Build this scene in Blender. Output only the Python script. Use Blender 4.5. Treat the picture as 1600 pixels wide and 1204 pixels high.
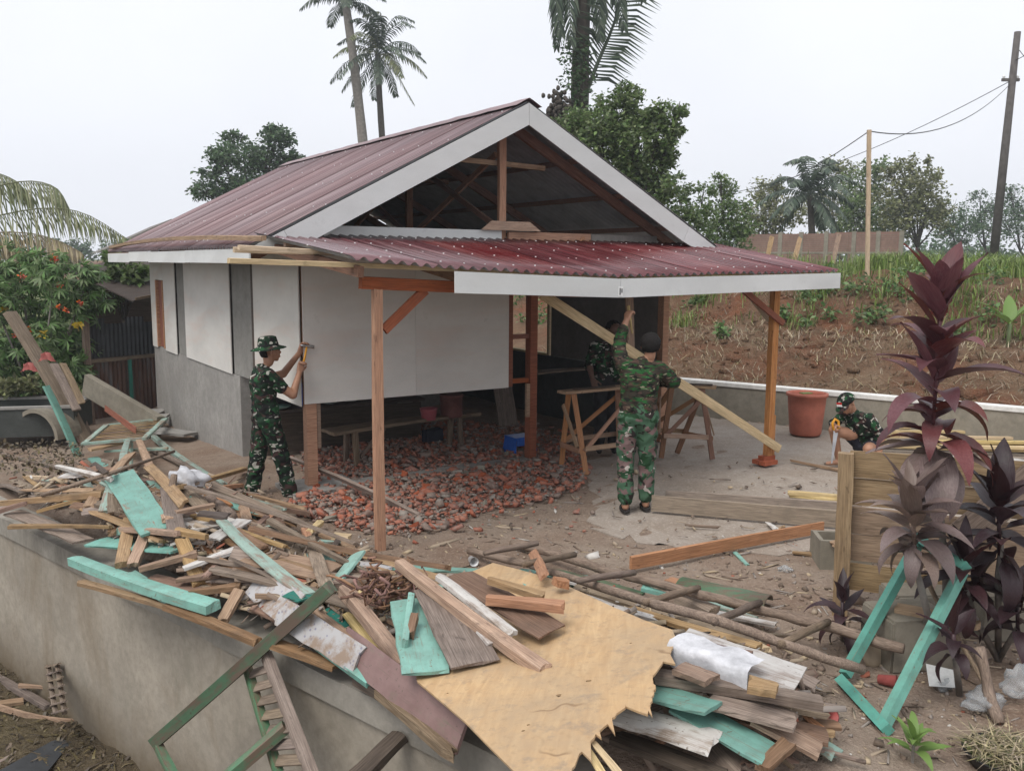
import bpy, bmesh, math, random
import numpy as np
from mathutils import Vector, Matrix, Quaternion
R = math.radians
random.seed(7); rng = np.random.default_rng(7)
for o in list(bpy.data.objects): bpy.data.objects.remove(o)
scene = bpy.context.scene
C = scene.collection

# ------------------------------------------------------------------ camera
CAM_H, PITCH, ROLL, FPX, CX, CY = 2.4, R(7.8), R(0.4), 1400.0, 800.0, 602.0
_f = Vector((0, math.cos(PITCH), -math.sin(PITCH))); _u0 = Vector((0, math.sin(PITCH), math.cos(PITCH))); _r0 = Vector((1, 0, 0))
_r = _r0*math.cos(ROLL) + _u0*math.sin(ROLL); _u = _u0*math.cos(ROLL) - _r0*math.sin(ROLL)
cam_data = bpy.data.cameras.new('camera'); cam = bpy.data.objects.new('camera', cam_data); C.objects.link(cam)
cam_data.sensor_width = 36.0; cam_data.lens = 36.0*FPX/1600.0; cam_data.clip_start = 0.05; cam_data.clip_end = 2000
M3 = Matrix((_r, _u, -_f)).transposed()
cam.matrix_world = Matrix.Translation((0, 0, CAM_H)) @ M3.to_4x4()
scene.camera = cam

# ------------------------------------------------------------------ world, sun, exposure
SUN_EL, SUN_AZ = R(56), R(-142)          # azimuth from +Y towards +X
world = bpy.data.worlds.new('World'); scene.world = world; world.use_nodes = True
wn = world.node_tree; wn.nodes.clear()
wo = wn.nodes.new('ShaderNodeOutputWorld'); bg = wn.nodes.new('ShaderNodeBackground')
sky = wn.nodes.new('ShaderNodeTexSky'); sky.sky_type = 'NISHITA'; sky.sun_disc = False
sky.sun_elevation = SUN_EL; sky.sun_rotation = SUN_AZ; sky.air_density = 1.0; sky.dust_density = 6.0; sky.ozone_density = 1.0
hs = wn.nodes.new('ShaderNodeHueSaturation'); hs.inputs['Saturation'].default_value = 0.12; hs.inputs['Value'].default_value = 1.0
mx = wn.nodes.new('ShaderNodeMix'); mx.data_type = 'RGBA'; mx.inputs[0].default_value = 0.86
mx.inputs[7].default_value = (7.75, 7.95, 8.5, 1)
tc = wn.nodes.new('ShaderNodeTexCoord'); cn = wn.nodes.new('ShaderNodeTexNoise'); cn.inputs['Scale'].default_value = 2.2; cn.inputs['Detail'].default_value = 5
cr = wn.nodes.new('ShaderNodeMapRange'); cr.inputs[1].default_value = .3; cr.inputs[2].default_value = .75; cr.inputs[3].default_value = .95; cr.inputs[4].default_value = 1.06
vm = wn.nodes.new('ShaderNodeVectorMath'); vm.operation = 'SCALE'
wn.links.new(tc.outputs['Generated'], cn.inputs['Vector']); wn.links.new(cn.outputs[0], cr.inputs[0])
wn.links.new(sky.outputs[0], hs.inputs['Color']); wn.links.new(hs.outputs[0], mx.inputs[6])
wn.links.new(mx.outputs[2], vm.inputs[0]); wn.links.new(cr.outputs[0], vm.inputs['Scale'])
wn.links.new(vm.outputs[0], bg.inputs[0]); bg.inputs[1].default_value = 0.1
wn.links.new(bg.outputs[0], wo.inputs[0])
sd = bpy.data.lights.new('sun', 'SUN'); sd.energy = 1.5; sd.angle = R(28); sd.color = (1, .96, .9)
so = bpy.data.objects.new('sun', sd); C.objects.link(so)
sdir = Vector((math.sin(SUN_AZ)*math.cos(SUN_EL), math.cos(SUN_AZ)*math.cos(SUN_EL), math.sin(SUN_EL)))
so.rotation_euler = sdir.to_track_quat('Z', 'Y').to_euler(); so.location = sdir*60
vs = scene.view_settings; vs.view_transform = 'Standard'; vs.look = 'None'; vs.gamma = 1; vs.exposure = 0.50; vs.use_curve_mapping = False
scene.render.engine = 'CYCLES'
scene.cycles.max_bounces = 6; scene.cycles.diffuse_bounces = 3

# ------------------------------------------------------------------ photograph geometry -> place
CAMP = Vector((0, 0, CAM_H))
def ray(x, y): return _f + _r*((x-CX)/FPX) - _u*((y-CY)/FPX)
def pz(x, y, z=0.0):
    d = ray(x, y); return CAMP + d*((z-CAM_H)/d.z)
def pY(x, y, Y):
    d = ray(x, y); return CAMP + d*(Y/d.y)
A0 = pz(487, 765, 0); HANG = R(33)
HU = Vector((math.cos(HANG), math.sin(HANG), 0)); HV = Vector((-math.sin(HANG), math.cos(HANG), 0))
def hw(u, v, z=0): return A0 + HU*u + HV*v + Vector((0, 0, z))
def huv(p):
    d = Vector(p)-A0; return d.dot(HU), d.dot(HV)
def pv(x, y, v):                      # ray meets a plane parallel to the house front
    d = ray(x, y); o = CAMP-A0; t = (v-o.dot(HV))/d.dot(HV); return CAMP + d*t
def pu(x, y, u):
    d = ray(x, y); o = CAMP-A0; t = (u-o.dot(HU))/d.dot(HU); return CAMP + d*t
# retaining wall line
_w0, _w1 = pz(71, 866, -.15), pz(624, 1148, -.15)
WD = (_w1-_w0); WD.z = 0; WD.normalize(); WN = Vector((-WD.y, WD.x, 0))
if WN.y < 0: WN = -WN
def wall_s(x, y): return (x-_w0.x)*WN.x + (y-_w0.y)*WN.y
def ps(x, y, s):
    d = ray(x, y); o = CAMP-_w0; t = (s-o.dot(WN))/d.dot(WN); return CAMP + d*t
# low wall and bank
B1, B2 = pz(1050, 645), pz(1600, 705)
BD = (B2-B1).normalized(); BN = Vector((-BD.y, BD.x, 0))
if BN.y < 0: BN = -BN
LOW = -1.65
def sstep(a, b, x):
    t = min(1, max(0, (x-a)/(b-a))); return t*t*(3-2*t)
_prof = [(0, 0), (.15, .40), (.8, .62), (1.6, .95), (2.3, 1.12), (3.1, 1.2), (3.9, 1.75), (4.9, 2.12), (7, 2.3), (12, 2.35), (40, 2.6), (120, 3.0), (800, 4)]
def prof(b):
    for (a, za), (c, zc) in zip(_prof, _prof[1:]):
        if b <= c: return za + (zc-za)*(b-a)/(c-a)
    return _prof[-1][1]
def nz(x, y, s=1.0, k=0):
    return (math.sin(x*1.7*s+k)*math.cos(y*1.3*s+k*2.1)+.6*math.sin(x*3.9*s-y*2.7*s+k)+.4*math.cos(x*7.1*s+y*6.3*s+k*3))/2
def bankd(x, y):
    p = Vector((x, y, 0)); b1 = (p-B1).dot(BN); b2 = (p-B1).dot(HU)
    return min(b1, b2) if b1 > -8 else b1
HEAPS = []   # (x, y, height, rx)
def heap_add(px, py, h, r):
    p = pz(px, py, h*.75); HEAPS.append((p.x, p.y, h*1.25, r))
for a in ((150, 760, .42, .85), (235, 790, .40, .8), (330, 860, .30, .7), (430, 900, .24, .6), (520, 950, .22, .6), (60, 770, .3, .8),
          (640, 960, .22, .6), (780, 980, .22, .7), (920, 1010, .18, .6), (1090, 1060, .24, .55), (1160, 1110, .22, .45)): heap_add(*a)
def heap(x, y):
    m = 0
    for hx, hy, h, r in HEAPS:
        d = ((x-hx)**2+(y-hy)**2)/(r*r)
        if d < 6: m = max(m, h*math.exp(-d*.8))
    return m
def yard0(x, y):
    u, v = huv((x, y, 0))
    z = -.36*sstep(0.3, 7, v)*sstep(1.0, -.4, u) if u < 1 else 0
    z += -.08*sstep(-.2, -1.6, u)*sstep(-1.6, 0, v)
    return z
def ground(x, y):
    s = wall_s(x, y)
    if s < .2: return LOW + .05*nz(x, y, 1.2) + .03*nz(x, y, 4) + .25*sstep(-.7, 0, s)*0.4
    b = bankd(x, y)
    z = yard0(x, y)
    if b > 0:
        return z + prof(b) + (.10*nz(x, y, .9, 2)+.06*nz(x, y, 2.7, 5))*sstep(.2, 1.5, b)
    return z + .012*nz(x, y, 1.1)+.008*nz(x, y, 3.7) + .6*heap(x, y)*sstep(.2, .6, s)
def surf(x, y): return yard0(x, y) + heap(x, y)
def hit(x, y, lift=0.0, lo=2.0, hi=30.0):
    d = ray(x, y); t = max(lo, (CAM_H-1.3)/max(.02, -d.z)) if d.z < 0 else lo
    while t < hi:
        p = CAMP + d*t
        if p.z <= surf(p.x, p.y)+lift:
            a, b_ = t-.06, t
            for _ in range(7):
                m = (a+b_)/2; p = CAMP+d*m
                if p.z <= surf(p.x, p.y)+lift: b_ = m
                else: a = m
            return CAMP+d*b_
        t += .06
    return p

# ------------------------------------------------------------------ materials
def newmat(name):
    m = bpy.data.materials.new(name); m.use_nodes = True
    nt = m.node_tree; b = nt.nodes['Principled BSDF']; return m, nt, b
def N(nt, t, **kw):
    n = nt.nodes.new(t)
    for k, v in kw.items():
        if k in n.inputs: n.inputs[k].default_value = v
        else: setattr(n, k, v)
    return n
def L(nt, a, b): nt.links.new(a, b)
def coords(nt, scale=(1, 1, 1), which='Object', rot=(0, 0, 0)):
    t = N(nt, 'ShaderNodeTexCoord'); m = N(nt, 'ShaderNodeMapping'); m.inputs['Scale'].default_value = scale; m.inputs['Rotation'].default_value = rot
    L(nt, t.outputs[which], m.inputs[0]); return m.outputs[0]
def wcoords(nt, scale=(1, 1, 1)):
    t = N(nt, 'ShaderNodeNewGeometry'); m = N(nt, 'ShaderNodeMapping'); m.inputs['Scale'].default_value = scale
    L(nt, t.outputs['Position'], m.inputs[0]); return m.outputs[0]
def noise(nt, vec, scale, detail=4, rough=.6, dist=0):
    n = N(nt, 'ShaderNodeTexNoise'); n.inputs['Scale'].default_value = scale; n.inputs['Detail'].default_value = detail
    n.inputs['Roughness'].default_value = rough; n.inputs['Distortion'].default_value = dist
    if vec is not None: L(nt, vec, n.inputs['Vector'])
    return n.outputs[0]
def ramp(nt, fac, stops, interp='LINEAR'):
    r = N(nt, 'ShaderNodeValToRGB'); cr = r.color_ramp; cr.interpolation = interp
    while len(cr.elements) < len(stops): cr.elements.new(.5)
    for e, (p, c) in zip(cr.elements, stops):
        e.position = p; e.color = (*c, 1) if len(c) == 3 else c
    L(nt, fac, r.inputs[0]); return r.outputs[0]
def mixc(nt, fac, a, b, mode='MIX'):
    m = N(nt, 'ShaderNodeMix'); m.data_type = 'RGBA'; m.blend_type = mode
    if isinstance(fac, (int, float)): m.inputs[0].default_value = fac
    else: L(nt, fac, m.inputs[0])
    for i, v in ((6, a), (7, b)):
        if isinstance(v, (tuple, list)): m.inputs[i].default_value = (*v[:3], 1)
        else: L(nt, v, m.inputs[i])
    return m.outputs[2]
def mapr(nt, v, a, b, c=0, d=1):
    m = N(nt, 'ShaderNodeMapRange'); m.inputs[1].default_value = a; m.inputs[2].default_value = b; m.inputs[3].default_value = c; m.inputs[4].default_value = d
    L(nt, v, m.inputs[0]); return m.outputs[0]
def bump(nt, b, h, strength=.3, dist=.01):
    n = N(nt, 'ShaderNodeBump'); n.inputs['Strength'].default_value = strength; n.inputs['Distance'].default_value = dist
    L(nt, h, n.inputs['Height']); L(nt, n.outputs[0], b.inputs['Normal'])
def objvar(nt, col, lo=.7, hi=1.2, hue=.015, island=False):
    if island: rnd = N(nt, 'ShaderNodeNewGeometry').outputs['Random Per Island']
    else: rnd = N(nt, 'ShaderNodeObjectInfo').outputs['Random']
    h = N(nt, 'ShaderNodeHueSaturation'); L(nt, col, h.inputs['Color'])
    L(nt, mapr(nt, rnd, 0, 1, lo, hi), h.inputs['Value'])
    m = N(nt, 'ShaderNodeMath', operation='MULTIPLY'); L(nt, rnd, m.inputs[0]); m.inputs[1].default_value = 7.31
    fr = N(nt, 'ShaderNodeMath', operation='FRACT'); L(nt, m.outputs[0], fr.inputs[0])
    L(nt, mapr(nt, fr.outputs[0], 0, 1, .5-hue, .5+hue), h.inputs['Hue'])
    L(nt, mapr(nt, fr.outputs[0], 0, 1, .8, 1.15), h.inputs['Saturation'])
    return h.outputs[0]
MAT = {}
def wood(key, c1, c2, rough=.75, var=(.75, 1.2), dirt=.45, dirtc=(.09, .07, .055), hue=.012):
    m, nt, b = newmat('wood_'+key)
    v = coords(nt, (1.2, 22, 22)); g = noise(nt, v, 2.2, 6, .65, .6)
    col = ramp(nt, g, [(.3, c1), (.7, c2)])
    fine = noise(nt, coords(nt, (6, 160, 160)), 1.0, 3, .6)
    col = mixc(nt, mapr(nt, fine, .40, .68, 0, .65), col, tuple(x*.45 for x in c1))
    knot = noise(nt, coords(nt, (3, 9, 9)), 3.1, 2, .5); col = mixc(nt, mapr(nt, knot, .68, .74, 0, .6), col, tuple(x*.4 for x in c1))
    d = noise(nt, coords(nt), 5, 6, .7)
    col = mixc(nt, mapr(nt, d, .5, .78, 0, dirt), col, dirtc)
    col = objvar(nt, col, *var, hue)
    L(nt, col, b.inputs['Base Color']); b.inputs['Roughness'].default_value = rough; b.inputs['Specular IOR Level'].default_value = .25
    bump(nt, b, g, .35, .004); MAT[key] = m
def painted(key, c, under=(.26, .19, .14), chip=(.62, .66), rough=.55, dirt=.3, var=(.85, 1.12)):
    m, nt, b = newmat('paint_'+key)
    g = noise(nt, coords(nt, (1.5, 14, 14)), 2.5, 6, .7, .4); n2 = noise(nt, coords(nt), 3.1, 7, .72)
    col = mixc(nt, mapr(nt, g, .3, .75, 0, .4), c, tuple(min(1, x*1.25+.03) for x in c))
    d = noise(nt, coords(nt), 7, 6, .7)
    col = mixc(nt, mapr(nt, d, .42, .72, 0, dirt), col, (c[0]*.5+.03, c[1]*.4+.02, c[2]*.4+.015)); sp = noise(nt, coords(nt), 38, 3, .6); col = mixc(nt, mapr(nt, sp, .64, .70, 0, .8), col, tuple(x*.6 for x in under)); sc = noise(nt, coords(nt, (4, 90, 90)), 1, 3, .6); col = mixc(nt, mapr(nt, sc, .60, .70, 0, .55), col, tuple(x*.8 for x in under))
    ad = N(nt, 'ShaderNodeMath', operation='ADD'); L(nt, g, ad.inputs[0]); L(nt, n2, ad.inputs[1])
    col = mixc(nt, mapr(nt, ad.outputs[0], chip[0]*2, chip[1]*2), col, under)
    col = objvar(nt, col, *var, .008)
    L(nt, col, b.inputs['Base Color']); b.inputs['Roughness'].default_value = rough; b.inputs['Specular IOR Level'].default_value = .3
    bump(nt, b, g, .25, .003); MAT[key] = m
wood('grey', (.19, .14, .105), (.36, .285, .225), dirt=.6)
wood('tan', (.28, .17, .095), (.47, .325, .20), dirt=.5)
wood('brown', (.19, .11, .07), (.33, .205, .135))
wood('orange', (.40, .17, .07), (.56, .29, .14), dirt=.2, var=(.92, 1.08), hue=.003)
wood('red', (.24, .065, .028), (.35, .11, .05), dirt=.2, var=(.9, 1.1), hue=.003)
wood('pale', (.52, .38, .20), (.68, .53, .32), dirt=.15, var=(.9, 1.1))
wood('salmon', (.36, .18, .10), (.50, .27, .16), dirt=.25, var=(.92, 1.08), hue=.003)
wood('dark', (.06, .045, .036), (.13, .10, .08))
wood('bark', (.15, .105, .075), (.30, .225, .165), rough=.85)
wood('fence', (.30, .195, .105), (.50, .36, .21), dirt=.35, var=(.8, 1.1))
wood('rafter', (.20, .10, .06), (.30, .16, .10), dirt=.3, var=(.8, 1.1))
wood('formwork', (.24, .19, .15), (.36, .29, .23), dirt=.5, dirtc=(.13, .11, .09), var=(.9, 1.1))
painted('teal', (.185, .375, .315), chip=(.585, .635), dirt=.6); painted('teal_worn', (.27, .40, .34), chip=(.50, .58), dirt=.5)
painted('teal_dark', (.025, .17, .13), chip=(.66, .7)); painted('teal_frame', (.11, .32, .255), chip=(.62, .67), dirt=.55)
painted('mauve', (.26, .16, .145), under=(.22, .17, .13), chip=(.56, .64), dirt=.5)
painted('white_worn', (.55, .53, .50), under=(.27, .21, .17), chip=(.50, .60), dirt=.4)
painted('mint', (.075, .165, .09), under=(.15, .105, .075), chip=(.45, .56), dirt=.6)
def simple(key, c, rough=.6, metal=0, nscale=0, namp=.25, bumpd=0, var=None, island=False, spec=.3):
    m, nt, b = newmat(key)
    if nscale:
        g = noise(nt, coords(nt), nscale, 6, .65)
        col = mixc(nt, mapr(nt, g, .3, .7), tuple(x*(1-namp) for x in c), tuple(min(1, x*(1+namp)) for x in c))
        if bumpd: bump(nt, b, g, .6, bumpd)
    else:
        col = N(nt, 'ShaderNodeRGB'); col.outputs[0].default_value = (*c, 1); col = col.outputs[0]
    if var: col = objvar(nt, col, var[0], var[1], .02, island)
    L(nt, col, b.inputs['Base Color']); b.inputs['Roughness'].default_value = rough; b.inputs['Metallic'].default_value = metal
    b.inputs['Specular IOR Level'].default_value = spec; MAT[key] = m; return m
simple('steel', (.45, .45, .46), .35, .9, 8); simple('black_plastic', (.02, .02, .022), .5); simple('blue_plastic', (.02, .10, .42), .4, 0, 9, .2)
simple('bucket_plastic', (.40, .13, .085), .55, 0, 6, .2); simple('white_plastic', (.7, .7, .7), .4); simple('cloth_white', (.50, .50, .52), .8, 0, 9, .3, .02)
simple('skin', (.36, .19, .12), .5, 0, 14, .12, spec=.35); simple('skin_dark', (.13, .075, .055), .55, 0, 14, .1); simple('hair', (.014, .012, .011), .8, 0, 90, .6, .012, spec=.15)
simple('black_cloth', (.018, .018, .02), .85, 0, 10, .3); simple('navy_cloth', (.02, .022, .035), .85, 0, 10, .3); simple('rubber', (.025, .023, .022), .6, 0, 20, .3)
simple('boot_green', (.035, .05, .03), .7, 0, 20, .3); simple('red_paint', (.5, .02, .02), .6); simple('faded_red', (.36, .09, .08), .6, 0, 14, .3); simple('white_paint', (.75, .75, .74), .6); simple('dark_ink', (.06, .06, .06), .6)
simple('yellow_plastic', (.65, .30, .03), .45); simple('pink_plastic', (.45, .12, .14), .5); simple('tin', (.18, .08, .07), .5, .2, 8); simple('glass_jar', (.35, .38, .36), .15)
simple('pink_cloth', (.50, .17, .15), .8, 0, 9, .2); simple('paper', (.6, .6, .58), .7, 0, 20, .15); simple('dry_roots', (.22, .12, .085), .85, 0, 15, .35, .01, (.7, 1.2), True)
simple('wire', (.05, .05, .05), .6); MAT_cp = simple('clear_plastic', (.75, .77, .78), .25, 0, 10, .1); MAT_cp.node_tree.nodes['Principled BSDF'].inputs['Transmission Weight'].default_value = .75; MAT_cp.node_tree.nodes['Principled BSDF'].inputs['IOR'].default_value = 1.08; simple('tarp_beige', (.36, .29, .21), .8, 0, 6, .2, .01)
simple('zinc_dark', (.055, .058, .062), .6, .3, 3, .3); simple('cement_heap', (.42, .40, .37), .95, 0, 9, .3, .02)
simple('pole_wood', (.10, .09, .085), .8, 0, 5, .3, .01); simple('bark_palm', (.20, .18, .16), .9, 0, 9, .3, .02); simple('bark_dark', (.07, .06, .05), .9, 0, 8, .3, .02)
# ------------------------------------------------------------------ more materials
def leafmat(key, c, c2, rough=.5, lo=.6, hi=1.35, trans=.25):
    m, nt, b = newmat(key)
    rnd = N(nt, 'ShaderNodeNewGeometry').outputs['Random Per Island']
    col = mixc(nt, rnd, c, c2); col = objvar(nt, col, lo, hi, .02, True)
    L(nt, col, b.inputs['Base Color']); b.inputs['Roughness'].default_value = rough; b.inputs['Specular IOR Level'].default_value = .35
    if trans:
        t = N(nt, 'ShaderNodeBsdfTranslucent'); L(nt, col, t.inputs[0]); ms = N(nt, 'ShaderNodeMixShader'); ms.inputs[0].default_value = trans
        L(nt, b.outputs[0], ms.inputs[1]); L(nt, t.outputs[0], ms.inputs[2]); L(nt, ms.outputs[0], nt.nodes['Material Output'].inputs[0])
    MAT[key] = m
leafmat('leaf_dark', (.065, .115, .06), (.11, .17, .08), trans=.35); leafmat('leaf_mid', (.115, .18, .065), (.19, .25, .10), trans=.35); leafmat('leaf_olive', (.16, .185, .085), (.26, .26, .13), trans=.35)
leafmat('leaf_bright', (.09, .20, .03), (.16, .28, .05)); leafmat('leaf_shrub', (.10, .18, .06), (.17, .26, .10), trans=.35); leafmat('palm_green', (.16, .19, .095), (.25, .26, .14), trans=.4)
leafmat('palm_dark', (.055, .085, .06), (.095, .125, .08)); leafmat('palm_dry', (.30, .24, .14), (.40, .33, .20)); leafmat('grass', (.13, .20, .045), (.24, .30, .09)); leafmat('grass_dry', (.25, .20, .12), (.36, .30, .19), trans=0)
leafmat('leaf_rot', (.06, .045, .03), (.13, .10, .05), trans=0); leafmat('flower', (.55, .07, .04), (.65, .14, .07)); leafmat('leaf_yellow', (.45, .30, .04), (.5, .36, .06))
def cordyline(key, c, c2, under):
    m, nt, b = newmat(key)
    g = noise(nt, coords(nt, (2, 30, 30)), 2, 4)
    col = mixc(nt, mapr(nt, g, .3, .7), c, c2); n = noise(nt, coords(nt), 9, 5)
    col = mixc(nt, mapr(nt, n, .55, .75, 0, .6), col, under); col = objvar(nt, col, .65, 1.35, .02)
    L(nt, col, b.inputs['Base Color']); b.inputs['Roughness'].default_value = .42; b.inputs['Specular IOR Level'].default_value = .45
    bump(nt, b, g, .4, .006); t = N(nt, 'ShaderNodeBsdfTranslucent'); L(nt, col, t.inputs[0]); ms = N(nt, 'ShaderNodeMixShader'); ms.inputs[0].default_value = .22; L(nt, b.outputs[0], ms.inputs[1]); L(nt, t.outputs[0], ms.inputs[2]); L(nt, ms.outputs[0], nt.nodes['Material Output'].inputs[0]); MAT[key] = m
cordyline('cordy_red', (.10, .024, .028), (.165, .05, .05), (.15, .075, .07)); cordyline('cordy_grey', (.17, .115, .10), (.26, .195, .175), (.15, .125, .085)); cordyline('cordy_dark', (.03, .013, .016), (.055, .025, .03), (.05, .04, .035))

def concrete(key, c, stain=(.12, .10, .075), moss=None, streak=.5):
    m, nt, b = newmat(key); v = wcoords(nt)
    n1 = noise(nt, v, 1.3, 8, .65); n2 = noise(nt, v, 14, 6, .7)
    col = mixc(nt, mapr(nt, n1, .3, .7), tuple(x*.8 for x in c), tuple(x*1.15 for x in c))
    col = mixc(nt, mapr(nt, n2, .42, .68, 0, .5), col, tuple(x*.6 for x in c)); n4 = noise(nt, v, 3.2, 8, .75, .5); col = mixc(nt, mapr(nt, n4, .5, .68, 0, .55), col, tuple(x*y for x, y in zip(c, (.62, .64, .62)))); n5 = noise(nt, v, 2.1, 7, .7); col = mixc(nt, mapr(nt, n5, .55, .7, 0, .35), col, tuple(min(1, x*1.25) for x in c))
    st = noise(nt, wcoords(nt, (1.0, 1.0, .45)), 1.5, 8, .68, .8)
    col = mixc(nt, mapr(nt, st, .5, .75, 0, streak), col, stain)
    if moss:
        sx = N(nt, 'ShaderNodeSeparateXYZ'); L(nt, v, sx.inputs[0])
        ad = N(nt, 'ShaderNodeMath', operation='MULTIPLY_ADD'); L(nt, n1, ad.inputs[0]); ad.inputs[1].default_value = -1.1; L(nt, sx.outputs[2], ad.inputs[2])
        col = mixc(nt, mapr(nt, ad.outputs[0], moss[0], moss[1], 1, 0), col, moss[2])
    L(nt, col, b.inputs['Base Color']); b.inputs['Roughness'].default_value = .9; b.inputs['Specular IOR Level'].default_value = .2
    bump(nt, b, n2, .35, .01); MAT[key] = m
concrete('wall_concrete', (.345, .305, .25), (.20, .155, .105), (-2.25, -1.55, (.10, .072, .04)), .8)
concrete('cap_concrete', (.31, .285, .245), (.10, .085, .065), None, .8)
concrete('plinth_plaster', (.31, .295, .275), (.21, .195, .175)); concrete('block_concrete', (.25, .225, .18), (.13, .10, .07), None, .6)
concrete('low_wall', (.27, .245, .20), (.15, .13, .10)); concrete('white_cap', (.72, .71, .68), (.5, .47, .42)); concrete('brick_far', (.27, .165, .135), (.17, .12, .10))
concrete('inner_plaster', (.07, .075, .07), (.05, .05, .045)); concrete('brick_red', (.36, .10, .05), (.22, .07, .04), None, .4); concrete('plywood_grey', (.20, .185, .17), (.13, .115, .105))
# fibre cement sheets
def panelmat(key, c, tint):
    m, nt, b = newmat(key); v = coords(nt)
    n1 = noise(nt, coords(nt, (1, 1, 2.2)), 1.1, 5, .6); n2 = noise(nt, v, 60, 3); n3 = noise(nt, coords(nt, (.6, .6, 3)), 1.7, 3)
    col = mixc(nt, mapr(nt, n1, .35, .7), c, tuple(x*.84 for x in c)); col = mixc(nt, mapr(nt, n3, .48, .72, 0, .5), col, tint); sm = noise(nt, v, 5.5, 7, .72); col = mixc(nt, mapr(nt, sm, .60, .74, 0, .45), col, tuple(x*.62 for x in c))
    col = mixc(nt, mapr(nt, n2, .5, .8, 0, .12), col, tuple(x*.6 for x in c)); col = objvar(nt, col, .95, 1.03, .002)
    L(nt, col, b.inputs['Base Color']); b.inputs['Roughness'].default_value = .8; b.inputs['Specular IOR Level'].default_value = .2; MAT[key] = m
panelmat('panel', (.66, .635, .59), (.62, .49, .42)); panelmat('fascia', (.66, .67, .66), (.6, .6, .58))
# corrugated roofing
def roofmat(key, c, dust_sheen, rough):
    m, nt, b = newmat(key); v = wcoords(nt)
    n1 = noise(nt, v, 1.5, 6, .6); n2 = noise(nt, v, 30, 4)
    col = mixc(nt, mapr(nt, n1, .35, .75, 0, .6), c, dust_sheen); sk = noise(nt, coords(nt, (26, .5, 1) if key == 'roof_red' else (26, .5, 1)), 1.0, 3, .6); col = mixc(nt, mapr(nt, sk, .38, .62, 0, .8), col, tuple(x*.55 for x in c)); sk2 = noise(nt, coords(nt, (11, .3, 1)), 1.7, 3, .6); col = mixc(nt, mapr(nt, sk2, .52, .70, 0, .5), col, tuple(x*1.5+.03 for x in dust_sheen)); col = objvar(nt, col, .85, 1.12, .006)  # streaks: dirt, plus light and dark rib lines painted into the colour
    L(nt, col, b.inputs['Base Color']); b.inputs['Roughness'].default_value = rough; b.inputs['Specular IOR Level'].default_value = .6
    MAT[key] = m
roofmat('roof_red', (.175, .095, .10), (.25, .18, .18), .42); roofmat('porch_red', (.12, .024, .03), (.20, .095, .095), .22)  # second colour is dust; on the porch also painted grey sky sheen
simple('roof_under', (.38, .40, .42), .5, .2, 3, .25)
# rusty zinc fence
m, nt, b = newmat('rusty_zinc'); v = wcoords(nt, (6, 6, .8)); n1 = noise(nt, v, 1.4, 5)
L(nt, ramp(nt, n1, [(.3, (.05, .035, .03)), (.5, (.12, .06, .04)), (.7, (.13, .14, .145))]), b.inputs['Base Color']); b.inputs['Roughness'].default_value = .7; MAT['rusty_zinc'] = m
# plywood with stains
m, nt, b = newmat('plywood'); g = noise(nt, coords(nt, (2, 14, 2)), 1.6, 5, .6, .8); d = noise(nt, coords(nt), 1.6, 7, .7); f = noise(nt, coords(nt), 24, 4)
col = ramp(nt, g, [(.3, (.43, .27, .135)), (.7, (.56, .385, .21))]); col = mixc(nt, mapr(nt, d, .40, .66, 0, .8), col, (.36, .265, .17)); col = mixc(nt, mapr(nt, f, .55, .75, 0, .5), col, (.27, .18, .10)); d3 = noise(nt, coords(nt, (1, 1, 1)), 4.5, 8, .75); col = mixc(nt, mapr(nt, d3, .54, .66, 0, .65), col, (.24, .19, .145))
vo = N(nt, 'ShaderNodeTexVoronoi', feature='DISTANCE_TO_EDGE'); vo.inputs['Scale'].default_value = 1.1
dn = N(nt, 'ShaderNodeMix'); dn.data_type = 'RGBA'; dn.inputs[0].default_value = .25; L(nt, coords(nt), dn.inputs[6]); nn = N(nt, 'ShaderNodeTexNoise'); nn.inputs['Scale'].default_value = 3.5; L(nt, coords(nt), nn.inputs['Vector']); L(nt, nn.outputs[1], dn.inputs[7])
L(nt, dn.outputs[2], vo.inputs['Vector']); msk = noise(nt, coords(nt), 2.3, 2)
mm = N(nt, 'ShaderNodeMath', operation='MULTIPLY'); L(nt, mapr(nt, vo.outputs['Distance'], .002, .008, 1, 0), mm.inputs[0]); L(nt, mapr(nt, msk, .55, .62, 0, .7), mm.inputs[1])
col = mixc(nt, mm.outputs[0], col, (.20, .12, .06))
L(nt, col, b.inputs['Base Color']); b.inputs['Roughness'].default_value = .75; bump(nt, b, g, .2, .003); MAT['plywood'] = m
# floral wall paper
m, nt, b = newmat('floral_paper'); vo = N(nt, 'ShaderNodeTexVoronoi'); vo.inputs['Scale'].default_value = 28; L(nt, coords(nt), vo.inputs['Vector'])
col = mixc(nt, mapr(nt, vo.outputs['Distance'], .18, .26, 1, 0), (.40, .39, .39), (.22, .22, .28)); n = noise(nt, coords(nt), 6, 6, .7); col = mixc(nt, mapr(nt, n, .46, .60), col, (.27, .20, .15))
L(nt, col, b.inputs['Base Color']); b.inputs['Roughness'].default_value = .8; MAT['floral_paper'] = m
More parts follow.
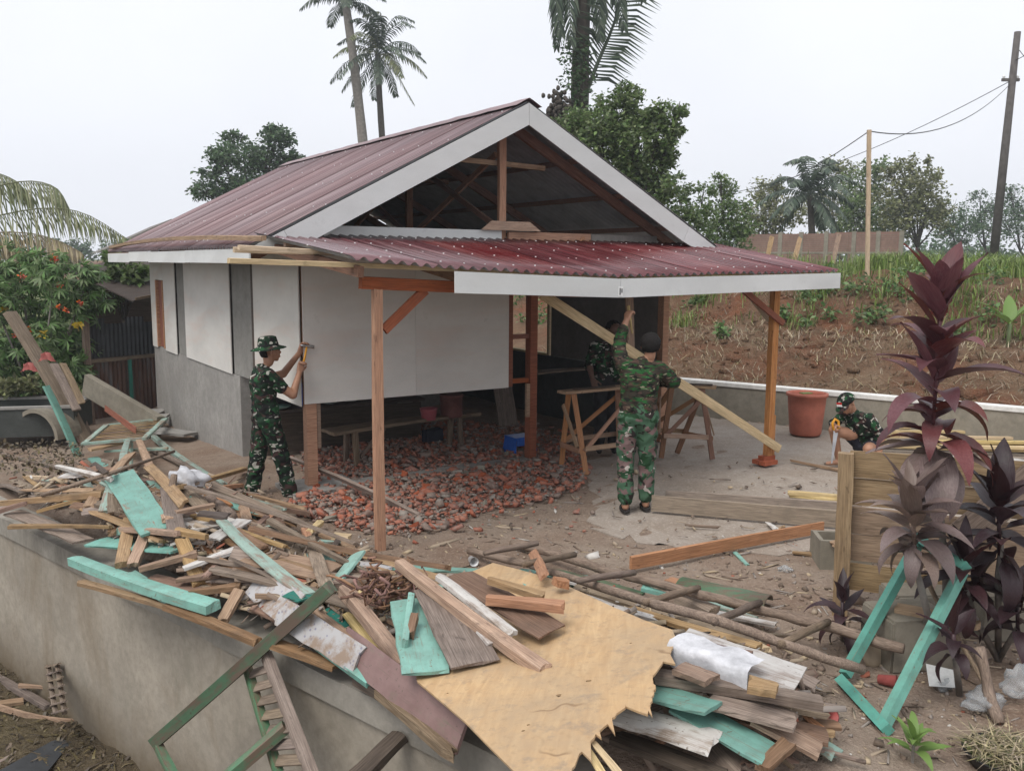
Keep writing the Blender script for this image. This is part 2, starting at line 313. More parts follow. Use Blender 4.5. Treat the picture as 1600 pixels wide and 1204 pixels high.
# camouflage
def camo(key, base, cols, scale, stretch=(1, 1, 1.5)):
    m, nt, b = newmat(key); v = coords(nt, stretch); col = base
    for i, (c, th, sc) in enumerate(cols):
        o = N(nt, 'ShaderNodeVectorMath', operation='ADD'); L(nt, v, o.inputs[0]); o.inputs[1].default_value = (i*3.7, i*1.9, i*5.3)
        n = noise(nt, o.outputs[0], scale*sc, 1.5, .5, .9)
        col = mixc(nt, mapr(nt, n, th, th+.015), col, c)
    w = noise(nt, coords(nt, (1, 1, .6)), 7, 4, .6, 1.0)
    L(nt, col, b.inputs['Base Color']); b.inputs['Roughness'].default_value = .85; b.inputs['Specular IOR Level'].default_value = .15; bump(nt, b, w, .8, .03); MAT[key] = m
camo('camo_dark', (.014, .032, .018), [((.012, .012, .012), .50, 1), ((.055, .03, .028), .58, .9), ((.02, .075, .03), .60, 1.1), ((.36, .35, .31), .625, 1.5)], 9)
camo('camo_shirt', (.035, .030, .022), [((.02, .085, .025), .52, 1), ((.075, .045, .035), .58, 1), ((.012, .012, .011), .58, 1.2), ((.24, .22, .15), .67, 1.5)], 9, (1, 1, 3.2))
camo('camo_green', (.058, .118, .072), [((.16, .105, .10), .52, .9), ((.02, .055, .025), .57, 1.1), ((.028, .022, .02), .62, 1.3), ((.40, .36, .33), .665, 1.4)], 8, (1, 1, 1.3))
# ground
def soil(key, c1, c2, c3, spots, bumpd=.05):
    m, nt, b = newmat(key); v = wcoords(nt); n1 = noise(nt, v, .8, 8, .65); n2 = noise(nt, v, 6, 8, .7); n3 = noise(nt, v, 38, 4, .7)
    col = ramp(nt, n1, [(.35, c1), (.5, c2), (.68, c3)]); col = mixc(nt, mapr(nt, n2, .42, .72, 0, .55), col, spots); col = mixc(nt, mapr(nt, n3, .52, .75, 0, .5), col, tuple(min(1, x*1.7) for x in c3))
    L(nt, col, b.inputs['Base Color']); b.inputs['Roughness'].default_value = .95; b.inputs['Specular IOR Level'].default_value = .1
    ad = N(nt, 'ShaderNodeMath', operation='ADD'); L(nt, n2, ad.inputs[0]); L(nt, n3, ad.inputs[1]); bump(nt, b, ad.outputs[0], .7, bumpd); MAT[key] = m
soil('soil_yard', (.23, .158, .115), (.29, .22, .17), (.335, .275, .22), (.18, .125, .093))
soil('soil_bank', (.245, .10, .055), (.20, .115, .072), (.27, .19, .125), (.095, .058, .038), .16)
soil('soil_low', (.07, .055, .036), (.11, .085, .055), (.13, .105, .06), (.035, .028, .02), .08)
soil('cement_floor', (.285, .235, .19), (.335, .288, .245), (.385, .34, .295), (.23, .18, .145), .015)
soil('field', (.07, .10, .03), (.10, .13, .04), (.14, .15, .06), (.08, .06, .04), .1)
m, nt, b = newmat('rubble'); rnd = N(nt, 'ShaderNodeNewGeometry').outputs['Random Per Island']
col = ramp(nt, rnd, [(0, (.37, .115, .065)), (.24, (.29, .115, .08)), (.42, (.23, .17, .14)), (.62, (.29, .255, .22)), (.78, (.41, .145, .085)), (.92, (.20, .13, .105))], 'CONSTANT')
n = noise(nt, wcoords(nt), 25, 4); col = mixc(nt, mapr(nt, n, .4, .7, 0, .6), col, (.29, .235, .195)); L(nt, col, b.inputs['Base Color']); b.inputs['Roughness'].default_value = .95; bump(nt, b, n, .5, .01); MAT['rubble'] = m
m, nt, b = newmat('litter'); rnd = N(nt, 'ShaderNodeNewGeometry').outputs['Random Per Island']
col = ramp(nt, rnd, [(0, (.22, .16, .12)), (.3, (.33, .26, .19)), (.5, (.13, .095, .07)), (.65, (.28, .24, .21)), (.8, (.42, .33, .22)), (.93, (.55, .52, .48)), (.97, (.30, .10, .06))], 'CONSTANT'); L(nt, col, b.inputs['Base Color']); b.inputs['Roughness'].default_value = .9; MAT['litter'] = m

# ------------------------------------------------------------------ mesh helpers
class MB:
    def __init__(s): s.v = []; s.f = []; s.m = []
    def add(s, vs, fs, mi=0):
        o = len(s.v); s.v += [tuple(p) for p in vs]; s.f += [tuple(i+o for i in f) for f in fs]; s.m += [mi]*len(fs)
    def box(s, c, d, rot=None, mi=0, taper=1.0):
        c = Vector(c); q = []
        for z in (-.5, .5):
            k = taper if z > 0 else 1
            for x, y in ((-.5, -.5), (.5, -.5), (.5, .5), (-.5, .5)):
                p = Vector((x*d[0]*k, y*d[1]*k, z*d[2]))
                if rot is not None: p = rot @ p
                q.append(c+p)
        s.add(q, [(3, 2, 1, 0), (4, 5, 6, 7), (0, 1, 5, 4), (1, 2, 6, 5), (2, 3, 7, 6), (3, 0, 4, 7)], mi)
    def span(s, a, b, mi=0):
        s.box([(p+q)/2 for p, q in zip(a, b)], [abs(q-p) for p, q in zip(a, b)], None, mi)
    def bar(s, p0, p1, w, t, up=(0, 0, 1), mi=0):
        p0, p1 = Vector(p0), Vector(p1); x = (p1-p0); ln = x.length; x.normalize(); up = Vector(up)
        if abs(x.dot(up)) > .98: up = Vector((0, 1, 0))
        y = up.cross(x).normalized(); z = x.cross(y); rot = Matrix((x, y, z)).transposed()
        s.box((p0+p1)/2, (ln, w, t), rot, mi)
    def tube(s, pts, rad, n=8, mi=0, cap=True):
        pts = [Vector(p) for p in pts]; rings = []
        prev = None
        for i, p in enumerate(pts):
            d = (pts[min(i+1, len(pts)-1)]-pts[max(i-1, 0)]).normalized()
            a = Vector((0, 0, 1)) if abs(d.z) < .9 else Vector((1, 0, 0))
            if prev is not None: a = prev
            x = (a - d*a.dot(d)).normalized(); y = d.cross(x); prev = x
            r = rad[i] if isinstance(rad, (list, tuple)) else rad
            rings.append([p + x*math.cos(2*math.pi*k/n)*r + y*math.sin(2*math.pi*k/n)*r for k in range(n)])
        vs = [q for r in rings for q in r]; fs = []
        for i in range(len(rings)-1):
            for k in range(n): fs.append((i*n+k, i*n+(k+1) % n, (i+1)*n+(k+1) % n, (i+1)*n+k))
        if cap: fs.append(tuple(reversed(range(n)))); fs.append(tuple((len(rings)-1)*n+k for k in range(n)))
        s.add(vs, fs, mi)
    def lathe(s, prof, n=20, c=(0, 0, 0), mi=0, sx=1, sy=1):
        vs = []; fs = []
        for r, z in prof:
            for k in range(n):
                a = 2*math.pi*k/n; vs.append((c[0]+r*math.cos(a)*sx, c[1]+r*math.sin(a)*sy, c[2]+z))
        for i in range(len(prof)-1):
            for k in range(n): fs.append((i*n+k, i*n+(k+1) % n, (i+1)*n+(k+1) % n, (i+1)*n+k))
        s.add(vs, fs, mi)
    def mesh(s, name, mats, smooth=False):
        me = bpy.data.meshes.new(name); me.from_pydata(s.v, [], s.f)
        for k in (mats if isinstance(mats, (list, tuple)) else [mats]): me.materials.append(MAT[k])
        if any(s.m): me.polygons.foreach_set('material_index', s.m)
        if smooth: me.polygons.foreach_set('use_smooth', [True]*len(s.f))
        me.update(); return me
    def build(s, name, mats, parent=None, smooth=False): return link(name, s.mesh(name, mats, smooth), parent)
def link(name, me, parent=None, M=None):
    o = bpy.data.objects.new(name, me); C.objects.link(o)
    if parent: o.parent = parent
    if M is not None: o.matrix_local = M
    return o
def np_mesh(name, V, F, mat, smooth=False):
    V = np.asarray(V, np.float32).reshape(-1, 3); F = np.asarray(F, np.int32); k = F.shape[1]
    me = bpy.data.meshes.new(name); me.vertices.add(len(V)); me.vertices.foreach_set('co', V.ravel())
    me.loops.add(F.size); me.loops.foreach_set('vertex_index', F.ravel())
    me.polygons.add(len(F)); me.polygons.foreach_set('loop_start', np.arange(0, F.size, k, dtype=np.int32)); me.polygons.foreach_set('loop_total', np.full(len(F), k, np.int32))
    if smooth: me.polygons.foreach_set('use_smooth', np.ones(len(F), bool))
    me.materials.append(MAT[mat]); me.update(calc_edges=True); return me
def tag(o, label, cat, group=None):
    o['label'] = label; o['category'] = cat
    if group: o['group'] = group
    return o
def thing(name, label, cat, loc=(0, 0, 0), rz=0, group=None):
    o = bpy.data.objects.new(name, None); C.objects.link(o); o.location = loc; o.rotation_euler = (0, 0, rz); o.empty_display_size = .2
    return tag(o, label, cat, group)
def struct(o): o['kind'] = 'structure'; return o
def stuff(o, label=None, cat=None):
    o['kind'] = 'stuff'
    if label: tag(o, label, cat)
    return o
def board_mesh(Ln, w, t, seed=0, jag=0.0, warp=0.0, round_=False):
    rg = random.Random(seed); vs = []; fs = []; nx = 5; ny = 3
    j0 = [rg.uniform(-jag, jag) for _ in range(ny+1)]; j1 = [rg.uniform(-jag, jag) for _ in range(ny+1)]
    wp = rg.uniform(-warp, warp); tw = rg.uniform(-warp, warp)*1.5; cv = rg.uniform(-warp, warp)
    for zz in (-.5, .5):
        for i in range(nx+1):
            for j in range(ny+1):
                x = -Ln/2 + Ln*i/nx; y = w*(j/ny-.5)
                if i == 0: x -= abs(j0[j])*(1 if rg.random() > .3 else -1)
                if i == nx: x += abs(j1[j])*(1 if rg.random() > .3 else -1)
                q = (2*i/nx-1); ch = min(.004, t*.2) if j in (0, ny) else 0
                e = rg.uniform(-.04, .04)*w if (0 < i < nx and j in (0, ny) and jag) else 0
                vs.append((x, y+cv*Ln*.06*(1-q*q)+e, (t*zz)*(1-ch/t*2*(1 if zz > 0 else 0)) + wp*Ln*.08*(1-q*q) + tw*q*(y/w)*.08))
    o = (nx+1)*(ny+1); idx = lambda k, i, j: k*o+i*(ny+1)+j
    for i in range(nx):
        for j in range(ny):
            fs.append((idx(1, i, j), idx(1, i+1, j), idx(1, i+1, j+1), idx(1, i, j+1)))
            fs.append((idx(0, i, j), idx(0, i, j+1), idx(0, i+1, j+1), idx(0, i+1, j)))
        fs.append((idx(0, i, 0), idx(0, i+1, 0), idx(1, i+1, 0), idx(1, i, 0))); fs.append((idx(0, i, ny), idx(1, i, ny), idx(1, i+1, ny), idx(0, i+1, ny)))
    for j in range(ny):
        fs.append((idx(0, 0, j), idx(1, 0, j), idx(1, 0, j+1), idx(0, 0, j+1))); fs.append((idx(0, nx, j), idx(0, nx, j+1), idx(1, nx, j+1), idx(1, nx, j)))
    return vs, fs
_bs = [0]
def frame_M(p0, p1, roll=0.0, up=(0, 0, 1)):
    x = (p1-p0).normalized(); up = Vector(up)
    if abs(x.dot(up)) > .97: up = Vector((0, -1, .1)).normalized()
    y = up.cross(x).normalized(); z = x.cross(y)
    if roll: q = Quaternion(x, roll); y = q @ y; z = q @ z
    M = Matrix((x, y, z)).transposed().to_4x4(); M.translation = (p0+p1)/2; return M
def board(name, p0, p1, w, t, mat, label=None, cat='board', group=None, roll=0.0, jag=.012, warp=.1, parent=None, up=(0, 0, 1)):
    p0, p1 = Vector(p0), Vector(p1); _bs[0] += 1
    vs, fs = board_mesh((p1-p0).length, w, t, _bs[0], jag, warp); b = MB(); b.add(vs, fs)
    o = link(name, b.mesh(name, mat), parent, frame_M(p0, p1, roll, up))
    if label: tag(o, label, cat, group)
    return o
def stick(name, pts, r, mat, label, cat='pole', parent=None, n=8, knob=.12):
    pts = [Vector(p) for p in pts]; c = sum(pts, Vector())/len(pts); M = frame_M(pts[0], pts[-1]); M.translation = c; I = M.inverted()
    dense = []; rad = []
    for i in range(len(pts)-1):
        for k in range(4):
            q = pts[i].lerp(pts[i+1], k/4); dense.append(I @ (q+Vector((random.uniform(-1, 1), random.uniform(-1, 1), random.uniform(-1, 1)))*r*.15)); rad.append(r*random.uniform(1-knob, 1+knob))
    dense.append(I @ pts[-1]); rad.append(r*.95)
    b = MB(); b.tube(dense, rad, n); o = link(name, b.mesh(name, mat, True), parent, M)
    if label: tag(o, label, cat)
    return o
concrete('recess_shade', (.27, .26, .24), (.2, .19, .17))
# ================================================================== SETTING
def axis(segs):
    out = []
    for a, b, st in segs:
        n = max(1, int(round((b-a)/st))); out += [a+(b-a)*i/n for i in range(n)]
    out.append(segs[-1][1]); return out
gx = axis([(-160, -60, 20), (-60, -16, 4), (-16, -8, .5), (-8, 9, .12), (9, 16, .4), (16, 60, 4), (60, 180, 20)])
gy = axis([(-30, 0, 3), (0, 2, .4), (2, 20, .12), (20, 30, .5), (30, 80, 5), (80, 200, 20)])
GV = [(x, y, ground(x, y)) for y in gy for x in gx]; nxg = len(gx)
faces = {'yard_ground': [], 'lower_ground': [], 'hillside': [], 'field': []}
for j in range(len(gy)-1):
    for i in range(nxg-1):
        cx_, cy_ = (gx[i]+gx[i+1])/2, (gy[j]+gy[j+1])/2
        k = 'lower_ground' if wall_s(cx_, cy_) < .2 else ('hillside' if 0 < bankd(cx_, cy_) < 6 else ('field' if (bankd(cx_, cy_) > 6 or cx_ < -9 or cy_ > 20) else 'yard_ground'))
        a = j*nxg+i; faces[k].append((a, a+1, a+nxg+1, a+nxg))
for k, fs in faces.items():
    used = sorted({i for f in fs for i in f}); mp = {o: n for n, o in enumerate(used)}
    me = np_mesh(k, [GV[i] for i in used], [[mp[i] for i in f] for f in fs], {'yard_ground': 'soil_yard', 'lower_ground': 'soil_low', 'hillside': 'soil_bank', 'field': 'field'}[k], True)
    struct(link(k, me))
# cement floor of the yard: an irregular worn slab edge
def slab_poly(pts, z, name, mat, th=.02):
    b = MB(); n = len(pts); vs = []
    for zz in (z-th, z):
        for p in pts: vs.append((p.x, p.y, zz))
    b.add(vs, [tuple(n+i for i in range(n)), tuple(reversed(range(n)))]+[(i, (i+1) % n, n+(i+1) % n, n+i) for i in range(n)]); return struct(b.build(name, mat))
cf = [(1000, 840), (1060, 846), (1150, 858), (1240, 858), (1330, 868), (1480, 880), (1640, 860), (1640, 715), (1480, 685), (1300, 660), (1180, 655), (1080, 648), (1040, 645), (1020, 690), (960, 705), (905, 720), (930, 745), (935, 770), (925, 800), (940, 825)]
cp = []
for i, (x, y) in enumerate(cf):
    x2, y2 = cf[(i+1) % len(cf)]
    for k in range(4):
        q = pz(x+(x2-x)*k/4, y+(y2-y)*k/4, .03); cp.append(q + Vector((random.uniform(-1, 1), random.uniform(-1, 1), 0))*.10)
slab_poly(cp, .009, 'cement_floor', 'cement_floor', .08)

# retaining wall (plaster face with a thicker capping course)
wall = thing('retaining_wall', 'long stained grey concrete retaining wall below the timber debris', 'wall', (_w0.x, _w0.y, 0))
def wl(s, l, z): p = WD*l + WN*s; return (p.x, p.y, z)
def wall_box(s0, s1, l0, l1, z0, z1, name, mat, n=60):
    b = MB(); vs = []
    for i in range(n+1):
        l = l0+(l1-l0)*i/n; e = .012*nz(l, 1, 1.3)+.006*nz(l*3, 2, 2); k = 0
        zj = .02*nz(l, 4, .9)
        vs += [wl(s0+e, l, z0), wl(s1, l, z0), wl(s1, l, z1+zj), wl(s0+e*.5, l, z1+zj)]
    fs = [(0, 1, 2, 3)]
    for i in range(n):
        a = i*4
        for k in range(4): fs.append((a+k, a+4+k, a+4+(k+1) % 4, a+(k+1) % 4))
    fs.append((n*4+3, n*4+2, n*4+1, n*4)); b.add(vs, fs); b.build(name, mat, wall)
wall_box(0.0, .24, -14, 9, LOW-.3, -.15, 'wall_face', 'wall_concrete'); wall_box(-.035, .26, -14, 9, -.146, .02, 'capping', 'cap_concrete')

# low white-capped wall along the bank
lw = thing('low_wall', 'low grey plastered wall with a white painted top along the bank', 'wall', (B1.x, B1.y, 0), math.atan2(BD.y, BD.x))
b = MB(); b.span((-.6, -.08, -.2), (9.5, .08, .52)); b.build('wall_body', 'low_wall', lw)
b = MB(); b.span((-.6, -.10, .523), (9.5, .12, .58)); b.build('coping', 'white_cap', lw)

# ================================================================== HOUSE
house = thing('house', 'half-built white panelled house with maroon corrugated roof and open porch', 'house', A0, HANG)
W_, LN = 4.9, 7.3
def hbox(name, a, b_, mat, parent=None):
    m = MB(); m.span(a, b_); c = [(p+q)/2 for p, q in zip(a, b_)]
    m.v = [tuple(p-q for p, q in zip(v, c)) for v in m.v]
    return link(name, m.mesh(name, mat), parent or house, Matrix.Translation(c))
def hbar(name, p0, p1, w, t, mat, parent=None, up=(0, 0, 1), jag=.004): return board(name, p0, p1, w, t, mat, parent=parent or house, jag=jag, warp=.04, up=up)
# masonry
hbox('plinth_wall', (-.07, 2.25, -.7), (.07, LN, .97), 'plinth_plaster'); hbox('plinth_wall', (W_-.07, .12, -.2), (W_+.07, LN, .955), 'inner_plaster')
hbox('plinth_wall', (.072, LN-.14, -.7), (W_-.072, LN-.002, .96), 'inner_plaster'); hbox('added_shade_wall', (.6, 3.1, -.1), (2.5, 3.2, 1.0), 'inner_plaster')  # the short wall inside is added, plastered dark to darken the room
hbox('added_shade_partition', (.1, 4.3, -.1), (4.0, 4.38, 2.4), 'plywood_grey')  # added partition, put in to keep the interior dark
hbox('ground_beam', (-.12, -.1, -.12), (2.9, .1, .035), 'plinth_plaster'); hbox('footing', (-.3, -.32, -.2), (.45, .28, .06), 'plinth_plaster')
# left wall sheets
pt = .012
for v0, v1, z0 in ((0.0, 1.53, .90), (2.52, 4.9, .97), (5.5, 6.3, .95), (6.9, 7.28, .95)): hbox('wall_panel', (-.095, v0, z0), (-.095+pt, v1, 2.47), 'panel')
hbox('wall_panel', (-.095, 6.303, 2.08), (-.095+pt, 6.897, 2.47), 'panel')
for v0, v1 in ((1.72, 2.51), (4.905, 5.495)): hbox('shade_panel', (-.062, v0, .975), (-.05, v1, 2.45), 'recess_shade')  # grey panels paint the shaded interior where wall sheets are missing
for v in (1.61,): hbox('stud', (-.075, v-.07, .972), (.04, v+.07, 2.45), 'dark')
for v in (4.86, 6.24, 7.2): hbox('stud', (-.045, v-.04, .972), (.04, v+.04, 2.45), 'rafter')
for a in ((6.33, 6.40), (6.82, 6.89)): hbox('window_frame', (-.1, a[0], .975), (.05, a[1], 2.07), 'orange')
hbox('window_board', (-.06, 6.41, .98), (-.03, 6.81, 2.06), 'red')
# front wall
hbox('wall_panel', (-.082, -.085, .935), (1.2, -.073, 2.46), 'panel'); hbox('wall_panel', (1.203, -.084, .935), (2.42, -.072, 2.46), 'panel')
for u0, w, mat in ((0.0, .11, 'orange'), (2.8, .10, 'red'), (4.92, .10, 'orange')): hbox('post', (u0-w/2, -.055, .02), (u0+w/2, .055, 2.5), mat)
hbox('post', (2.43, -.05, .94), (2.50, .05, 2.5), 'red')
for z in (1.50, .97): hbox('rail', (2.505, -.03, z), (2.745, .03, z+.055), 'red')
hbox('cleat', (2.70, -.06, .55), (2.745, -.02, .955), 'tan'); hbox('cleat', (.06, -.05, .45), (.10, .0, .93), 'tan')
hbox('top_plate', (-.06, -.06, 2.505), (W_+.06, .06, 2.62), 'rafter'); hbox('top_plate', (-.06, .065, 2.47), (.06, LN, 2.58), 'rafter'); hbox('top_plate', (W_-.06, .065, 2.47), (W_+.06, LN, 2.58), 'rafter')
# right wall (inside seen through the porch)
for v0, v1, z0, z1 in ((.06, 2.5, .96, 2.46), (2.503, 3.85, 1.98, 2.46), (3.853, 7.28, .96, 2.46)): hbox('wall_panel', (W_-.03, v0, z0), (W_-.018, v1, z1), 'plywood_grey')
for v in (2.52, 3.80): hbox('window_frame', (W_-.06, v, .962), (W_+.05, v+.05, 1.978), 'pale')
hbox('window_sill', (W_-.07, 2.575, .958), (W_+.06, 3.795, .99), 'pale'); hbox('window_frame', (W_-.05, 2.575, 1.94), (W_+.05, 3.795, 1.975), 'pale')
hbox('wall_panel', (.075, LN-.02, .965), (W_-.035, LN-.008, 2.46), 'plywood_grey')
# trusses
RU, RZ, EU, EZ = 2.43, 4.155, .0, 0
EAVE_L, EAVE_R, EAVE_Z = -.68, 5.56, 2.545
def roofz(u): return RZ - (RZ-EAVE_Z)*(abs(u-RU)/(RU-EAVE_L))
for k, v in enumerate((.02, 2.4, 4.8, 7.2)):
    for e in (EAVE_L+.06, EAVE_R-.06): hbar('rafter', (RU, v, RZ-.16), (e, v, roofz(e)-.16), .06, .11, 'rafter')
    hbar('king_post', (2.37, v, 2.63), (2.37, v, RZ-.2), .09, .06, 'salmon' if k == 0 else 'rafter', up=(0, 1, 0))
    if k: hbox('tie_beam', (.065, v-.03, 2.505), (W_-.065, v+.03, 2.62), 'rafter')
    hbar('collar_tie', (1.72, v+.07, 3.55), (3.02, v+.07, 3.52), .04, .06, 'tan' if k == 0 else 'rafter')
for k in range(3):
    v = 2.4*k; hbar('ridge_brace', (2.36, v+.06, 2.8), (2.36, v+2.2, 3.72), .035, .07, 'rafter'); hbar('ridge_brace', (2.405, v+.2, 3.65), (2.405, v+2.3, 2.8), .035, .07, 'salmon')
for i in range(5):
    f = .06+.235*i
    for e in (EAVE_L, EAVE_R):
        u = RU+(e-RU)*f; hbox('purlin', (u-.025, -.40, roofz(u)-.095), (u+.025, 7.45, roofz(u)-.035), 'rafter')
for v0, v1 in ((.4, 2.3), (2.5, 4.7), (4.9, 7.1)): hbox('eave_board', (-.05, v0, 2.585), (-.035, v1, 2.80), 'plywood_grey')
m = MB(); m.add([(-.06, 7.29, 2.46), (W_+.06, 7.29, 2.46), (W_+.06, 7.29, roofz(W_+.06)-.1), (RU, 7.29, RZ-.1), (-.06, 7.29, roofz(-.06)-.1)], [(0, 1, 2, 3, 4)]); m.build('back_gable', 'plywood_grey', house)
hbox('gable_board', (-.25, -.075, 2.625), (2.32, -.06, 2.765), 'fascia'); hbox('gable_timber', (2.42, -.07, 2.63), (3.62, -.03, 2.755), 'salmon')
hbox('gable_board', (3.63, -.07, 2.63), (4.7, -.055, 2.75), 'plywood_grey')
m = MB(); m.add([(2.02, -.12, 2.765), (2.84, -.12, 2.765), (2.68, -.12, 2.87), (2.16, -.12, 2.87), (2.02, -.10, 2.765), (2.84, -.10, 2.765), (2.68, -.10, 2.87), (2.16, -.10, 2.87)], [(0, 1, 2, 3), (7, 6, 5, 4), (0, 4, 5, 1), (1, 5, 6, 2), (2, 6, 7, 3), (3, 7, 4, 0)]); m.build('gusset', 'tan', house)
hbox('block', (2.95, -.065, 2.62), (3.03, -.04, 2.70), 'salmon')
hbar('strut', (2.5, -.09, 2.66), (2.62, -.09, 2.5), .03, .05, 'salmon'); hbar('strut', (3.5, -.09, 2.7), (3.3, -.09, 2.52), .03, .05, 'salmon')
# roof sheets of the main roof
def corr_sheet(wd, ln, rows, zf=None, pitch=.076, amp=.010, x0=0, mats=('roof_red', 'roof_under'), seg=8):
    m = MB(); n = int(round(wd/pitch*seg))
    top = []; 
    for r in range(rows+1):
        for i in range(n+1):
            x = x0+wd*i/n; y = ln*r/rows; z = amp*math.cos(2*math.pi*x/pitch)
            top.append(zf(x, r/rows, z) if zf else (x, y, z))
    bot = [(p[0], p[1], p[2]-.004) for p in top]; k = n+1; fs = []; fb = []
    for r in range(rows):
        for i in range(n):
            a = r*k+i; fs.append((a, a+1, a+k+1, a+k)); fb.append((a, a+k, a+k+1, a+1))
    m.add(top, fs, 0); m.add(bot, fb, 1)
    o = len(top); ed = [(r*k+i, r*k+i+1) for r, i in [(0, i) for i in range(n)]]+[((rows*k)+i+1, (rows*k)+i) for i in range(n)]
    m.f += [(a, a+o, b_+o, b_) for a, b_ in ed]; m.m += [0]*len(ed)
    return m.mesh('roof_sheet', mats, True)
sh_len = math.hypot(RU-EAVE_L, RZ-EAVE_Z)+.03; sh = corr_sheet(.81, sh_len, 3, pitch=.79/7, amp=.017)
for side, e in ((-1, EAVE_L), (1, EAVE_R)):
    dy = Vector(((e-RU), 0, EAVE_Z-RZ)).normalized()
    for k in range(10):
        v0 = -.44+.79*k; vx = Vector((0, 1, 0)); y = dy
        if side > 0: x = Vector((0, 1, 0)); z = x.cross(y)
        else: x = Vector((0, 1, 0)); z = x.cross(y)
        if z.z < 0: x = -x; z = x.cross(y); v0 = v0+.81
        M = Matrix((x, y, z)).transposed().to_4x4(); j = random.uniform(-.012, .012)
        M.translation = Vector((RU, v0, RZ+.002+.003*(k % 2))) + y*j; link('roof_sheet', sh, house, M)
m = MB(); rc = []
for i in range(40):
    v = -.46+8.0*i/39
    for du, dz in ((-.17, -.06), (-.05, .005), (0, .03), (.05, .005), (.17, -.06)): rc.append((RU+du, v, RZ+.015+dz+random.uniform(-.004, .004)))
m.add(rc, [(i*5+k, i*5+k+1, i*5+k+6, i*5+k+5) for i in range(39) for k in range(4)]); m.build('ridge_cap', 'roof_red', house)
m = MB()
for f in (.08, .30, .53, .76, .96):
    u = RU+(EAVE_L-RU)*f
    for i in range(22): m.box((u+random.uniform(-.02, .02), -.3+.36*i+random.uniform(-.14, .14), roofz(u)+.021), (.010, .010, .010))
m.build('roof_screws', 'white_paint', house)['kind'] = 'stuff'
# gable and eave fascia boards
def rake(u0, u1, name='fascia_board'):
    m = MB(); h = .235; vs = []
    for v in (-.455, -.437):
        vs += [(u0, v, roofz(u0)-.012), (u1, v, roofz(u1)-.012), (u1, v, roofz(u1)-.012-h if abs(u1-RU) < 2.6 else roofz(u1)-.06), (u0, v, roofz(u0)-.012-h if abs(u0-RU) < 2.6 else roofz(u0)-.06)]
    m.add(vs, [(0, 1, 2, 3), (7, 6, 5, 4), (0, 4, 5, 1), (1, 5, 6, 2), (2, 6, 7, 3), (3, 7, 4, 0)]); m.build(name, 'fascia', house)
def rake5(ue, uj, um):   # foot piece with a level cut end, then the long piece up to the ridge
    m = MB(); h = .235; vs = []; sg = 1 if ue < RU else -1
    uc = ue+sg*.34
    for v in (-.455, -.437): vs += [(ue, v, roofz(ue)-.012), (uj, v, roofz(uj)-.012), (uj+sg*.1, v, roofz(uj+sg*.1)-.012-h), (uc, v, roofz(ue)-.03), (ue, v, roofz(ue)-.03)]
    m.add(vs, [(0, 1, 2, 3, 4), (9, 8, 7, 6, 5)]+[(i, 5+i, 5+(i+1) % 5, (i+1) % 5) for i in range(5)]); m.build('fascia_board', 'fascia', house)
    m = MB(); vs = []
    for v in (-.455, -.437): vs += [(uj+sg*.004, v, roofz(uj)-.012), (um, v, roofz(RU)-.012), (um, v, roofz(RU)-.012-h), (uj+sg*.104, v, roofz(uj+sg*.1)-.012-h)]
    m.add(vs, [(0, 1, 2, 3), (7, 6, 5, 4), (0, 4, 5, 1), (1, 5, 6, 2), (2, 6, 7, 3), (3, 7, 4, 0)]); m.build('fascia_board', 'fascia', house)
rake5(EAVE_L, -.38, RU-.002); rake5(EAVE_R, 4.9, RU+.002)
for v0, v1, dz in ((-.42, 2.1, 0), (2.105, 4.2, -.004), (4.205, 5.6, .003), (5.605, 7.45, -.012)): hbox('fascia_board', (EAVE_L-.03, v0, 2.375+dz), (EAVE_L-.015, v1, 2.515+dz), 'fascia')
hbox('fascia_board', (EAVE_R+.01, -.42, 2.375), (EAVE_R+.025, 7.45, 2.515), 'fascia')
hbox('soffit_board', (EAVE_L-.012, 7.44, 2.36), (-.1, 7.455, 2.5), 'fascia')
# porch
def ez(u):
    P = [(-.7, 2.44), (.35, 2.355), (2.2, 2.285), (5.8, 2.335)]
    for (a, za), (c, zc) in zip(P, P[1:]):
        if u <= c: return za+(zc-za)*(u-a)/(c-a)
    return P[-1][1]
def ev(u): return -2.5+.065*(u+.58)
def porch_pt(u, f):     # f 0 at the house, 1 at the eave
    v0 = -.10+.0*u; z0 = 2.66
    return (u, v0+(ev(u)-v0)*f, z0+(ez(u)-z0)*f)
for k in range(8):
    u0 = -.56+.785*k; wd = .81 if k < 7 else .78; jt = random.uniform(-.012, .014); lf = .004*(k % 2)
    def zf(x, f, z, u0=u0, jt=jt, lf=lf):
        p = porch_pt(x, f*(1+jt*.6)); return (p[0], p[1], p[2]+z+lf)
    me = corr_sheet(wd, 1, 5, zf, x0=u0, mats=('porch_red', 'roof_under'), amp=.017, pitch=.785/7); link('porch_roof_sheet', me, house)
m = MB()
for f in (.10, .36, .62, .90):
    for i in range(30):
        u = -.5+.208*i+random.uniform(-.07, .07); p = porch_pt(u, f+random.uniform(-.03, .03)); m.box((p[0], p[1], p[2]+.018), (.011, .011, .010))
m.build('porch_roof_screws', 'white_paint', house)['kind'] = 'stuff'
for i in range(7):
    u = -.45+1.0*i; u = min(u, 5.6); a, c = porch_pt(u, .0), porch_pt(u, .97); hbar('porch_rafter', (a[0], a[1], a[2]-.105), (c[0], c[1], c[2]-.105), .05, .09, 'rafter')
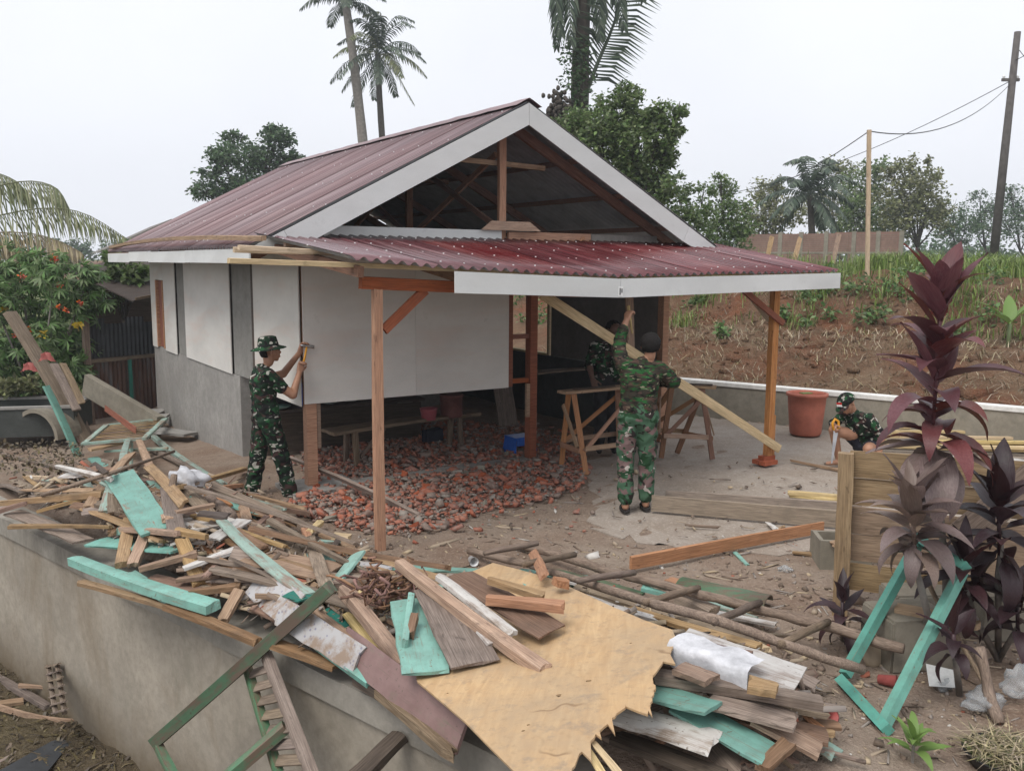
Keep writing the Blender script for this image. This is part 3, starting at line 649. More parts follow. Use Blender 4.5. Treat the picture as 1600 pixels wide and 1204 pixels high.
for f, u0, mat in ((.93, -1.45, 'pale'), (.62, -1.15, 'pale'), (.3, -.5, 'tan')):
    a, c, d = porch_pt(u0, f), porch_pt(2.2, f), porch_pt(5.7, f)
    hbar('porch_purlin', (a[0], a[1], 2.40 if f > .9 else a[2]-.04), (c[0], c[1], c[2]-.038), .045, .04, mat); hbar('porch_purlin', (c[0]+.01, c[1], c[2]-.038), (d[0], d[1], d[2]-.038), .045, .04, mat)
hbar('porch_beam', (-.38, -2.25, 2.235), (1.9, -2.08, 2.13), .055, .10, 'red', up=(0, 0, 1)); hbar('porch_beam', (1.91, -2.08, 2.13), (5.5, -1.74, 2.17), .055, .10, 'rafter')
def fas(u0, u1, top=.0):
    m = MB(); vs = []
    for dv in (-.03, -.045):
        for u in (u0, u1): v = ev(u)+dv; vs += [(u, v, ez(u)-.028), (u, v, ez(u)-.205)]
    m.add(vs, [(0, 1, 3, 2), (6, 7, 5, 4), (0, 2, 6, 4), (1, 5, 7, 3), (0, 4, 5, 1), (2, 3, 7, 6)]); return m.build('porch_fascia', 'fascia', house)
fas(.35, 2.196); fb_ = fas(2.2, 5.72)
u = 2.19; m = MB(); m.span((u-.02, ev(u)-.050, ez(u)-.195), (u+.035, ev(u)-.047, ez(u)-.10)); st = m.build('sticker', 'white_paint', fb_)
m = MB(); m.span((u-.008, ev(u)-.0525, ez(u)-.178), (u+.004, ev(u)-.0505, ez(u)-.115)); m.span((u+.014, ev(u)-.0525, ez(u)-.16), (u+.026, ev(u)-.0505, ez(u)-.12)); m.build('sticker_print', 'dark_ink', fb_)
# porch posts
p = hbar('porch_post', (-.24, -2.25, .0), (-.24, -2.25, 2.18), .075, .065, 'orange', up=(0, 1, 0))
hbar('porch_brace', (-.18, -2.24, 1.85), (.22, -2.2, 2.17), .04, .08, 'red')
rp = hbar('porch_post', (5.04, -1.76, .13), (5.04, -1.76, 2.12), .09, .08, 'orange', up=(0, 1, 0))
hbar('porch_brace', (5.12, -1.83, 1.72), (4.45, -1.82, 2.11), .04, .07, 'red'); hbar('porch_brace', (5.04, -1.7, 1.75), (5.04, -1.2, 2.2), .04, .07, 'pale'); hbar('cleat', (5.105, -1.76, .12), (5.105, -1.76, .62), .035, .06, 'orange', up=(0, 1, 0))
for k, (dx, dy, z) in enumerate(((-.03, -.05, .065), (-.03, .055, .065), (.0, -.0, .115))):
    o = hbox('brick', (5.02+dx-(.10 if k < 2 else .09), -1.76+dy-.048, z-.028), (5.02+dx+(.12 if k < 2 else .10), -1.76+dy+.048, z+.022), 'brick_red')
hbar('porch_brace', (4.92, -.1, 2.05), (4.35, -.1, 2.45), .04, .07, 'rafter')
# batten lying along the eave
a = pu(186, 383, -.60); c = pu(470, 381, -.66)
board('batten', pv(365, 390, -1.5), pv(520, 394, -1.5), .05, .045, 'pale', 'pale batten sticking out under the porch roof at the eave', 'batten', warp=.05, jag=.002)
board('eave_batten', hw(-.70, 7.2, 2.60), hw(-.72, -.9, 2.60), .05, .045, 'tan', 'long pale batten laid along the left eave of the roof', 'batten', warp=.1, jag=.002)
# ================================================================== DEBRIS OF OLD TIMBER
def B(x0, y0, x1, y1, w, t, mat, lift, label, roll=0, l2=None, cat='board', jag=.012, name=None, warp=.1):
    nm = name or {'teal': 'painted_board', 'teal_worn': 'painted_board', 'teal_dark': 'painted_board', 'mauve': 'painted_board', 'white_worn': 'painted_board'}.get(mat, 'timber_board')
    return board(nm, hit(x0, y0, lift), hit(x1, y1, lift if l2 is None else l2), w, t, mat, label, cat, roll=R(roll), jag=jag, warp=warp)
T = [
 # ---- left heap
 (0, 707, 108, 733, .05, .03, 'grey', .03, 'light grey batten at the far left end of the heap'),
 (40, 745, 106, 750, .05, .04, 'pale', .04, 'short yellowish batten in the left of the debris heap'),
 (2, 757, 60, 776, .10, .025, 'grey', .03, 'grey board jutting out at the left image edge'),
 (18, 750, 66, 772, .08, .025, 'grey', .07, 'second grey board beside the left image edge'),
 (104, 740, 148, 741, .24, .015, 'white_worn', .06, 'pale square board lying flat beside the turquoise screen frame'),
 (0, 786, 162, 770, .07, .05, 'tan', .10, 'thick tan plank running to the left image edge'),
 (62, 798, 150, 773, .06, .03, 'tan', .08, 'tan batten crossing below the thick tan plank'),
 (0, 797, 40, 786, .05, .04, 'brown', .12, 'short brown batten end over the wall top at far left'),
 (16, 822, 172, 823, .04, .03, 'tan', .13, 'long thin pale lath across the front of the left heap'),
 (110, 790, 175, 800, .22, .015, 'grey', .02, 'weathered grey sheet under the tan battens'),
 (20, 800, 130, 845, .16, .02, 'grey', .03, 'grey board lying along the wall top at left'),
 (203, 684, 190, 748, .07, .04, 'teal_worn', .18, 'worn turquoise post end below the screen frame', 0, .16),
 (181, 745, 163, 801, .09, .05, 'teal_worn', .16, 'short worn turquoise post leaning in the left heap', 0, .08),
 (196, 742, 178, 832, .09, .04, 'brown', .12, 'brown and turquoise plank standing in the left heap', 0, .10),
 (206, 690, 186, 830, .035, .05, 'teal_worn', .16, 'narrow worn turquoise batten in the left heap', 0, .13),
 (186, 742, 247, 830, .24, .022, 'teal', .18, 'wide bright turquoise board lying in the left heap', 12, .14),
 (145, 715, 215, 790, .13, .02, 'teal', .07, 'turquoise board under the stick in the left heap', 0, .06),
 (217, 688, 262, 812, .08, .035, 'tan', .24, 'long tan board leaning down the left heap', 0, .17),
 (240, 682, 350, 757, .07, .05, 'teal_worn', .10, 'long turquoise batten running towards the house wall', 0, .03),
 (232, 700, 345, 762, .06, .04, 'grey', .05, 'grey batten beside the long turquoise batten'),
 (280, 761, 381, 732, .07, .04, 'tan', .16, 'tan plank pointing at the hammering man', 0, .06),
 (300, 769, 376, 758, .06, .04, 'orange', .10, 'short orange batten below the tan plank'),
 (330, 773, 376, 773, .08, .05, 'tan', .05, 'short tan block near the hammering man'),
 (300, 775, 322, 783, .10, .015, 'teal', .13, 'small turquoise offcut above the broken log'),
 (348, 782, 402, 806, .12, .018, 'teal', .06, 'turquoise board tip near the hammering man'),
 (362, 779, 482, 802, .06, .04, 'brown', .05, 'reddish brown batten lying at the boots of the hammering man'),
 (263, 762, 276, 830, .13, .03, 'grey', .17, 'broad grey plank upright in the middle of the heap', 0, .15),
 (282, 800, 345, 822, .34, .018, 'white_worn', .10, 'wide whitish plank sheet in the heap'),
 (333, 842, 381, 812, .13, .018, 'white_worn', .13, 'whitish board end with a notch'),
 (312, 801, 357, 806, .10, .025, 'dark', .17, 'dark grey offcut lying on the whitish sheet'),
 (275, 800, 335, 788, .06, .03, 'tan', .18, 'tan lath above the dark grey offcut'),
 (203, 812, 190, 882, .09, .05, 'tan', .14, 'stubby tan post standing at the heap front', 0, .06),
 (226, 838, 208, 882, .08, .045, 'tan', .12, 'second stubby tan post at the heap front', 0, .05),
 (190, 826, 276, 833, .05, .04, 'tan', .20, 'tan batten laid across the stubby posts'),
 (276, 829, 322, 838, .06, .04, 'tan', .18, 'tan batten with a broken yellow end'),
 (220, 888, 307, 864, .07, .04, 'tan', .10, 'tan board laid over the long turquoise beam', 0, .14),
 (284, 843, 312, 912, .09, .035, 'tan', .16, 'tan board leaning over the heap front', 0, .06),
 (288, 887, 368, 858, .08, .025, 'white_worn', .14, 'peeling white board in the heap front'),
 (150, 846, 285, 858, .20, .02, 'teal', .05, 'turquoise board buried under the stubby posts'),
 (117, 875, 333, 948, .11, .06, 'teal', .10, 'long thick turquoise beam along the wall top', 0, .12),
 (200, 895, 290, 947, .12, .02, 'teal', .03, 'thin turquoise board tucked under the long beam'),
 (125, 909, 265, 948, .06, .03, 'tan', .03, 'tan batten on the capping of the concrete wall'),
 (262, 946, 402, 1002, .07, .04, 'brown', .03, 'reddish plank along the wall capping'),
 (374, 921, 348, 968, .08, .03, 'tan', .12, 'short tan plank standing on the wall top', 0, .03),
 (230, 905, 330, 925, .18, .02, 'brown', .02, 'brown sheet under the long turquoise beam'),
 (353, 840, 412, 864, .11, .03, 'brown', .09, 'brown board below the brown slab'), (364, 830, 408, 855, .11, .03, 'brown', .14, 'brown slab in the middle of the heap'),
 (372, 816, 424, 852, .15, .03, 'grey', .05, 'rough grey board beside the brown slab'), (400, 815, 432, 830, .12, .02, 'grey', .06, 'small grey board near the boots of the hammering man'),
 (398, 836, 440, 830, .12, .03, 'brown', .04, 'small reddish brown board near the boots of the hammering man'),
 (393, 868, 519, 893, .30, .018, 'tan', .10, 'wide tan broken plywood strip in the heap centre'), (330, 880, 400, 872, .12, .02, 'teal', .05, 'turquoise sheet peeping out under the white board'),
 (358, 880, 388, 884, .26, .02, 'grey', .09, 'grey square board standing in the heap centre', 55),
 (320, 886, 404, 918, .20, .012, 'brown', .09, 'thin brown sheet tilted on the wall top', 50),
 (300, 925, 375, 915, .06, .04, 'brown', .10, 'brown batten under the leaning tan board'), (280, 905, 345, 895, .08, .03, 'tan', .08, 'tan lath pile in the heap front'),
 (476, 827, 498, 864, .06, .035, 'orange', .05, 'orange offcut in front of the rubble'), (483, 830, 501, 815, .06, .035, 'pale', .06, 'pale offcut in front of the rubble'),
 (505, 833, 562, 861, .09, .025, 'tan', .05, 'tan board lying in front of the porch post'), (520, 838, 545, 842, .12, .06, 'pale', .06, 'yellow wooden block in front of the porch post'),
 (500, 845, 530, 848, .06, .025, 'teal_worn', .04, 'short turquoise lath beside the yellow block'), (495, 852, 535, 866, .07, .03, 'salmon', .04, 'reddish offcut beside the porch post'),
 # ---- centre heap
 (500, 869, 556, 882, .17, .018, 'teal', .12, 'turquoise sheet end under the standing turquoise board'),
 (560, 864, 522, 912, .12, .02, 'teal', .22, 'turquoise board sticking up in the heap centre', 25, .10),
 (570, 878, 606, 890, .16, .012, 'floral_paper', .11, 'paper covered board beside the standing turquoise board'),
 (606, 886, 748, 891, .10, .02, 'teal', .05, 'long pale turquoise board behind the plywood sheet'),
 (420, 893, 548, 947, .13, .02, 'tan', .12, 'top board of the thin stacked boards'), (432, 898, 560, 950, .13, .018, 'teal_worn', .09, 'turquoise edged board in the thin stack'), (415, 902, 540, 958, .14, .018, 'grey', .05, 'lowest grey board of the thin stack'),
 (440, 885, 520, 905, .12, .02, 'brown', .09, 'brown board behind the thin stack'), (470, 890, 570, 925, .07, .02, 'pale', .13, 'pale lath lying on the thin stack'),
 (402, 905, 455, 950, .22, .012, 'floral_paper', .14, 'board covered with grey flowered wallpaper', 40),
 (455, 925, 480, 935, .14, .012, 'teal_dark', .16, 'dark green offcut beside the wallpaper board'),
 (400, 945, 470, 975, .10, .02, 'brown', .07, 'brown strip below the wallpaper board', 20),
 (430, 1005, 524, 1041, .08, .035, 'brown', .04, 'brown plank lying on the wall capping'), (468, 981, 581, 1063, .08, .04, 'teal', .08, 'turquoise plank along the wall edge', 15),
 (400, 935, 548, 1030, .12, .02, 'brown', .06, 'dark brown board under the flowered board', 15),
 (538, 920, 634, 1041, .075, .07, 'tan', .22, 'tan beam with turquoise side leaning over the heap', 0, .20),
 (545, 958, 600, 1025, .08, .02, 'pale', .13, 'yellowish lath beside the tan beam'), (520, 950, 600, 1010, .2, .02, 'teal_dark', .06, 'dark green sheet under the tan beam'),
 (592, 1078, 704, 1177, .065, .05, 'bark', .05, 'rotten brown beam with a crumbling end', 0, .10, 'beam', .05),
 (560, 1060, 640, 1110, .08, .05, 'dark', .03, 'dark decayed batten on the wall top'),
 (520, 914, 641, 904, .06, .06, 'bark', .12, 'brown squared log behind the root tangle'),
 (625, 880, 851, 1047, .075, .055, 'tan', .36, 'long thick tan beam lying on the plywood sheet', 0, .36),
 (680, 919, 743, 1037, .26, .016, 'grey', .31, 'grey plywood offcut on the plywood sheet', 0, .325),
 (642, 938, 665, 1050, .24, .018, 'teal', .30, 'bright turquoise square board on the plywood sheet', 0, .32),
 (643, 932, 633, 1006, .035, .06, 'teal', .36, 'turquoise stub lying on the turquoise square board', 0, .35), (648, 962, 641, 992, .04, .05, 'brown', .37, 'brown stub on the turquoise square board', 0, .35),
 (686, 900, 801, 991, .065, .03, 'white_worn', .36, 'peeling white plank on the plywood sheet', 0, .355),
 (700, 925, 770, 1005, .06, .02, 'white_worn', .32, 'whitish lath under the thick tan beam', 0, .33),
 (716, 897, 862, 986, .21, .014, 'brown', .32, 'dark brown board on the plywood sheet', 0, .33),
 (762, 936, 879, 947, .075, .05, 'salmon', .37, 'brown stub lying on the dark brown board', 0, .37), (765, 906, 848, 931, .06, .04, 'tan', .35, 'tan stub at the top of the plywood sheet', 0, .36),
 (832, 862, 850, 900, .07, .02, 'salmon', .26, 'small upright orange offcut on the pole ladder', 40, .22), (868, 908, 886, 911, .08, .05, 'salmon', .24, 'reddish block beside the plywood corner'),
 # ---- behind and right of the plywood
 (812, 893, 918, 902, .10, .02, 'teal', .05, 'turquoise board under the pole ladder'), (860, 890, 1000, 930, .11, .02, 'mint', .08, 'mossy green board under the pole ladder'),
 (880, 905, 1075, 958, .06, .02, 'white_worn', .08, 'white edged strip under the pole ladder'), (895, 912, 1085, 965, .06, .02, 'teal_worn', .05, 'turquoise strip under the pole ladder'),
 (1005, 918, 1040, 928, .05, .03, 'teal', .12, 'small turquoise piece between the ladder rails'),
 (900, 918, 1190, 1006, .09, .04, 'grey', .06, 'long grey plank beside the plywood edge'), (910, 925, 1160, 1005, .12, .02, 'dark', .03, 'dark board under the long grey plank'), (870, 920, 1120, 985, .07, .03, 'white_worn', .04, 'pale grey plank next to the plywood edge'),
 (985, 950, 1185, 1010, .08, .03, 'tan', .08, 'tan plank below the lower ladder rail'), (1065, 935, 1115, 955, .12, .05, 'grey', .12, 'grey wooden block between the ladder rails'), (1120, 965, 1165, 985, .07, .03, 'pale', .09, 'pale lath end under the ladder'), (1165, 1002, 1196, 1015, .09, .03, 'pale', .05, 'yellow lath end by the pale board'),
 (1080, 950, 1210, 975, .07, .02, 'white_worn', .05, 'white lath under the upper ladder rail'), (1060, 925, 1180, 965, .06, .02, 'teal_worn', .05, 'turquoise lath near the curved roof tile'),
 # ---- right stack
 (1065, 1000, 1250, 1060, .30, .018, 'white_worn', .20, 'wide pale board on the right stack'), (1080, 1006, 1168, 1027, .16, .015, 'brown', .225, 'brown board on the wide pale board'),
 (1024, 1055, 1284, 1098, .085, .05, 'grey', .28, 'long thick grey plank on top of the right stack', 0, .26), (1062, 1043, 1112, 1062, .12, .03, 'tan', .32, 'split tan chunk on the grey plank'), (1172, 1068, 1212, 1077, .11, .04, 'tan', .33, 'square tan chunk on the grey plank'),
 (1014, 1078, 1116, 1106, .16, .02, 'teal', .26, 'short turquoise board at the plywood edge', 0, .27), (1110, 1090, 1242, 1127, .19, .022, 'grey', .20, 'wide grey board in the right stack', 0, .2),
 (1060, 1098, 1205, 1180, .19, .018, 'teal', .17, 'wide turquoise board at the stack bottom', 0, .16), (970, 1115, 1115, 1160, .20, .02, 'white_worn', .21, 'whitish stained board under the plywood edge', 0, .2),
 (1180, 1120, 1280, 1172, .14, .025, 'tan', .12, 'tan board at the right end of the stack'), (1190, 1200, 1232, 1160, .07, .03, 'brown', .17, 'brown bark edged strip at the stack bottom'),
 (960, 1150, 1130, 1215, .12, .03, 'dark', .12, 'dark plank at the bottom of the right stack'), (1140, 1080, 1290, 1110, .10, .03, 'grey', .10, 'grey lath behind the right stack'), (1120, 1110, 1290, 1150, .16, .025, 'brown', .08, 'brown board between the stacked boards'), (1230, 1045, 1275, 1070, .12, .02, 'grey', .1, 'grey board corner by the green door frame'),
 # ---- loose in the yard
 (1148, 862, 1168, 882, .035, .012, 'teal', .012, 'small turquoise lath lying by the orange plank'), (1190, 838, 1225, 822, .03, .02, 'tan', .02, 'pale lath offcut by the orange plank'), (1045, 905, 1070, 914, .10, .03, 'salmon', .02, 'reddish tile fragment by the pole ladder'),
 (1240, 862, 1282, 866, .06, .02, 'tan', .03, 'pale lath before the concrete box'), (1200, 816, 1212, 826, .05, .01, 'white_worn', .04, 'small pale chip below the long planks'),
 (1236, 719, 1325, 736, .04, .03, 'tan', .04, 'thin tan batten in front of the sawing man'), (1232, 769, 1330, 777, .05, .04, 'pale', .07, 'fresh pale batten behind the long planks'), (1234, 773, 1330, 783, .05, .03, 'pale', .04, 'second pale batten below the fresh pale batten'),
]
for r in T: B(*r[:9], *(r[9:]))
# boards standing on edge
def edge_board(x0, y0, x1, y1, h, t, mat, label, z=.0, lean=0, **k):
    p0, p1 = hit(x0, y0, z), hit(x1, y1, z); p0.z += h/2; p1.z += h/2
    return board('plank', p0, p1, t, h, mat, label, 'plank', roll=R(lean), warp=k.get('warp', .08), jag=.002)
edge_board(985, 889, 1285, 832, .105, .03, 'salmon', 'long orange plank lying on edge on the dirt', .03)
edge_board(1018, 798, 1345, 826, .16, .035, 'formwork', 'front one of two long grey planks on edge', .03)
edge_board(1040, 787, 1345, 808, .14, .035, 'formwork', 'rear one of two long grey planks on edge', .03)
# mauve board leaning along the wall edge
p0, p1 = hit(533, 1003, .13), hit(722, 1147, .17)
board('painted_board', p0, p1, .19, .02, 'mauve', 'long mauve painted board standing along the wall edge', 'board', up=WN*-1+Vector((0, 0, .45)), jag=.01, warp=.1)
board('painted_board', hit(438, 955, .16), hit(560, 1030, .16), .16, .02, 'floral_paper', 'mottled white papered board standing in the heap centre', 'board', up=WN*-1+Vector((0, 0, .6)), jag=.02)
p0 = ps(557, 1215, -.42); p1 = ps(624, 1150, -.06); board('plank', p0, p1, .10, .05, 'dark', 'dark plank leaning on the face of the concrete wall', 'plank')
# bundle of leaning boards at far left
p = hit(122, 712, .02); board('painted_board', p, pz(72, 603, 1.02) if False else p+(pY(72, 603, p.y+.25)-p), .11, .04, 'teal_frame', 'dark turquoise board leaning up in the left heap', 'board', roll=R(10))
p = hit(131, 694, .02); board('painted_board', p, pY(86, 596, p.y+.3), .11, .04, 'mauve', 'pinkish board leaning beside the turquoise one', 'board')
p = hit(140, 684, .02); board('timber_board', p, pY(104, 592, p.y+.35), .10, .04, 'grey', 'greenish grey board leaning behind the pinkish one', 'board')
p = hit(135, 690, .05); board('timber_post', p, pY(15, 488, p.y+.5), .19, .10, 'grey', 'tall grey post leaning over the left heap', 'post')
p = pY(70, 560, 10.6); board('timber_board', pY(120, 640, 13.0), pY(84, 568, 13.4), .12, .03, 'grey', 'grey board end beside the tall leaning post', 'board'); board('timber_board', pY(128, 630, 13.1), pY(98, 568, 13.5), .10, .03, 'bark', 'bark covered slab leaning by the tall post', 'board')
# turquoise screen frame with slats
def quad_frame(name, label, cat, q, bw, t, mat, fill=None, nsl=0, split=False):
    c = sum(q, Vector())/4; o = thing(name, label, cat, c); q = [p-c for p in q]
    for i in range(4):
        a, b_ = q[i], q[(i+1) % 4]; d = (b_-a).normalized(); inn = (q[(i+3) % 4]-a).normalized() if i % 2 == 0 else (q[(i+2) % 4]-b_).normalized()
        nrm = (q[1]-q[0]).cross(q[3]-q[0]).normalized(); k = bw/2
        ins = (-(a+b_)/2); ins = (ins - d*ins.dot(d)).normalized()
        a2, b2 = a+ins*k, b_+ins*k
        if i % 2: a2 = a2+d*(bw+.001); b2 = b2-d*(bw+.001)
        board('stile' if i % 2 else 'rail', a2, b2, bw, t, mat, parent=o, up=nrm, jag=0, warp=.02)
    return o, q
q = [hit(126, 694, .26), hit(229, 685, .26), hit(263, 653, .30), hit(163, 664, .30)]
fr, ql = quad_frame('screen_frame', 'worn turquoise window frame with tan slats on the left heap', 'frame', q, .075, .035, 'teal_worn')
nrm = (ql[1]-ql[0]).cross(ql[3]-ql[0]).normalized()
for i in range(11):
    f = .06+.88*i/10; a = ql[0].lerp(ql[1], .1).lerp(ql[3].lerp(ql[2], .1), f); b_ = ql[0].lerp(ql[1], .9).lerp(ql[3].lerp(ql[2], .9), f)
    board('slat', a-nrm*.004, b_-nrm*.004, .03, .008, 'tan', parent=fr, up=nrm, jag=0, warp=.05)
# second broken turquoise frame under it
a, b_ = hit(165, 705, .14), hit(262, 700, .12); board('painted_board', a, b_, .05, .03, 'teal_worn', 'turquoise rail below the slatted frame', 'board'); board('timber_board', hit(140, 702, .2), hit(200, 690, .22), .13, .03, 'tan', 'tan board under the slatted window frame', 'board')
# green door frame leaning on the right
dp1, dp2 = pz(1308, 1066, .03), pz(1381, 1146, .03); tr = pY(1515, 882, 4.95); tl = tr+(dp1-dp2)
quad_frame('door_frame', 'empty turquoise door frame leaning below the dark red plants', 'door frame', [dp2, dp1, tl, tr], .055, .055, 'teal_frame')
# bent sticks
stick('stick', [hit(65, 774, .17), hit(170, 740, .30), hit(272, 705, .25)], .018, 'bark', 'long thin branch lying across the left heap', 'branch')
stick('stick', [hit(273, 742, .3), hit(268, 770, .2), hit(262, 792, .18)], .03, 'bark', 'short crooked branch in the left heap', 'branch')
stick('log', [hit(322, 779, .12), hit(340, 788, .12), hit(362, 808, .08)], .05, 'bark', 'short broken log in the left heap', 'log')
stick('stick', [hit(1228, 1160, .04), hit(1300, 1175, .02), hit(1352, 1190, .02)], .012, 'bark', 'thin dark branch on the dirt by the small green plant', 'branch')
stick('stick', [hit(1210, 1175, .04), hit(1240, 1200, .02)], .012, 'bark', 'short twig at the end of the right stack', 'branch')
# pole ladder
lad = thing('pole_ladder', 'long ladder of rough round poles lying on the boards', 'ladder', hit(1050, 930, .2)); lo = lad.location.copy()
def lp(x, y, l): return hit(x, y, l)-lo
stick('rail', [lp(733, 860, .06), lp(822, 881, .12), lp(1007, 938, .20), lp(1118, 968, .22), lp(1233, 1009, .22), lp(1349, 1046, .20)], .028, 'bark', None, parent=lad, n=10)
stick('rail', [lp(800, 848, .05), lp(835, 856, .07), lp(953, 893, .14), lp(993, 903, .16), lp(1098, 929, .20), lp(1196, 954, .20), lp(1300, 980, .20), lp(1412, 1013, .20)], .032, 'bark', None, parent=lad, n=10)
for a in ((757, 863, 840, 848), (818, 881, 898, 866), (903, 906, 991, 894), (1008, 941, 1091, 918), (1117, 970, 1187, 941), (1219, 1006, 1294, 971)):
    stick('rung', [lp(a[0], a[1], .22), lp(a[2], a[3], .23)], .024, 'bark', None, parent=lad)
# curved mossy roof tile by the ladder
m = MB(); n = 10; a, c = hit(1062, 917, .05), hit(1200, 946, .05); d = (c-a).normalized(); sd = d.cross(Vector((0, 0, 1)))*-1
vs = []
for e in (a, c):
    for th in (0, .012):
        for i in range(n+1): an = math.pi*i/n; vs.append(e+sd*(math.cos(an)*(.13-th))+Vector((0, 0, math.sin(an)*(.07-th))))
k = n+1; fs = [(i, i+1, 2*k+i+1, 2*k+i) for i in range(n)]+[(k+i+1, k+i, 3*k+i, 3*k+i+1) for i in range(n)]+[(i+1, i, k+i, k+i+1) for i in range(n)]+[(2*k+i, 2*k+i+1, 3*k+i+1, 3*k+i) for i in range(n)]
m.add(vs, fs); tag(m.build('roof_tile', 'mint', None, True), 'mossy curved roof tile lying under the upper ladder rail', 'tile')
# plywood sheet, torn along one side
P0, P1, P2 = hit(770, 877, .20), hit(1050, 985, .24), hit(655, 1062, .27)
pn = (P1-P0).cross(P2-P0).normalized()
if pn.z < 0: pn = -pn
def onp(x, y):
    d = ray(x, y); return CAMP + d*((P0-CAMP).dot(pn)/d.dot(pn))
ol = [(640, 1010), (690, 935), (730, 896), (770, 878), (812, 890), (854, 904), (905, 925), (955, 944), (1005, 963), (1050, 980)]
torn = [(1056, 996), (1046, 1022), (1032, 1040), (1018, 1060), (1024, 1078), (1019, 1096), (1012, 1122), (978, 1106), (955, 1128), (936, 1146), (905, 1180), (880, 1225), (850, 1262)]
rest = [(835, 1240), (803, 1204), (765, 1166), (727, 1128), (690, 1098), (652, 1066)]
pts = [onp(*p) for p in ol]
tp = [onp(*p) for p in torn]
for i in range(len(tp)-1):
    a, b_ = tp[i], tp[i+1]; dd = (b_-a).normalized(); out = dd.cross(pn); ln = (b_-a).length; t = 0.0; up__ = False
    grainx = (onp(1000, 1150)-onp(960, 1080)).normalized()
    while t < ln:
        pts.append(a+dd*t+(grainx*random.choice((0, .004, .006, .01, .015, .02, .06, .12)) if up__ else out*random.uniform(-.008, .004))); up__ = not up__; t += random.choice((.004, .006, .010, .02, .04, .07))
pts += [onp(*p) for p in rest]
pc = sum(pts, Vector())/len(pts); xx = (P2-P0).normalized(); yy = pn.cross(xx); PM = Matrix((xx, yy, pn)).transposed().to_4x4(); PM.translation = pc; PI_ = PM.inverted()
from mathutils.geometry import delaunay_2d_cdt
p2 = [(PI_ @ p).to_2d() for p in pts]; no_ = len(p2); xs_ = [q.x for q in p2]; ys_ = [q.y for q in p2]; holes = []
for hx, hy, hr in ((920, 1063, .017), (873, 1086, .016), (818, 1142, .010), (826, 1133, .010), (985, 1000, .009), (700, 1085, .007)):
    q = (PI_ @ onp(hx, hy)).to_2d(); holes.append((q, hr))
inner = []
xx_ = min(xs_)
while xx_ < max(xs_):
    yy_ = min(ys_)
    while yy_ < max(ys_):
        q = Vector((xx_+random.uniform(-.01, .01), yy_+random.uniform(-.01, .01)))
        if all((q-h[0]).length > .03 for h in holes): inner.append(q)
        yy_ += .06
    xx_ += .06
cons = [list(range(no_))]; allp = p2+inner
for q, hr in holes:
    k0_ = len(allp); allp += [q+Vector((math.cos(a_), math.sin(a_)))*hr*random.uniform(.8, 1.3) for a_ in [i_*math.pi/4 for i_ in range(8)]]
ov, oe, of_, _, _, _ = delaunay_2d_cdt(allp, [(i_, (i_+1) % no_) for i_ in range(no_)]+[(k_+i_, k_+(i_+1) % 8) for k_ in range(no_+len(inner), len(allp), 8) for i_ in range(8)], [], 0, 1e-6)
P2 = [(q.x, q.y) for q in p2]
def pin(x, y):
    c = False; j = len(P2)-1
    for i in range(len(P2)):
        if (P2[i][1] > y) != (P2[j][1] > y) and x < (P2[j][0]-P2[i][0])*(y-P2[i][1])/(P2[j][1]-P2[i][1])+P2[i][0]: c = not c
        j = i
    return c
bm = bmesh.new(); vt = [bm.verts.new((q.x, q.y, .010*math.sin(3.1*q.x+1)+.008*math.sin(4.3*q.y+2*q.x)-.02*max(0, q.x-.6))) for q in ov]; keep = []
for f in of_:
    cx_ = sum(ov[i].x for i in f)/len(f); cy_ = sum(ov[i].y for i in f)/len(f)
    if pin(cx_, cy_) and all((Vector((cx_, cy_))-q).length > hr*.75 for q, hr in holes):
        try: keep.append(bm.faces.new([vt[i] for i in f]))
        except ValueError: pass
bmesh.ops.delete(bm, geom=[v for v in bm.verts if not v.link_faces], context='VERTS')
r_ = bmesh.ops.extrude_face_region(bm, geom=bm.faces[:])
for v in [e for e in r_['geom'] if isinstance(e, bmesh.types.BMVert)]: v.co.z -= .010
bmesh.ops.recalc_face_normals(bm, faces=bm.faces)
me = bpy.data.meshes.new('plywood_sheet'); bm.to_mesh(me); bm.free(); me.materials.append(MAT['plywood'])
tag(link('plywood_sheet', me, None, PM), 'large yellow plywood sheet with torn splintered edge in the foreground', 'plywood')
for i, (x0, y0, x1, y1) in enumerate(((925, 1150, 985, 1215), (915, 1160, 960, 1225))):
    board('splinter', onp(x0, y0)-pn*.02, onp(x1, y1)-pn*.05, .035, .006, 'pale', ('long' if i == 0 else 'short')+' pale plywood splinter hanging below the torn edge', 'splinter', jag=.03)
# white cloth covered board, white sack, root tangle
def lump(name, c, r, mat, label, cat, seed=1, sub=3, amp=.35, flat=.5):
    bm = bmesh.new(); bmesh.ops.create_icosphere(bm, subdivisions=sub, radius=1); rg = random.Random(seed); k = [rg.uniform(0, 6) for _ in range(6)]
    for v in bm.verts:
        d = v.co.copy(); n = 1+amp*(math.sin(3*d.x+k[0])*math.sin(4*d.y+k[1])+.5*math.sin(7*d.z+k[2]+5*d.x)+.35*math.sin(11*d.y+k[3]+6*d.z))
        v.co = Vector((d.x*r[0]*n, d.y*r[1]*n, max(d.z, -flat)*r[2]*n))
    me = bpy.data.meshes.new(name); bm.to_mesh(me); bm.free(); me.materials.append(MAT[mat]); me.polygons.foreach_set('use_smooth', [True]*len(me.polygons))
    o = link(name, me); o.location = c; return tag(o, label, cat)
lump('white_sack', hit(292, 750, .14), (.14, .11, .10), 'cloth_white', 'crumpled white plastic sack in the left heap', 'sack', 3)
m = MB(); a, c = hit(1056, 1003, .26), hit(1182, 1046, .27); d = (c-a).normalized(); sd = Vector((0, 0, 1)).cross(d).normalized(); vs = []
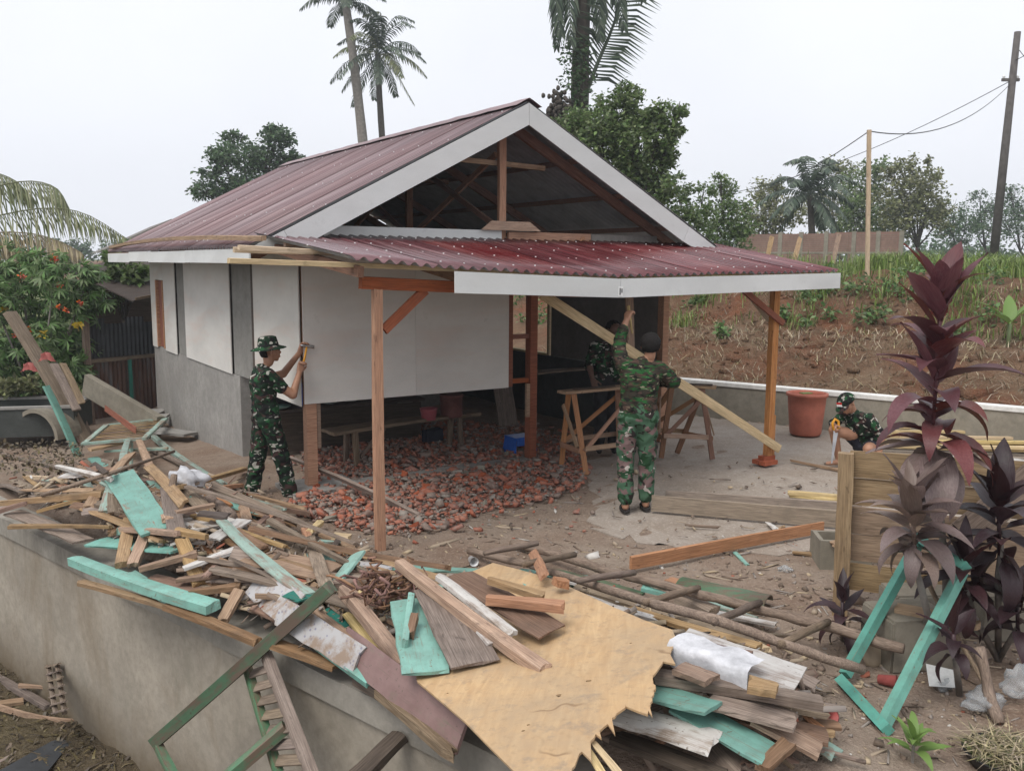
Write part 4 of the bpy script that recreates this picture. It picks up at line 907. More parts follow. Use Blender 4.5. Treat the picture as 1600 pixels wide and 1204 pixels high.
for i in range(13):
    f = i/12
    for j in range(9):
        g = j/8; dr = -.10*sstep(.5, 1, g)*(1+.3*math.sin(9*f)); w = .085-.17*min(g, .6)/.6
        vs.append(a.lerp(c, f)+sd*(w+random.uniform(-.004, .004))+Vector((0, 0, .03+dr+.008*math.sin(11*f+5*g)+random.uniform(-.004, .004))))
m.add(vs, [(i*9+j, (i+1)*9+j, (i+1)*9+j+1, i*9+j+1) for i in range(12) for j in range(8)]); tag(m.build('white_cloth', 'cloth_white', None, True), 'torn white cloth draped over a board of the right stack', 'cloth')
m = MB(); c = hit(606, 925, .22)
for i in range(70):
    p = c+Vector((random.gauss(0, .10), random.gauss(0, .08), random.uniform(-.02, .10))); pts = [p]
    for k in range(4): p = p+Vector((random.gauss(0, .05), random.gauss(0, .04), random.gauss(0, .03))); pts.append(p)
    m.tube(pts, random.uniform(.004, .011), 5)
stuff(m.build('root_tangle', 'dry_roots', None, True), 'tangle of dry reddish roots in the heap centre', 'roots')
# filler offcuts, laths and broken boards deeper in the heap
mats_f = ['grey']*5+['tan']*4+['brown']*4+['white_worn', 'dark', 'teal_worn', 'teal', 'salmon']
regs = [(10, 440, 720, 960, 150), (380, 640, 865, 1010, 90), (700, 1000, 870, 935, 16), (880, 1260, 930, 1150, 42)]
cnt = 0
for x0, x1, y0, y1, n in regs:
    k = 0
    while k < n:
        x, y = random.uniform(x0, x1), random.uniform(y0, y1); p = hit(x, y)
        if wall_s(p.x, p.y) < .1 or heap(p.x, p.y) < .09: 
            if random.random() < .9: continue
        if wall_s(p.x, p.y) < .12: continue
        k += 1; ln = random.choice((.25, .35, .5, .7, .9, 1.1, 1.4)); an = random.uniform(0, math.pi) if random.random() < .5 else math.atan2(WD.y, WD.x)+random.gauss(0, .35)
        d = Vector((math.cos(an), math.sin(an), 0))*ln/2; a, c = p-d, p+d
        if wall_s(a.x, a.y) < .0 or wall_s(c.x, c.y) < .0 or min(heap(a.x, a.y), heap(c.x, c.y)) < .04: continue
        lf = random.uniform(.0, .06); a.z = surf(a.x, a.y)+lf+random.uniform(-.02, .05); c.z = surf(c.x, c.y)+lf+random.uniform(-.02, .05)
        mt_ = random.choice(mats_f); w_ = random.choice((.025, .035, .045, .06, .08, .12)); rn = {10: 'left debris heap', 380: 'central debris heap', 700: 'strip behind the plywood', 880: 'right board stack'}[x0]
        board('offcut', a, c, w_, random.choice((.010, .014, .02, .028)), mt_, 'loose '+{'grey': 'grey', 'tan': 'tan', 'brown': 'brown', 'white_worn': 'peeling white', 'dark': 'blackened', 'teal_worn': 'worn turquoise', 'teal': 'bright turquoise', 'salmon': 'reddish'}[mt_]+(' lath' if w_ < .05 else ' offcut')+' half buried in the '+rn, 'offcut', 'loose pieces in the '+rn, roll=random.gauss(0, .3), jag=.03, warp=.25)
# long boards thrown over the heaps
for x0, x1, y0, y1, n, rn in ((20, 420, 710, 900, 48, 'left debris heap'), (400, 620, 880, 980, 16, 'central debris heap')):
    for k in range(n):
        p = hit(random.uniform(x0, x1), random.uniform(y0, y1)); ln = random.uniform(.9, 1.7); an = math.atan2(WD.y, WD.x)+random.gauss(0, .7); d = Vector((math.cos(an), math.sin(an), 0))*ln/2; a, c = p-d, p+d
        if wall_s(a.x, a.y) < -.05 or wall_s(c.x, c.y) < -.05 or min(heap(a.x, a.y), heap(c.x, c.y)) < .03: continue
        lf = random.uniform(.05, .16); a.z = surf(a.x, a.y)+lf+random.uniform(-.03, .08); c.z = surf(c.x, c.y)+lf+random.uniform(-.03, .08); mt_ = random.choice(['grey', 'grey', 'grey', 'tan', 'tan', 'tan', 'brown', 'brown', 'teal_worn', 'teal_worn', 'white_worn'])
        board('long_board', a, c, random.choice((.04, .05, .07, .09)), random.choice((.018, .025, .035)), mt_, 'long thin '+{'grey': 'grey', 'tan': 'tan', 'brown': 'brown', 'teal_worn': 'worn turquoise', 'white_worn': 'peeling white'}[mt_]+' board thrown across the '+rn, 'board', 'long boards across the '+rn, roll=random.gauss(0, .25), jag=.02, warp=.2)
# splinters, chips and bark crumbs between the boards
sv = []; sf = []; k = 0
while k < 3600:
    g_ = random.choices(regs, weights=[5, 4, 1, 3])[0]; p = hit(random.uniform(g_[0], g_[1]), random.uniform(g_[2], g_[3]))
    if wall_s(p.x, p.y) < .02 or heap(p.x, p.y) < .03: 
        k += .2; continue
    k += 1; ln = .02*math.exp(random.gauss(.5, .7)); an = random.uniform(0, 6.3); d = Vector((math.cos(an), math.sin(an), random.gauss(0, .35))).normalized(); y = d.orthogonal().normalized(); z = d.cross(y); w = min(ln*.25, .014); t = .006; c = Vector((p.x, p.y, surf(p.x, p.y)+random.uniform(-.03, .10)))
    sf += [tuple(len(sv)+i for i in f) for f in ((0, 1, 3, 2), (4, 6, 7, 5), (0, 4, 5, 1), (2, 3, 7, 6), (0, 2, 6, 4), (1, 5, 7, 3))]
    sv += [tuple(c+d*ln*a+y*w*b_+z*t*e) for a in (-1, 1) for b_ in (-1, 1) for e in (-.5, .5)]
stuff(link('wood_splinters', np_mesh('wood_splinters', sv, sf, 'litter')), 'small splinters and wood chips between the debris boards', 'splinters')
# green louvred frame leaning over the wall
gf = thing('louvred_frame', 'dark green louvred frame leaning against the concrete wall', 'frame', ps(400, 1080, -.2)); go = gf.location.copy()
def gp(x, y, s): return ps(x, y, s)-go
wnv = WN*-1
gpost = board('post', gp(243, 1158, -.50), gp(516, 917, -.02), .085, .075, 'mint', parent=gf, jag=.006, warp=.05)
board('rail', gp(384, 1036, -.17), gp(440, 1225, -.40), .05, .05, 'mint', parent=gf, up=wnv, jag=0, warp=.05); board('rail', gp(416, 1024, -.17), gp(493, 1225, -.40), .075, .05, 'grey', parent=gf, up=wnv, jag=0, warp=.05)
board('crossbar', gp(340, 1225, -.62), gp(446, 1134, -.30), .07, .06, 'mint', parent=gf, jag=0, warp=.05); board('leg', gp(246, 1163, -.50), gp(278, 1225, -.55), .06, .05, 'mint', parent=gf, up=wnv, jag=0)
for i in range(8):
    f = .10+.12*i; a = gp(384, 1036, -.17).lerp(gp(440, 1225, -.40), f); b_ = gp(416, 1024, -.17).lerp(gp(493, 1225, -.40), f); board('louvre', a, b_, .07, .012, 'grey', parent=gf, roll=R(35), jag=0, warp=.05)
# things lying on the lower ground
def lowp(x, y, l=0): return pz(x, y, LOW+.03+l)
k0 = [lowp(-60, 1090, .12), lowp(60, 1125, .03), lowp(150, 1132, .03), lowp(240, 1128, .08), lowp(335, 1128, .2)]
for a, b_ in zip(k0, k0[1:]): pass
m = MB(); cc = k0[2]; vs = []; nn_ = 24
def bez(t):
    i = min(int(t*4), 3); f = t*4-i; p0 = k0[max(i-1, 0)]; p1 = k0[i]; p2 = k0[i+1]; p3 = k0[min(i+2, 4)]
    return .5*((2*p1)+(-p0+p2)*f+(2*p0-5*p1+4*p2-p3)*f*f+(-p0+3*p1-3*p2+p3)*f**3)
for i in range(nn_+1):
    p = bez(i/nn_); 
    for dz in (0, .05): vs += [p+Vector((0, -.012, dz)), p+Vector((0, .012, dz))]
fs = []
for i in range(nn_):
    a = i*4; b_ = a+4; fs += [(a, b_, b_+2, a+2), (a+1, a+3, b_+3, b_+1), (a+2, b_+2, b_+3, a+3), (a, a+1, b_+1, b_)]
fs += [(0, 2, 3, 1), (nn_*4, nn_*4+1, nn_*4+3, nn_*4+2)]; m.add(vs, fs); tag(m.build('bent_plank', 'tan'), 'long bent tan plank lying along the wall foot', 'plank')
B2_ = lambda x0, y0, x1, y1, w, t, mat, label, l=.03, l2=None, roll=0: board('plank', lowp(x0, y0, l), lowp(x1, y1, l if l2 is None else l2), w, t, mat, label, 'plank', roll=R(roll))
B2_(-20, 1050, 75, 1104, .07, .05, 'grey', 'grey round-edged plank at the lower left corner', .10, .06); B2_(-10, 1102, 38, 1096, .09, .06, 'tan', 'short tan block at the left edge of the lower ground'); B2_(30, 1070, 80, 1074, .03, .03, 'tan', 'thin tan lath by the slatted crate side', .15)
B2_(20, 1110, 75, 1120, .15, .01, 'tan', 'thin tan strip under the short block', .02)
cs = thing('crate_side', 'broken slatted crate side leaning on the foot of the wall', 'crate', ps(85, 1085, -.1)); co = cs.location.copy()
for x in (76, 90): board('upright', ps(x, 1040, -.03)-co, ps(x+11, 1113, -.28)-co, .04, .03, 'grey', parent=cs, jag=0)
for i in range(7): f = i/6; board('slat', (ps(73, 1041, -.05).lerp(ps(84, 1113, -.30), f))-co, (ps(92, 1036, -.05).lerp(ps(103, 1108, -.30), f))-co, .045, .012, 'grey', parent=cs, jag=.004)
m = MB(); q = [lowp(0, 1210), lowp(88, 1160), lowp(112, 1165), lowp(60, 1230), lowp(-20, 1260)]; vs = [p+Vector((0, 0, .03)) for p in q]+[p+Vector((0, 0, .04)) for p in q]; n = 5
m.add(vs, [tuple(reversed(range(n))), tuple(range(n, 2*n))]+[(i, (i+1) % n, n+(i+1) % n, n+i) for i in range(n)]); tag(m.build('metal_sheet', 'zinc_dark'), 'dark flat metal sheet lying on the lower ground', 'sheet')
for i in range(24):
    p = lowp(random.uniform(-40, 150), random.uniform(1080, 1230)); 
    if wall_s(p.x, p.y) > -.2: continue
    a = random.uniform(0, 3.1); d = Vector((math.cos(a), math.sin(a), 0))*random.uniform(.05, .2)
    board('offcut', p-d, p+d, .04, .015, random.choice(['grey', 'brown', 'tan']), 'small offcut scattered on the damp lower ground', 'offcut', 'offcuts on the lower ground')
# ================================================================== PEOPLE
def cone_mesh(b, p0, r0, p1, r1, n=12):
    p0, p1 = Vector(p0), Vector(p1); d = p1-p0; ln = d.length
    if ln < 1e-5: d = Vector((0, 0, 1)); ln = 1e-5
    d = d.normalized(); a = Vector((0, 0, 1)) if abs(d.z) < .9 else Vector((1, 0, 0)); x = (a-d*a.dot(d)).normalized(); y = d.cross(x)
    prof = [(-r0*math.cos(t), r0*math.sin(t), 0) for t in (0.15, .6, 1.1, 1.5)]+[(r1*math.sin(t), r1*math.cos(t), 1) for t in (0.05, .5, 1.0, 1.42)]
    vs = []; fs = []
    for off, r, e in prof:
        c = (p0 if e == 0 else p1)+d*off
        for k in range(n): vs.append(c+x*r*math.cos(2*math.pi*k/n)+y*r*math.sin(2*math.pi*k/n))
    for i in range(len(prof)-1):
        for k in range(n): fs.append((i*n+k, i*n+(k+1) % n, (i+1)*n+(k+1) % n, (i+1)*n+k))
    fs.append(tuple(reversed(range(n)))); fs.append(tuple((len(prof)-1)*n+k for k in range(n))); b.add(vs, fs)
def sdc(P, a, ra, b_, rb):
    a, b_ = np.array(a), np.array(b_); d = b_-a; l2 = max(d@d, 1e-9); t = np.clip(((P-a)@d)/l2, 0, 1)
    return np.linalg.norm(P-(a+t[:, None]*d), axis=1)-(ra+(rb-ra)*t)
def hand(prims, w, d, n, curl=40, side=1, thumb=35, tag_='skin', s=1.0):
    """palm from wrist w along d, palm facing n, thumb on the +side of d x n"""
    d = Vector(d).normalized(); n = Vector(n); n = (n-d*n.dot(d)).normalized(); sx = d.cross(n)*side; w = Vector(w)
    for k in (-.026, 0, .026): prims.append((w+d*.015+sx*k*.7*s, .018*s, w+d*.085*s+sx*k*s, .015*s, tag_))
    for i, (off, ln) in enumerate(((.032, .070), (.011, .080), (-.011, .075), (-.032, .058))):
        p = w+d*.088*s+sx*off*s; dd = d.copy()
        for j, f in enumerate((.45, .32, .23)):
            dd = (Quaternion(sx*side, R(curl*(.8 if j == 0 else 1)*side*1.0)) @ dd); 
            if dd.dot(n) < -.2 and j == 0: pass
            q = p+dd*ln*f*s; prims.append((p, .0105*s, q, .0095*s, tag_)); p = q
    p = w+d*.03*s+sx*.030*s; dd = (d*.75+sx*.6+n*.25).normalized()
    for f in (.04, .03, .022): q = p+dd*f*s; prims.append((p, .0125*s, q, .011*s, tag_)); p = q; dd = (dd+n*math.tan(R(thumb))*.5+d*.2).normalized()
def head(prims, c, f, up, s=1.0, tag_='skin'):
    c, f, up = Vector(c), Vector(f).normalized(), Vector(up).normalized(); sd = f.cross(up).normalized(); up = sd.cross(f)
    A = lambda p, r0, q, r1: prims.append((c+f*p[0]*s+sd*p[1]*s+up*p[2]*s, r0*s, c+f*q[0]*s+sd*q[1]*s+up*q[2]*s, r1*s, tag_))
    A((-.028, 0, .035), .082, (.022, 0, .035), .078); A((.03, 0, .0), .066, (.045, 0, -.055), .045); A((.055, 0, -.085), .022, (.065, 0, -.088), .018)
    A((.035, .03, -.02), .042, (.035, -.03, -.02), .042); A((.088, 0, .012), .008, (.106, 0, -.022), .013); A((.085, .028, .022), .012, (.085, -.028, .022), .012)
    A((.092, .014, -.052), .009, (.092, -.014, -.052), .009); A((.094, .011, -.064), .008, (.094, -.011, -.064), .008)
    for k in (1, -1): A((-.005, .078*k, .01), .016, (-.010, .083*k, -.025), .011)
    A((-.02, 0, -.03), .056, (-.025, 0, -.10), .052)
    return c, f, sd, up
def body_mesh(name, prims, matmap, vox=.0085):
    b = MB()
    for p0, r0, p1, r1, t in prims: cone_mesh(b, p0, r0, p1, r1)
    me = bpy.data.meshes.new(name+'_raw'); me.from_pydata(b.v, [], b.f); o = bpy.data.objects.new(name+'_raw', me); C.objects.link(o)
    md = o.modifiers.new('r', 'REMESH'); md.mode = 'VOXEL'; md.voxel_size = vox; md.use_smooth_shade = True
    sm = o.modifiers.new('s', 'SMOOTH'); sm.factor = .5; sm.iterations = 4
    dg = bpy.context.evaluated_depsgraph_get(); dg.update(); out = bpy.data.meshes.new_from_object(o.evaluated_get(dg)); bpy.data.objects.remove(o); out.name = name
    n = len(out.vertices); V = np.empty(n*3, np.float32); out.vertices.foreach_get('co', V); V = V.reshape(-1, 3).astype(float)
    tags = list(dict.fromkeys(p[4] for p in prims)); best = np.full(n, 1e9); who = np.zeros(n, int)
    for p0, r0, p1, r1, t in prims:
        d = sdc(V, p0, r0, p1, r1); k = d < best; best[k] = d[k]; who[k] = tags.index(t)
    # cloth folds
    cl = np.array([t not in ('skin', 'skin_dark') for t in tags])[who]
    Nn = np.empty(n*3, np.float32); out.vertices.foreach_get('normal', Nn); Nn = Nn.reshape(-1, 3)
    w = np.sin(V[:, 2]*55+np.sin(V[:, 0]*23)*2.2+V[:, 1]*17)*.5+np.sin(V[:, 0]*41+V[:, 2]*31+np.cos(V[:, 1]*37)*2)*.5
    V = V+Nn*(w*.007*cl)[:, None]; out.vertices.foreach_set('co', V.astype(np.float32).ravel())
    out.materials.clear()
    for t in tags: out.materials.append(MAT[matmap.get(t, t)])
    pv_ = np.empty(len(out.loops), np.int32); out.loops.foreach_get('vertex_index', pv_)
    ls = np.empty(len(out.polygons), np.int32); out.polygons.foreach_get('loop_start', ls)
    out.polygons.foreach_set('material_index', who[pv_[ls]].astype(np.int32)); out.polygons.foreach_set('use_smooth', np.ones(len(out.polygons), bool)); out.update(); return out
def limb(prims, pts, rads, tags_):
    for i in range(len(pts)-1): prims.append((Vector(pts[i]), rads[i][0], Vector(pts[i+1]), rads[i][1], tags_[i]))
def torso(prims, pel, chest, sl, sr, nk, hl, hr, t, lower, w=.075):
    pel, chest, sl, sr, nk, hl, hr = map(Vector, (pel, chest, sl, sr, nk, hl, hr)); ax = (sr-sl).normalized(); hx = (hr-hl).normalized()
    mid = pel.lerp(chest, .45)
    for k in (-1, 1):
        prims.append((pel+hx*w*k*.9+(chest-pel)*.18, .118, mid+ax*w*k*.8, .112, t)); prims.append((mid+ax*w*k*.8, .112, chest+ax*w*k, .122, t))
        prims.append((chest+ax*w*k, .118, (sr if k > 0 else sl), .068, t))
    prims.append((sl, .066, sr, .066, t)); prims.append((chest, .11, nk-(nk-chest)*.25, .062, t))
    prims.append((hl, .118, hr, .118, lower)); prims.append((pel, .13, pel+(chest-pel)*.12, .125, lower))
def ell(name, c, f, up, r, mat, parent, zmin=-2, zmax=2, back=None, n=18):
    """partial ellipsoid shell in head axes (hair, caps): keeps points with zmin<z<zmax and x<back(z)"""
    c, f, up = Vector(c), Vector(f).normalized(), Vector(up).normalized(); sd = f.cross(up).normalized(); up = sd.cross(f)
    bm = bmesh.new(); bmesh.ops.create_uvsphere(bm, u_segments=28, v_segments=20, radius=1)
    kill = [v for v in bm.verts if not (zmin <= v.co.z <= zmax) or (back and v.co.x > back(v.co.z))]; bmesh.ops.delete(bm, geom=kill, context='VERTS')
    for v in bm.verts: q = v.co.copy(); k = 1+(.03*math.sin(19*q.x+14*q.y+3*q.z)*math.sin(17*q.z)+.035*random.uniform(-1, 1) if mat == 'hair' else 0); v.co = c+(f*q.x*r[0]+sd*q.y*r[1]+up*q.z*r[2])*k
    bmesh.ops.solidify(bm, geom=bm.faces[:], thickness=.008)
    me = bpy.data.meshes.new(name); bm.to_mesh(me); bm.free(); me.materials.append(MAT[mat]); me.polygons.foreach_set('use_smooth', [True]*len(me.polygons)); return link(name, me, parent)
def eyes(c, f, sd, up, parent, s=1.0):
    m = MB()
    for k in (-1, 1): p = c+f*.088*s+sd*.031*k*s+up*.012*s; cone_mesh(m, p, .010*s, p+sd*.006*s, .010*s, 8)
    m.build('eyes', 'dark_ink', parent, True)
    m = MB()
    for k in (-1, 1): p = c+f*.094*s+sd*.018*k*s+up*.030*s; cone_mesh(m, p, .005*s, p+sd*.026*k*s+up*.003, .004*s, 6)
    m.build('eyebrows', 'hair', parent, True)
V3 = Vector
# ---- man hammering at the left (axes: x forward, y left, z up, then turned)
gman = pz(424, 789, -.09); man1 = thing('person', 'man in dark camouflage and bush hat hammering the wall panel at left', 'person', gman, R(27))
pr = []; pel = V3((-.03, 0, .93)); ch = V3((-.05, 0, 1.27)); SR, SL = V3((-.03, -.175, 1.37)), V3((-.04, .175, 1.38)); nk = V3((-.03, 0, 1.45)); HR, HL = V3((-.01, -.085, .90)), V3((-.04, .085, .90))
torso(pr, pel, ch, SL, SR, nk, HL, HR, 'camo', 'camo')
limb(pr, [SR, (.09, -.21, 1.25)], [(.072, .064)], ['camo'])
limb(pr, [(.08, -.208, 1.255), (.20, -.215, 1.165), (.30, -.10, 1.37)], [(.050, .046), (.045, .029)], ['skin', 'skin'])
limb(pr, [SL, (.06, .195, 1.29)], [(.072, .064)], ['camo'])
limb(pr, [(.05, .195, 1.295), (.20, .19, 1.33), (.335, .02, 1.56)], [(.046, .044), (.042, .028)], ['skin', 'skin'])
hand(pr, (.30, -.10, 1.37), (.25, .25, .8), (-.1, .9, .2), 62, -1); hand(pr, (.335, .02, 1.56), (.35, -.05, .9), (.5, -.7, 0), 45, 1)
kR, kL = V3((.10, -.11, .50)), V3((-.10, .10, .50)); aR, aL = V3((.17, -.12, .11)), V3((-.17, .11, .11))
limb(pr, [HR, kR, aR+V3((0, 0, .02))], [(.108, .085), (.085, .078)], ['camo', 'camo']); limb(pr, [HL, kL, aL+V3((0, 0, .02))], [(.108, .085), (.085, .078)], ['camo', 'camo'])
for a in (aR, aL): limb(pr, [a, a+V3((-.02, 0, -.06)), a+V3((.06, 0, -.068)), a+V3((.16, 0, -.078))], [(.052, .05), (.046, .042), (.043, .034)], ['boot']*3)
hc, hf, hsd, hup = head(pr, (.03, 0, 1.585), (1, .05, .10), (-.1, 0, 1))
link('body', body_mesh('body', pr, {'camo': 'camo_dark', 'boot': 'boot_green'}), man1); eyes(hc, hf, hsd, hup, man1)
ell('hair', hc+hup*.02-hf*.012, hf, hup, (.098, .090, .095), 'hair', man1, -.75, .9, lambda z: .35 if z > -.1 else -.25)
m = MB(); m.lathe([(.002, .098), (.06, .096), (.088, .085), (.098, .05), (.103, .0), (.13, -.012), (.175, -.028), (.178, -.032), (.13, -.018), (.101, -.006)], 28)
hatM = Matrix((hf, hsd*-1, hup)).transposed().to_4x4(); hatM.translation = hc+hup*.062-hf*.008
hat = link('bush_hat', m.mesh('bush_hat', 'camo_dark', True), man1, hatM); m = MB(); m.lathe([(.1045, .006), (.1035, .022), (.102, .022), (.103, .006)], 28); m.build('hat_band', 'black_cloth', hat)
# hammer in his hand
hm = thing('hammer', 'claw hammer with yellow handle in the hand of the hammering man', 'hammer', gman, R(27))
m = MB(); m.tube([(.335, -.055, 1.40), (.37, -.035, 1.50), (.40, -.02, 1.62)], [.013, .012, .010], 8); m.build('handle', 'yellow_plastic', hm, True)
m = MB(); m.tube([(.335, -.02, 1.64), (.37, -.02, 1.637), (.40, -.02, 1.632), (.445, -.02, 1.625), (.475, -.02, 1.618)], [.006, .012, .014, .013, .018], 10); m.build('hammer_head', 'steel', hm, True)
# ---- man seen from behind in the middle
g2 = pz(990, 797, .03); man2 = thing('person', 'man in camouflage seen from behind lifting a plank under the porch', 'person', g2)
pr = []; pel = V3((.02, 0, .95)); ch = V3((.03, .02, 1.29)); SL, SR = V3((-.14, .02, 1.42)), V3((.20, .02, 1.385)); nk = V3((.06, .02, 1.49)); HL, HR = V3((-.065, 0, .92)), V3((.105, 0, .92))
torso(pr, pel, ch, SL, SR, nk, HL, HR, 'shirt', 'trousers')
limb(pr, [SL, (-.165, .14, 1.58), (-.12, .20, 1.74)], [(.080, .068), (.066, .052)], ['shirt', 'shirt']); limb(pr, [(-.14, .18, 1.70), (-.085, .24, 1.82)], [(.040, .030)], ['skin'])
hand(pr, (-.085, .24, 1.82), (.35, .25, .9), (.6, .5, 0), 55, 1)
limb(pr, [SR, (.37, .07, 1.25), (.27, .27, 1.22)], [(.078, .066), (.060, .048)], ['shirt', 'shirt']); limb(pr, [(.28, .25, 1.22), (.22, .33, 1.23)], [(.040, .030)], ['skin']); hand(pr, (.22, .33, 1.23), (-.6, .6, .1), (-.3, -.2, -.8), 50, 1)
kL, kR = V3((-.085, .03, .50)), V3((.125, .05, .50)); aL, aR = V3((-.085, -.02, .10)), V3((.125, .07, .10))
limb(pr, [HL, kL, aL+V3((0, 0, .035))], [(.112, .084), (.082, .078)], ['trousers']*2); limb(pr, [HR, kR, aR+V3((0, 0, .035))], [(.112, .084), (.082, .078)], ['trousers']*2)
for s_, k in ((-1, kL), (1, kR)): prims_ = (k+V3((.055*s_, 0, .15)), .045, k+V3((.05*s_, 0, .04)), .042, 'trousers'); pr.append(prims_)
for a in (aL, aR): limb(pr, [a+V3((0, 0, .05)), a+V3((0, -.02, -.055)), a+V3((0, .10, -.07)), a+V3((0, .16, -.075))], [(.038, .034), (.034, .03), (.032, .02)], ['skin']*3)
hc, hf, hsd, hup = head(pr, (.125, .035, 1.60), (.25, 1, .12), (0, -.08, 1))
link('body', body_mesh('body', pr, {'shirt': 'camo_shirt', 'trousers': 'camo_green'}), man2)
ell('hair', hc+hup*.025-hf*.012, hf, hup, (.105, .097, .105), 'hair', man2, -.72, 1.1, lambda z: .45 if z > .1 else -.05)
for a in (aL, aR):
    m = MB(); n = 14; vs = []
    for z in (.0, .018):
        for k in range(n): t = 2*math.pi*k/n; vs.append((a.x+.05*math.cos(t), a.y+.04+.14*math.sin(t), z+.002))
    m.add(vs, [tuple(reversed(range(n))), tuple(range(n, 2*n))]+[(i, (i+1) % n, n+(i+1) % n, n+i) for i in range(n)]); m.tube([(a.x-.042, a.y+.07, .02), (a.x-.01, a.y+.10, .06), (a.x+.03, a.y+.09, .055), (a.x+.043, a.y+.07, .02)], .010, 6); m.build('sandal', 'rubber', man2)
# ---- dark figure behind the trestle
g3 = pz(947, 706, .03); man3 = thing('person', 'man in dark clothes standing in shade behind the left trestle', 'person', g3)
pr = []; pel = V3((0, 0, .90)); ch = V3((0, -.02, 1.23)); SL, SR = V3((-.17, -.02, 1.34)), V3((.16, -.02, 1.35)); nk = V3((.04, -.02, 1.43)); HL, HR = V3((-.08, 0, .87)), V3((.08, 0, .87))
torso(pr, pel, ch, SL, SR, nk, HL, HR, 'shirt', 'trousers')
limb(pr, [SL, (-.24, -.04, 1.12), (-.23, -.05, 1.06)], [(.072, .062), (.06, .055)], ['shirt']*2); limb(pr, [(-.24, -.04, 1.12), (-.21, -.2, .96)], [(.046, .03)], ['skin']); hand(pr, (-.21, -.2, .96), (.2, -.6, -.6), (.3, 0, -.8), 30, 1)
limb(pr, [SR, (.23, -.05, 1.13), (.22, -.06, 1.07)], [(.072, .062), (.06, .055)], ['shirt']*2); limb(pr, [(.23, -.05, 1.13), (.20, -.22, 1.0)], [(.046, .03)], ['skin']); hand(pr, (.20, -.22, 1.0), (-.2, -.6, -.4), (-.3, 0, -.8), 30, -1)
for h, sx_ in ((HL, -1), (HR, 1)):
    k = V3((.085*sx_, -.02, .47)); a = V3((.09*sx_, .02, .10)); limb(pr, [h, k, a], [(.11, .085), (.085, .07)], ['trousers']*2); limb(pr, [a, a+V3((0, .02, -.05)), a+V3((.01*sx_, -.12, -.065))], [(.05, .045), (.045, .036)], ['boot']*2)
hc, hf, hsd, hup = head(pr, (.055, -.05, 1.545), (.5, -.85, -.35), (0, -.1, 1))
link('body', body_mesh('body', pr, {'shirt': 'camo_dark', 'trousers': 'black_cloth', 'boot': 'rubber', 'skin': 'skin_dark'}, .010), man3); eyes(hc, hf, hsd, hup, man3)
ell('hair', hc+hup*.025-hf*.012, hf, hup, (.104, .096, .105), 'hair', man3, -.6, 1.1, lambda z: .45 if z > .15 else -.1)
# ---- squatting man with a saw
g4 = pz(1330, 727, .03); man4 = thing('person', 'squatting man in camouflage cap and shirt with shorts holding a handsaw', 'person', g4)
pr = []; pel = V3((.20, .02, .25)); ch = V3((.07, -.02, .50)); SL, SR = V3((.10, -.19, .60)), V3((-.05, .12, .60)); nk = V3((-.02, -.03, .67)); HL, HR = V3((.20, -.07, .23)), V3((.16, .09, .23))
torso(pr, pel, ch, SL, SR, nk, HL, HR, 'shirt', 'shorts')
limb(pr, [SR, (-.16, .16, .50), (-.19, .14, .475)], [(.07, .062), (.06, .058)], ['shirt']*2); limb(pr, [(-.16, .16, .50), (-.20, .13, .44), (-.245, -.02, .50)], [(.046, .044), (.042, .028)], ['skin']*2); hand(pr, (-.245, -.02, .50), (-.15, -.5, -.35), (.7, -.2, -.4), 60, 1)
limb(pr, [SL, (.20, -.25, .46), (.215, -.26, .44)], [(.07, .062), (.06, .058)], ['shirt']*2); limb(pr, [(.20, -.25, .46), (.23, -.27, .39), (.19, -.31, .16)], [(.046, .044), (.042, .029)], ['skin']*2); hand(pr, (.19, -.31, .16), (-.1, -.1, -.9), (-.9, 0, .1), 25, 1)
limb(pr, [HR, (-.02, .03, .38)], [(.098, .088)], ['shorts']); limb(pr, [(.0, .02, .37), (-.24, -.02, .43), (-.155, .0, .09)], [(.08, .062), (.06, .04)], ['skin']*2)
limb(pr, [HL, (.13, -.20, .25)], [(.098, .09)], ['shorts']); limb(pr, [(.14, -.19, .25), (.02, -.42, .29), (.12, -.30, .07)], [(.08, .062), (.06, .04)], ['skin']*2)
for a, d in ((V3((-.155, 0, .09)), V3((-.14, -.03, -.06))), (V3((.12, -.30, .07)), V3((-.1, -.13, -.045)))): limb(pr, [a, a+V3((.01, 0, -.05)), a+d], [(.038, .034), (.034, .024)], ['skin']*2)
hc, hf, hsd, hup = head(pr, (-.115, -.06, .755), (-.75, -.5, -.62), (-.5, -.2, .8))
link('body', body_mesh('body', pr, {'shirt': 'camo_dark', 'shorts': 'navy_cloth'}), man4); eyes(hc, hf, hsd, hup, man4)
cap = ell('cap', hc+hup*.035-hf*.008, hf, hup, (.112, .102, .10), 'camo_dark', man4, .0, 1.1)
m = MB(); vs = []
for i in range(9):
    t = -1.1+2.2*i/8
    for k in (0, 1): vs.append(hc+hup*(.04-.03*k)+hf*((.102+.075*k)*math.cos(t*.9)+.0)+hsd*(.098*math.sin(t)))
m.add(vs, [(2*i, 2*i+1, 2*i+3, 2*i+2) for i in range(8)]+[]); m.add([v+hup*.006 for v in vs], [(2*i, 2*i+2, 2*i+3, 2*i+1) for i in range(8)]); m.build('visor', 'camo_dark', cap)
fl = hc+hup*.075+hf*.105; ft = (hup*.85-hf*.5).normalized(); fn = hsd.cross(ft)
for nm, mt, k in (('flag_red', 'red_paint', .012), ('flag_white', 'white_paint', -.012)):
    m = MB(); rot = Matrix((hsd, ft, fn)).transposed(); m.box(fl+ft*k+hf*.006, (.07, .0235, .006), rot); m.build(nm, mt, cap)
saw = thing('handsaw', 'handsaw with orange handle held upright by the squatting man', 'saw', g4)
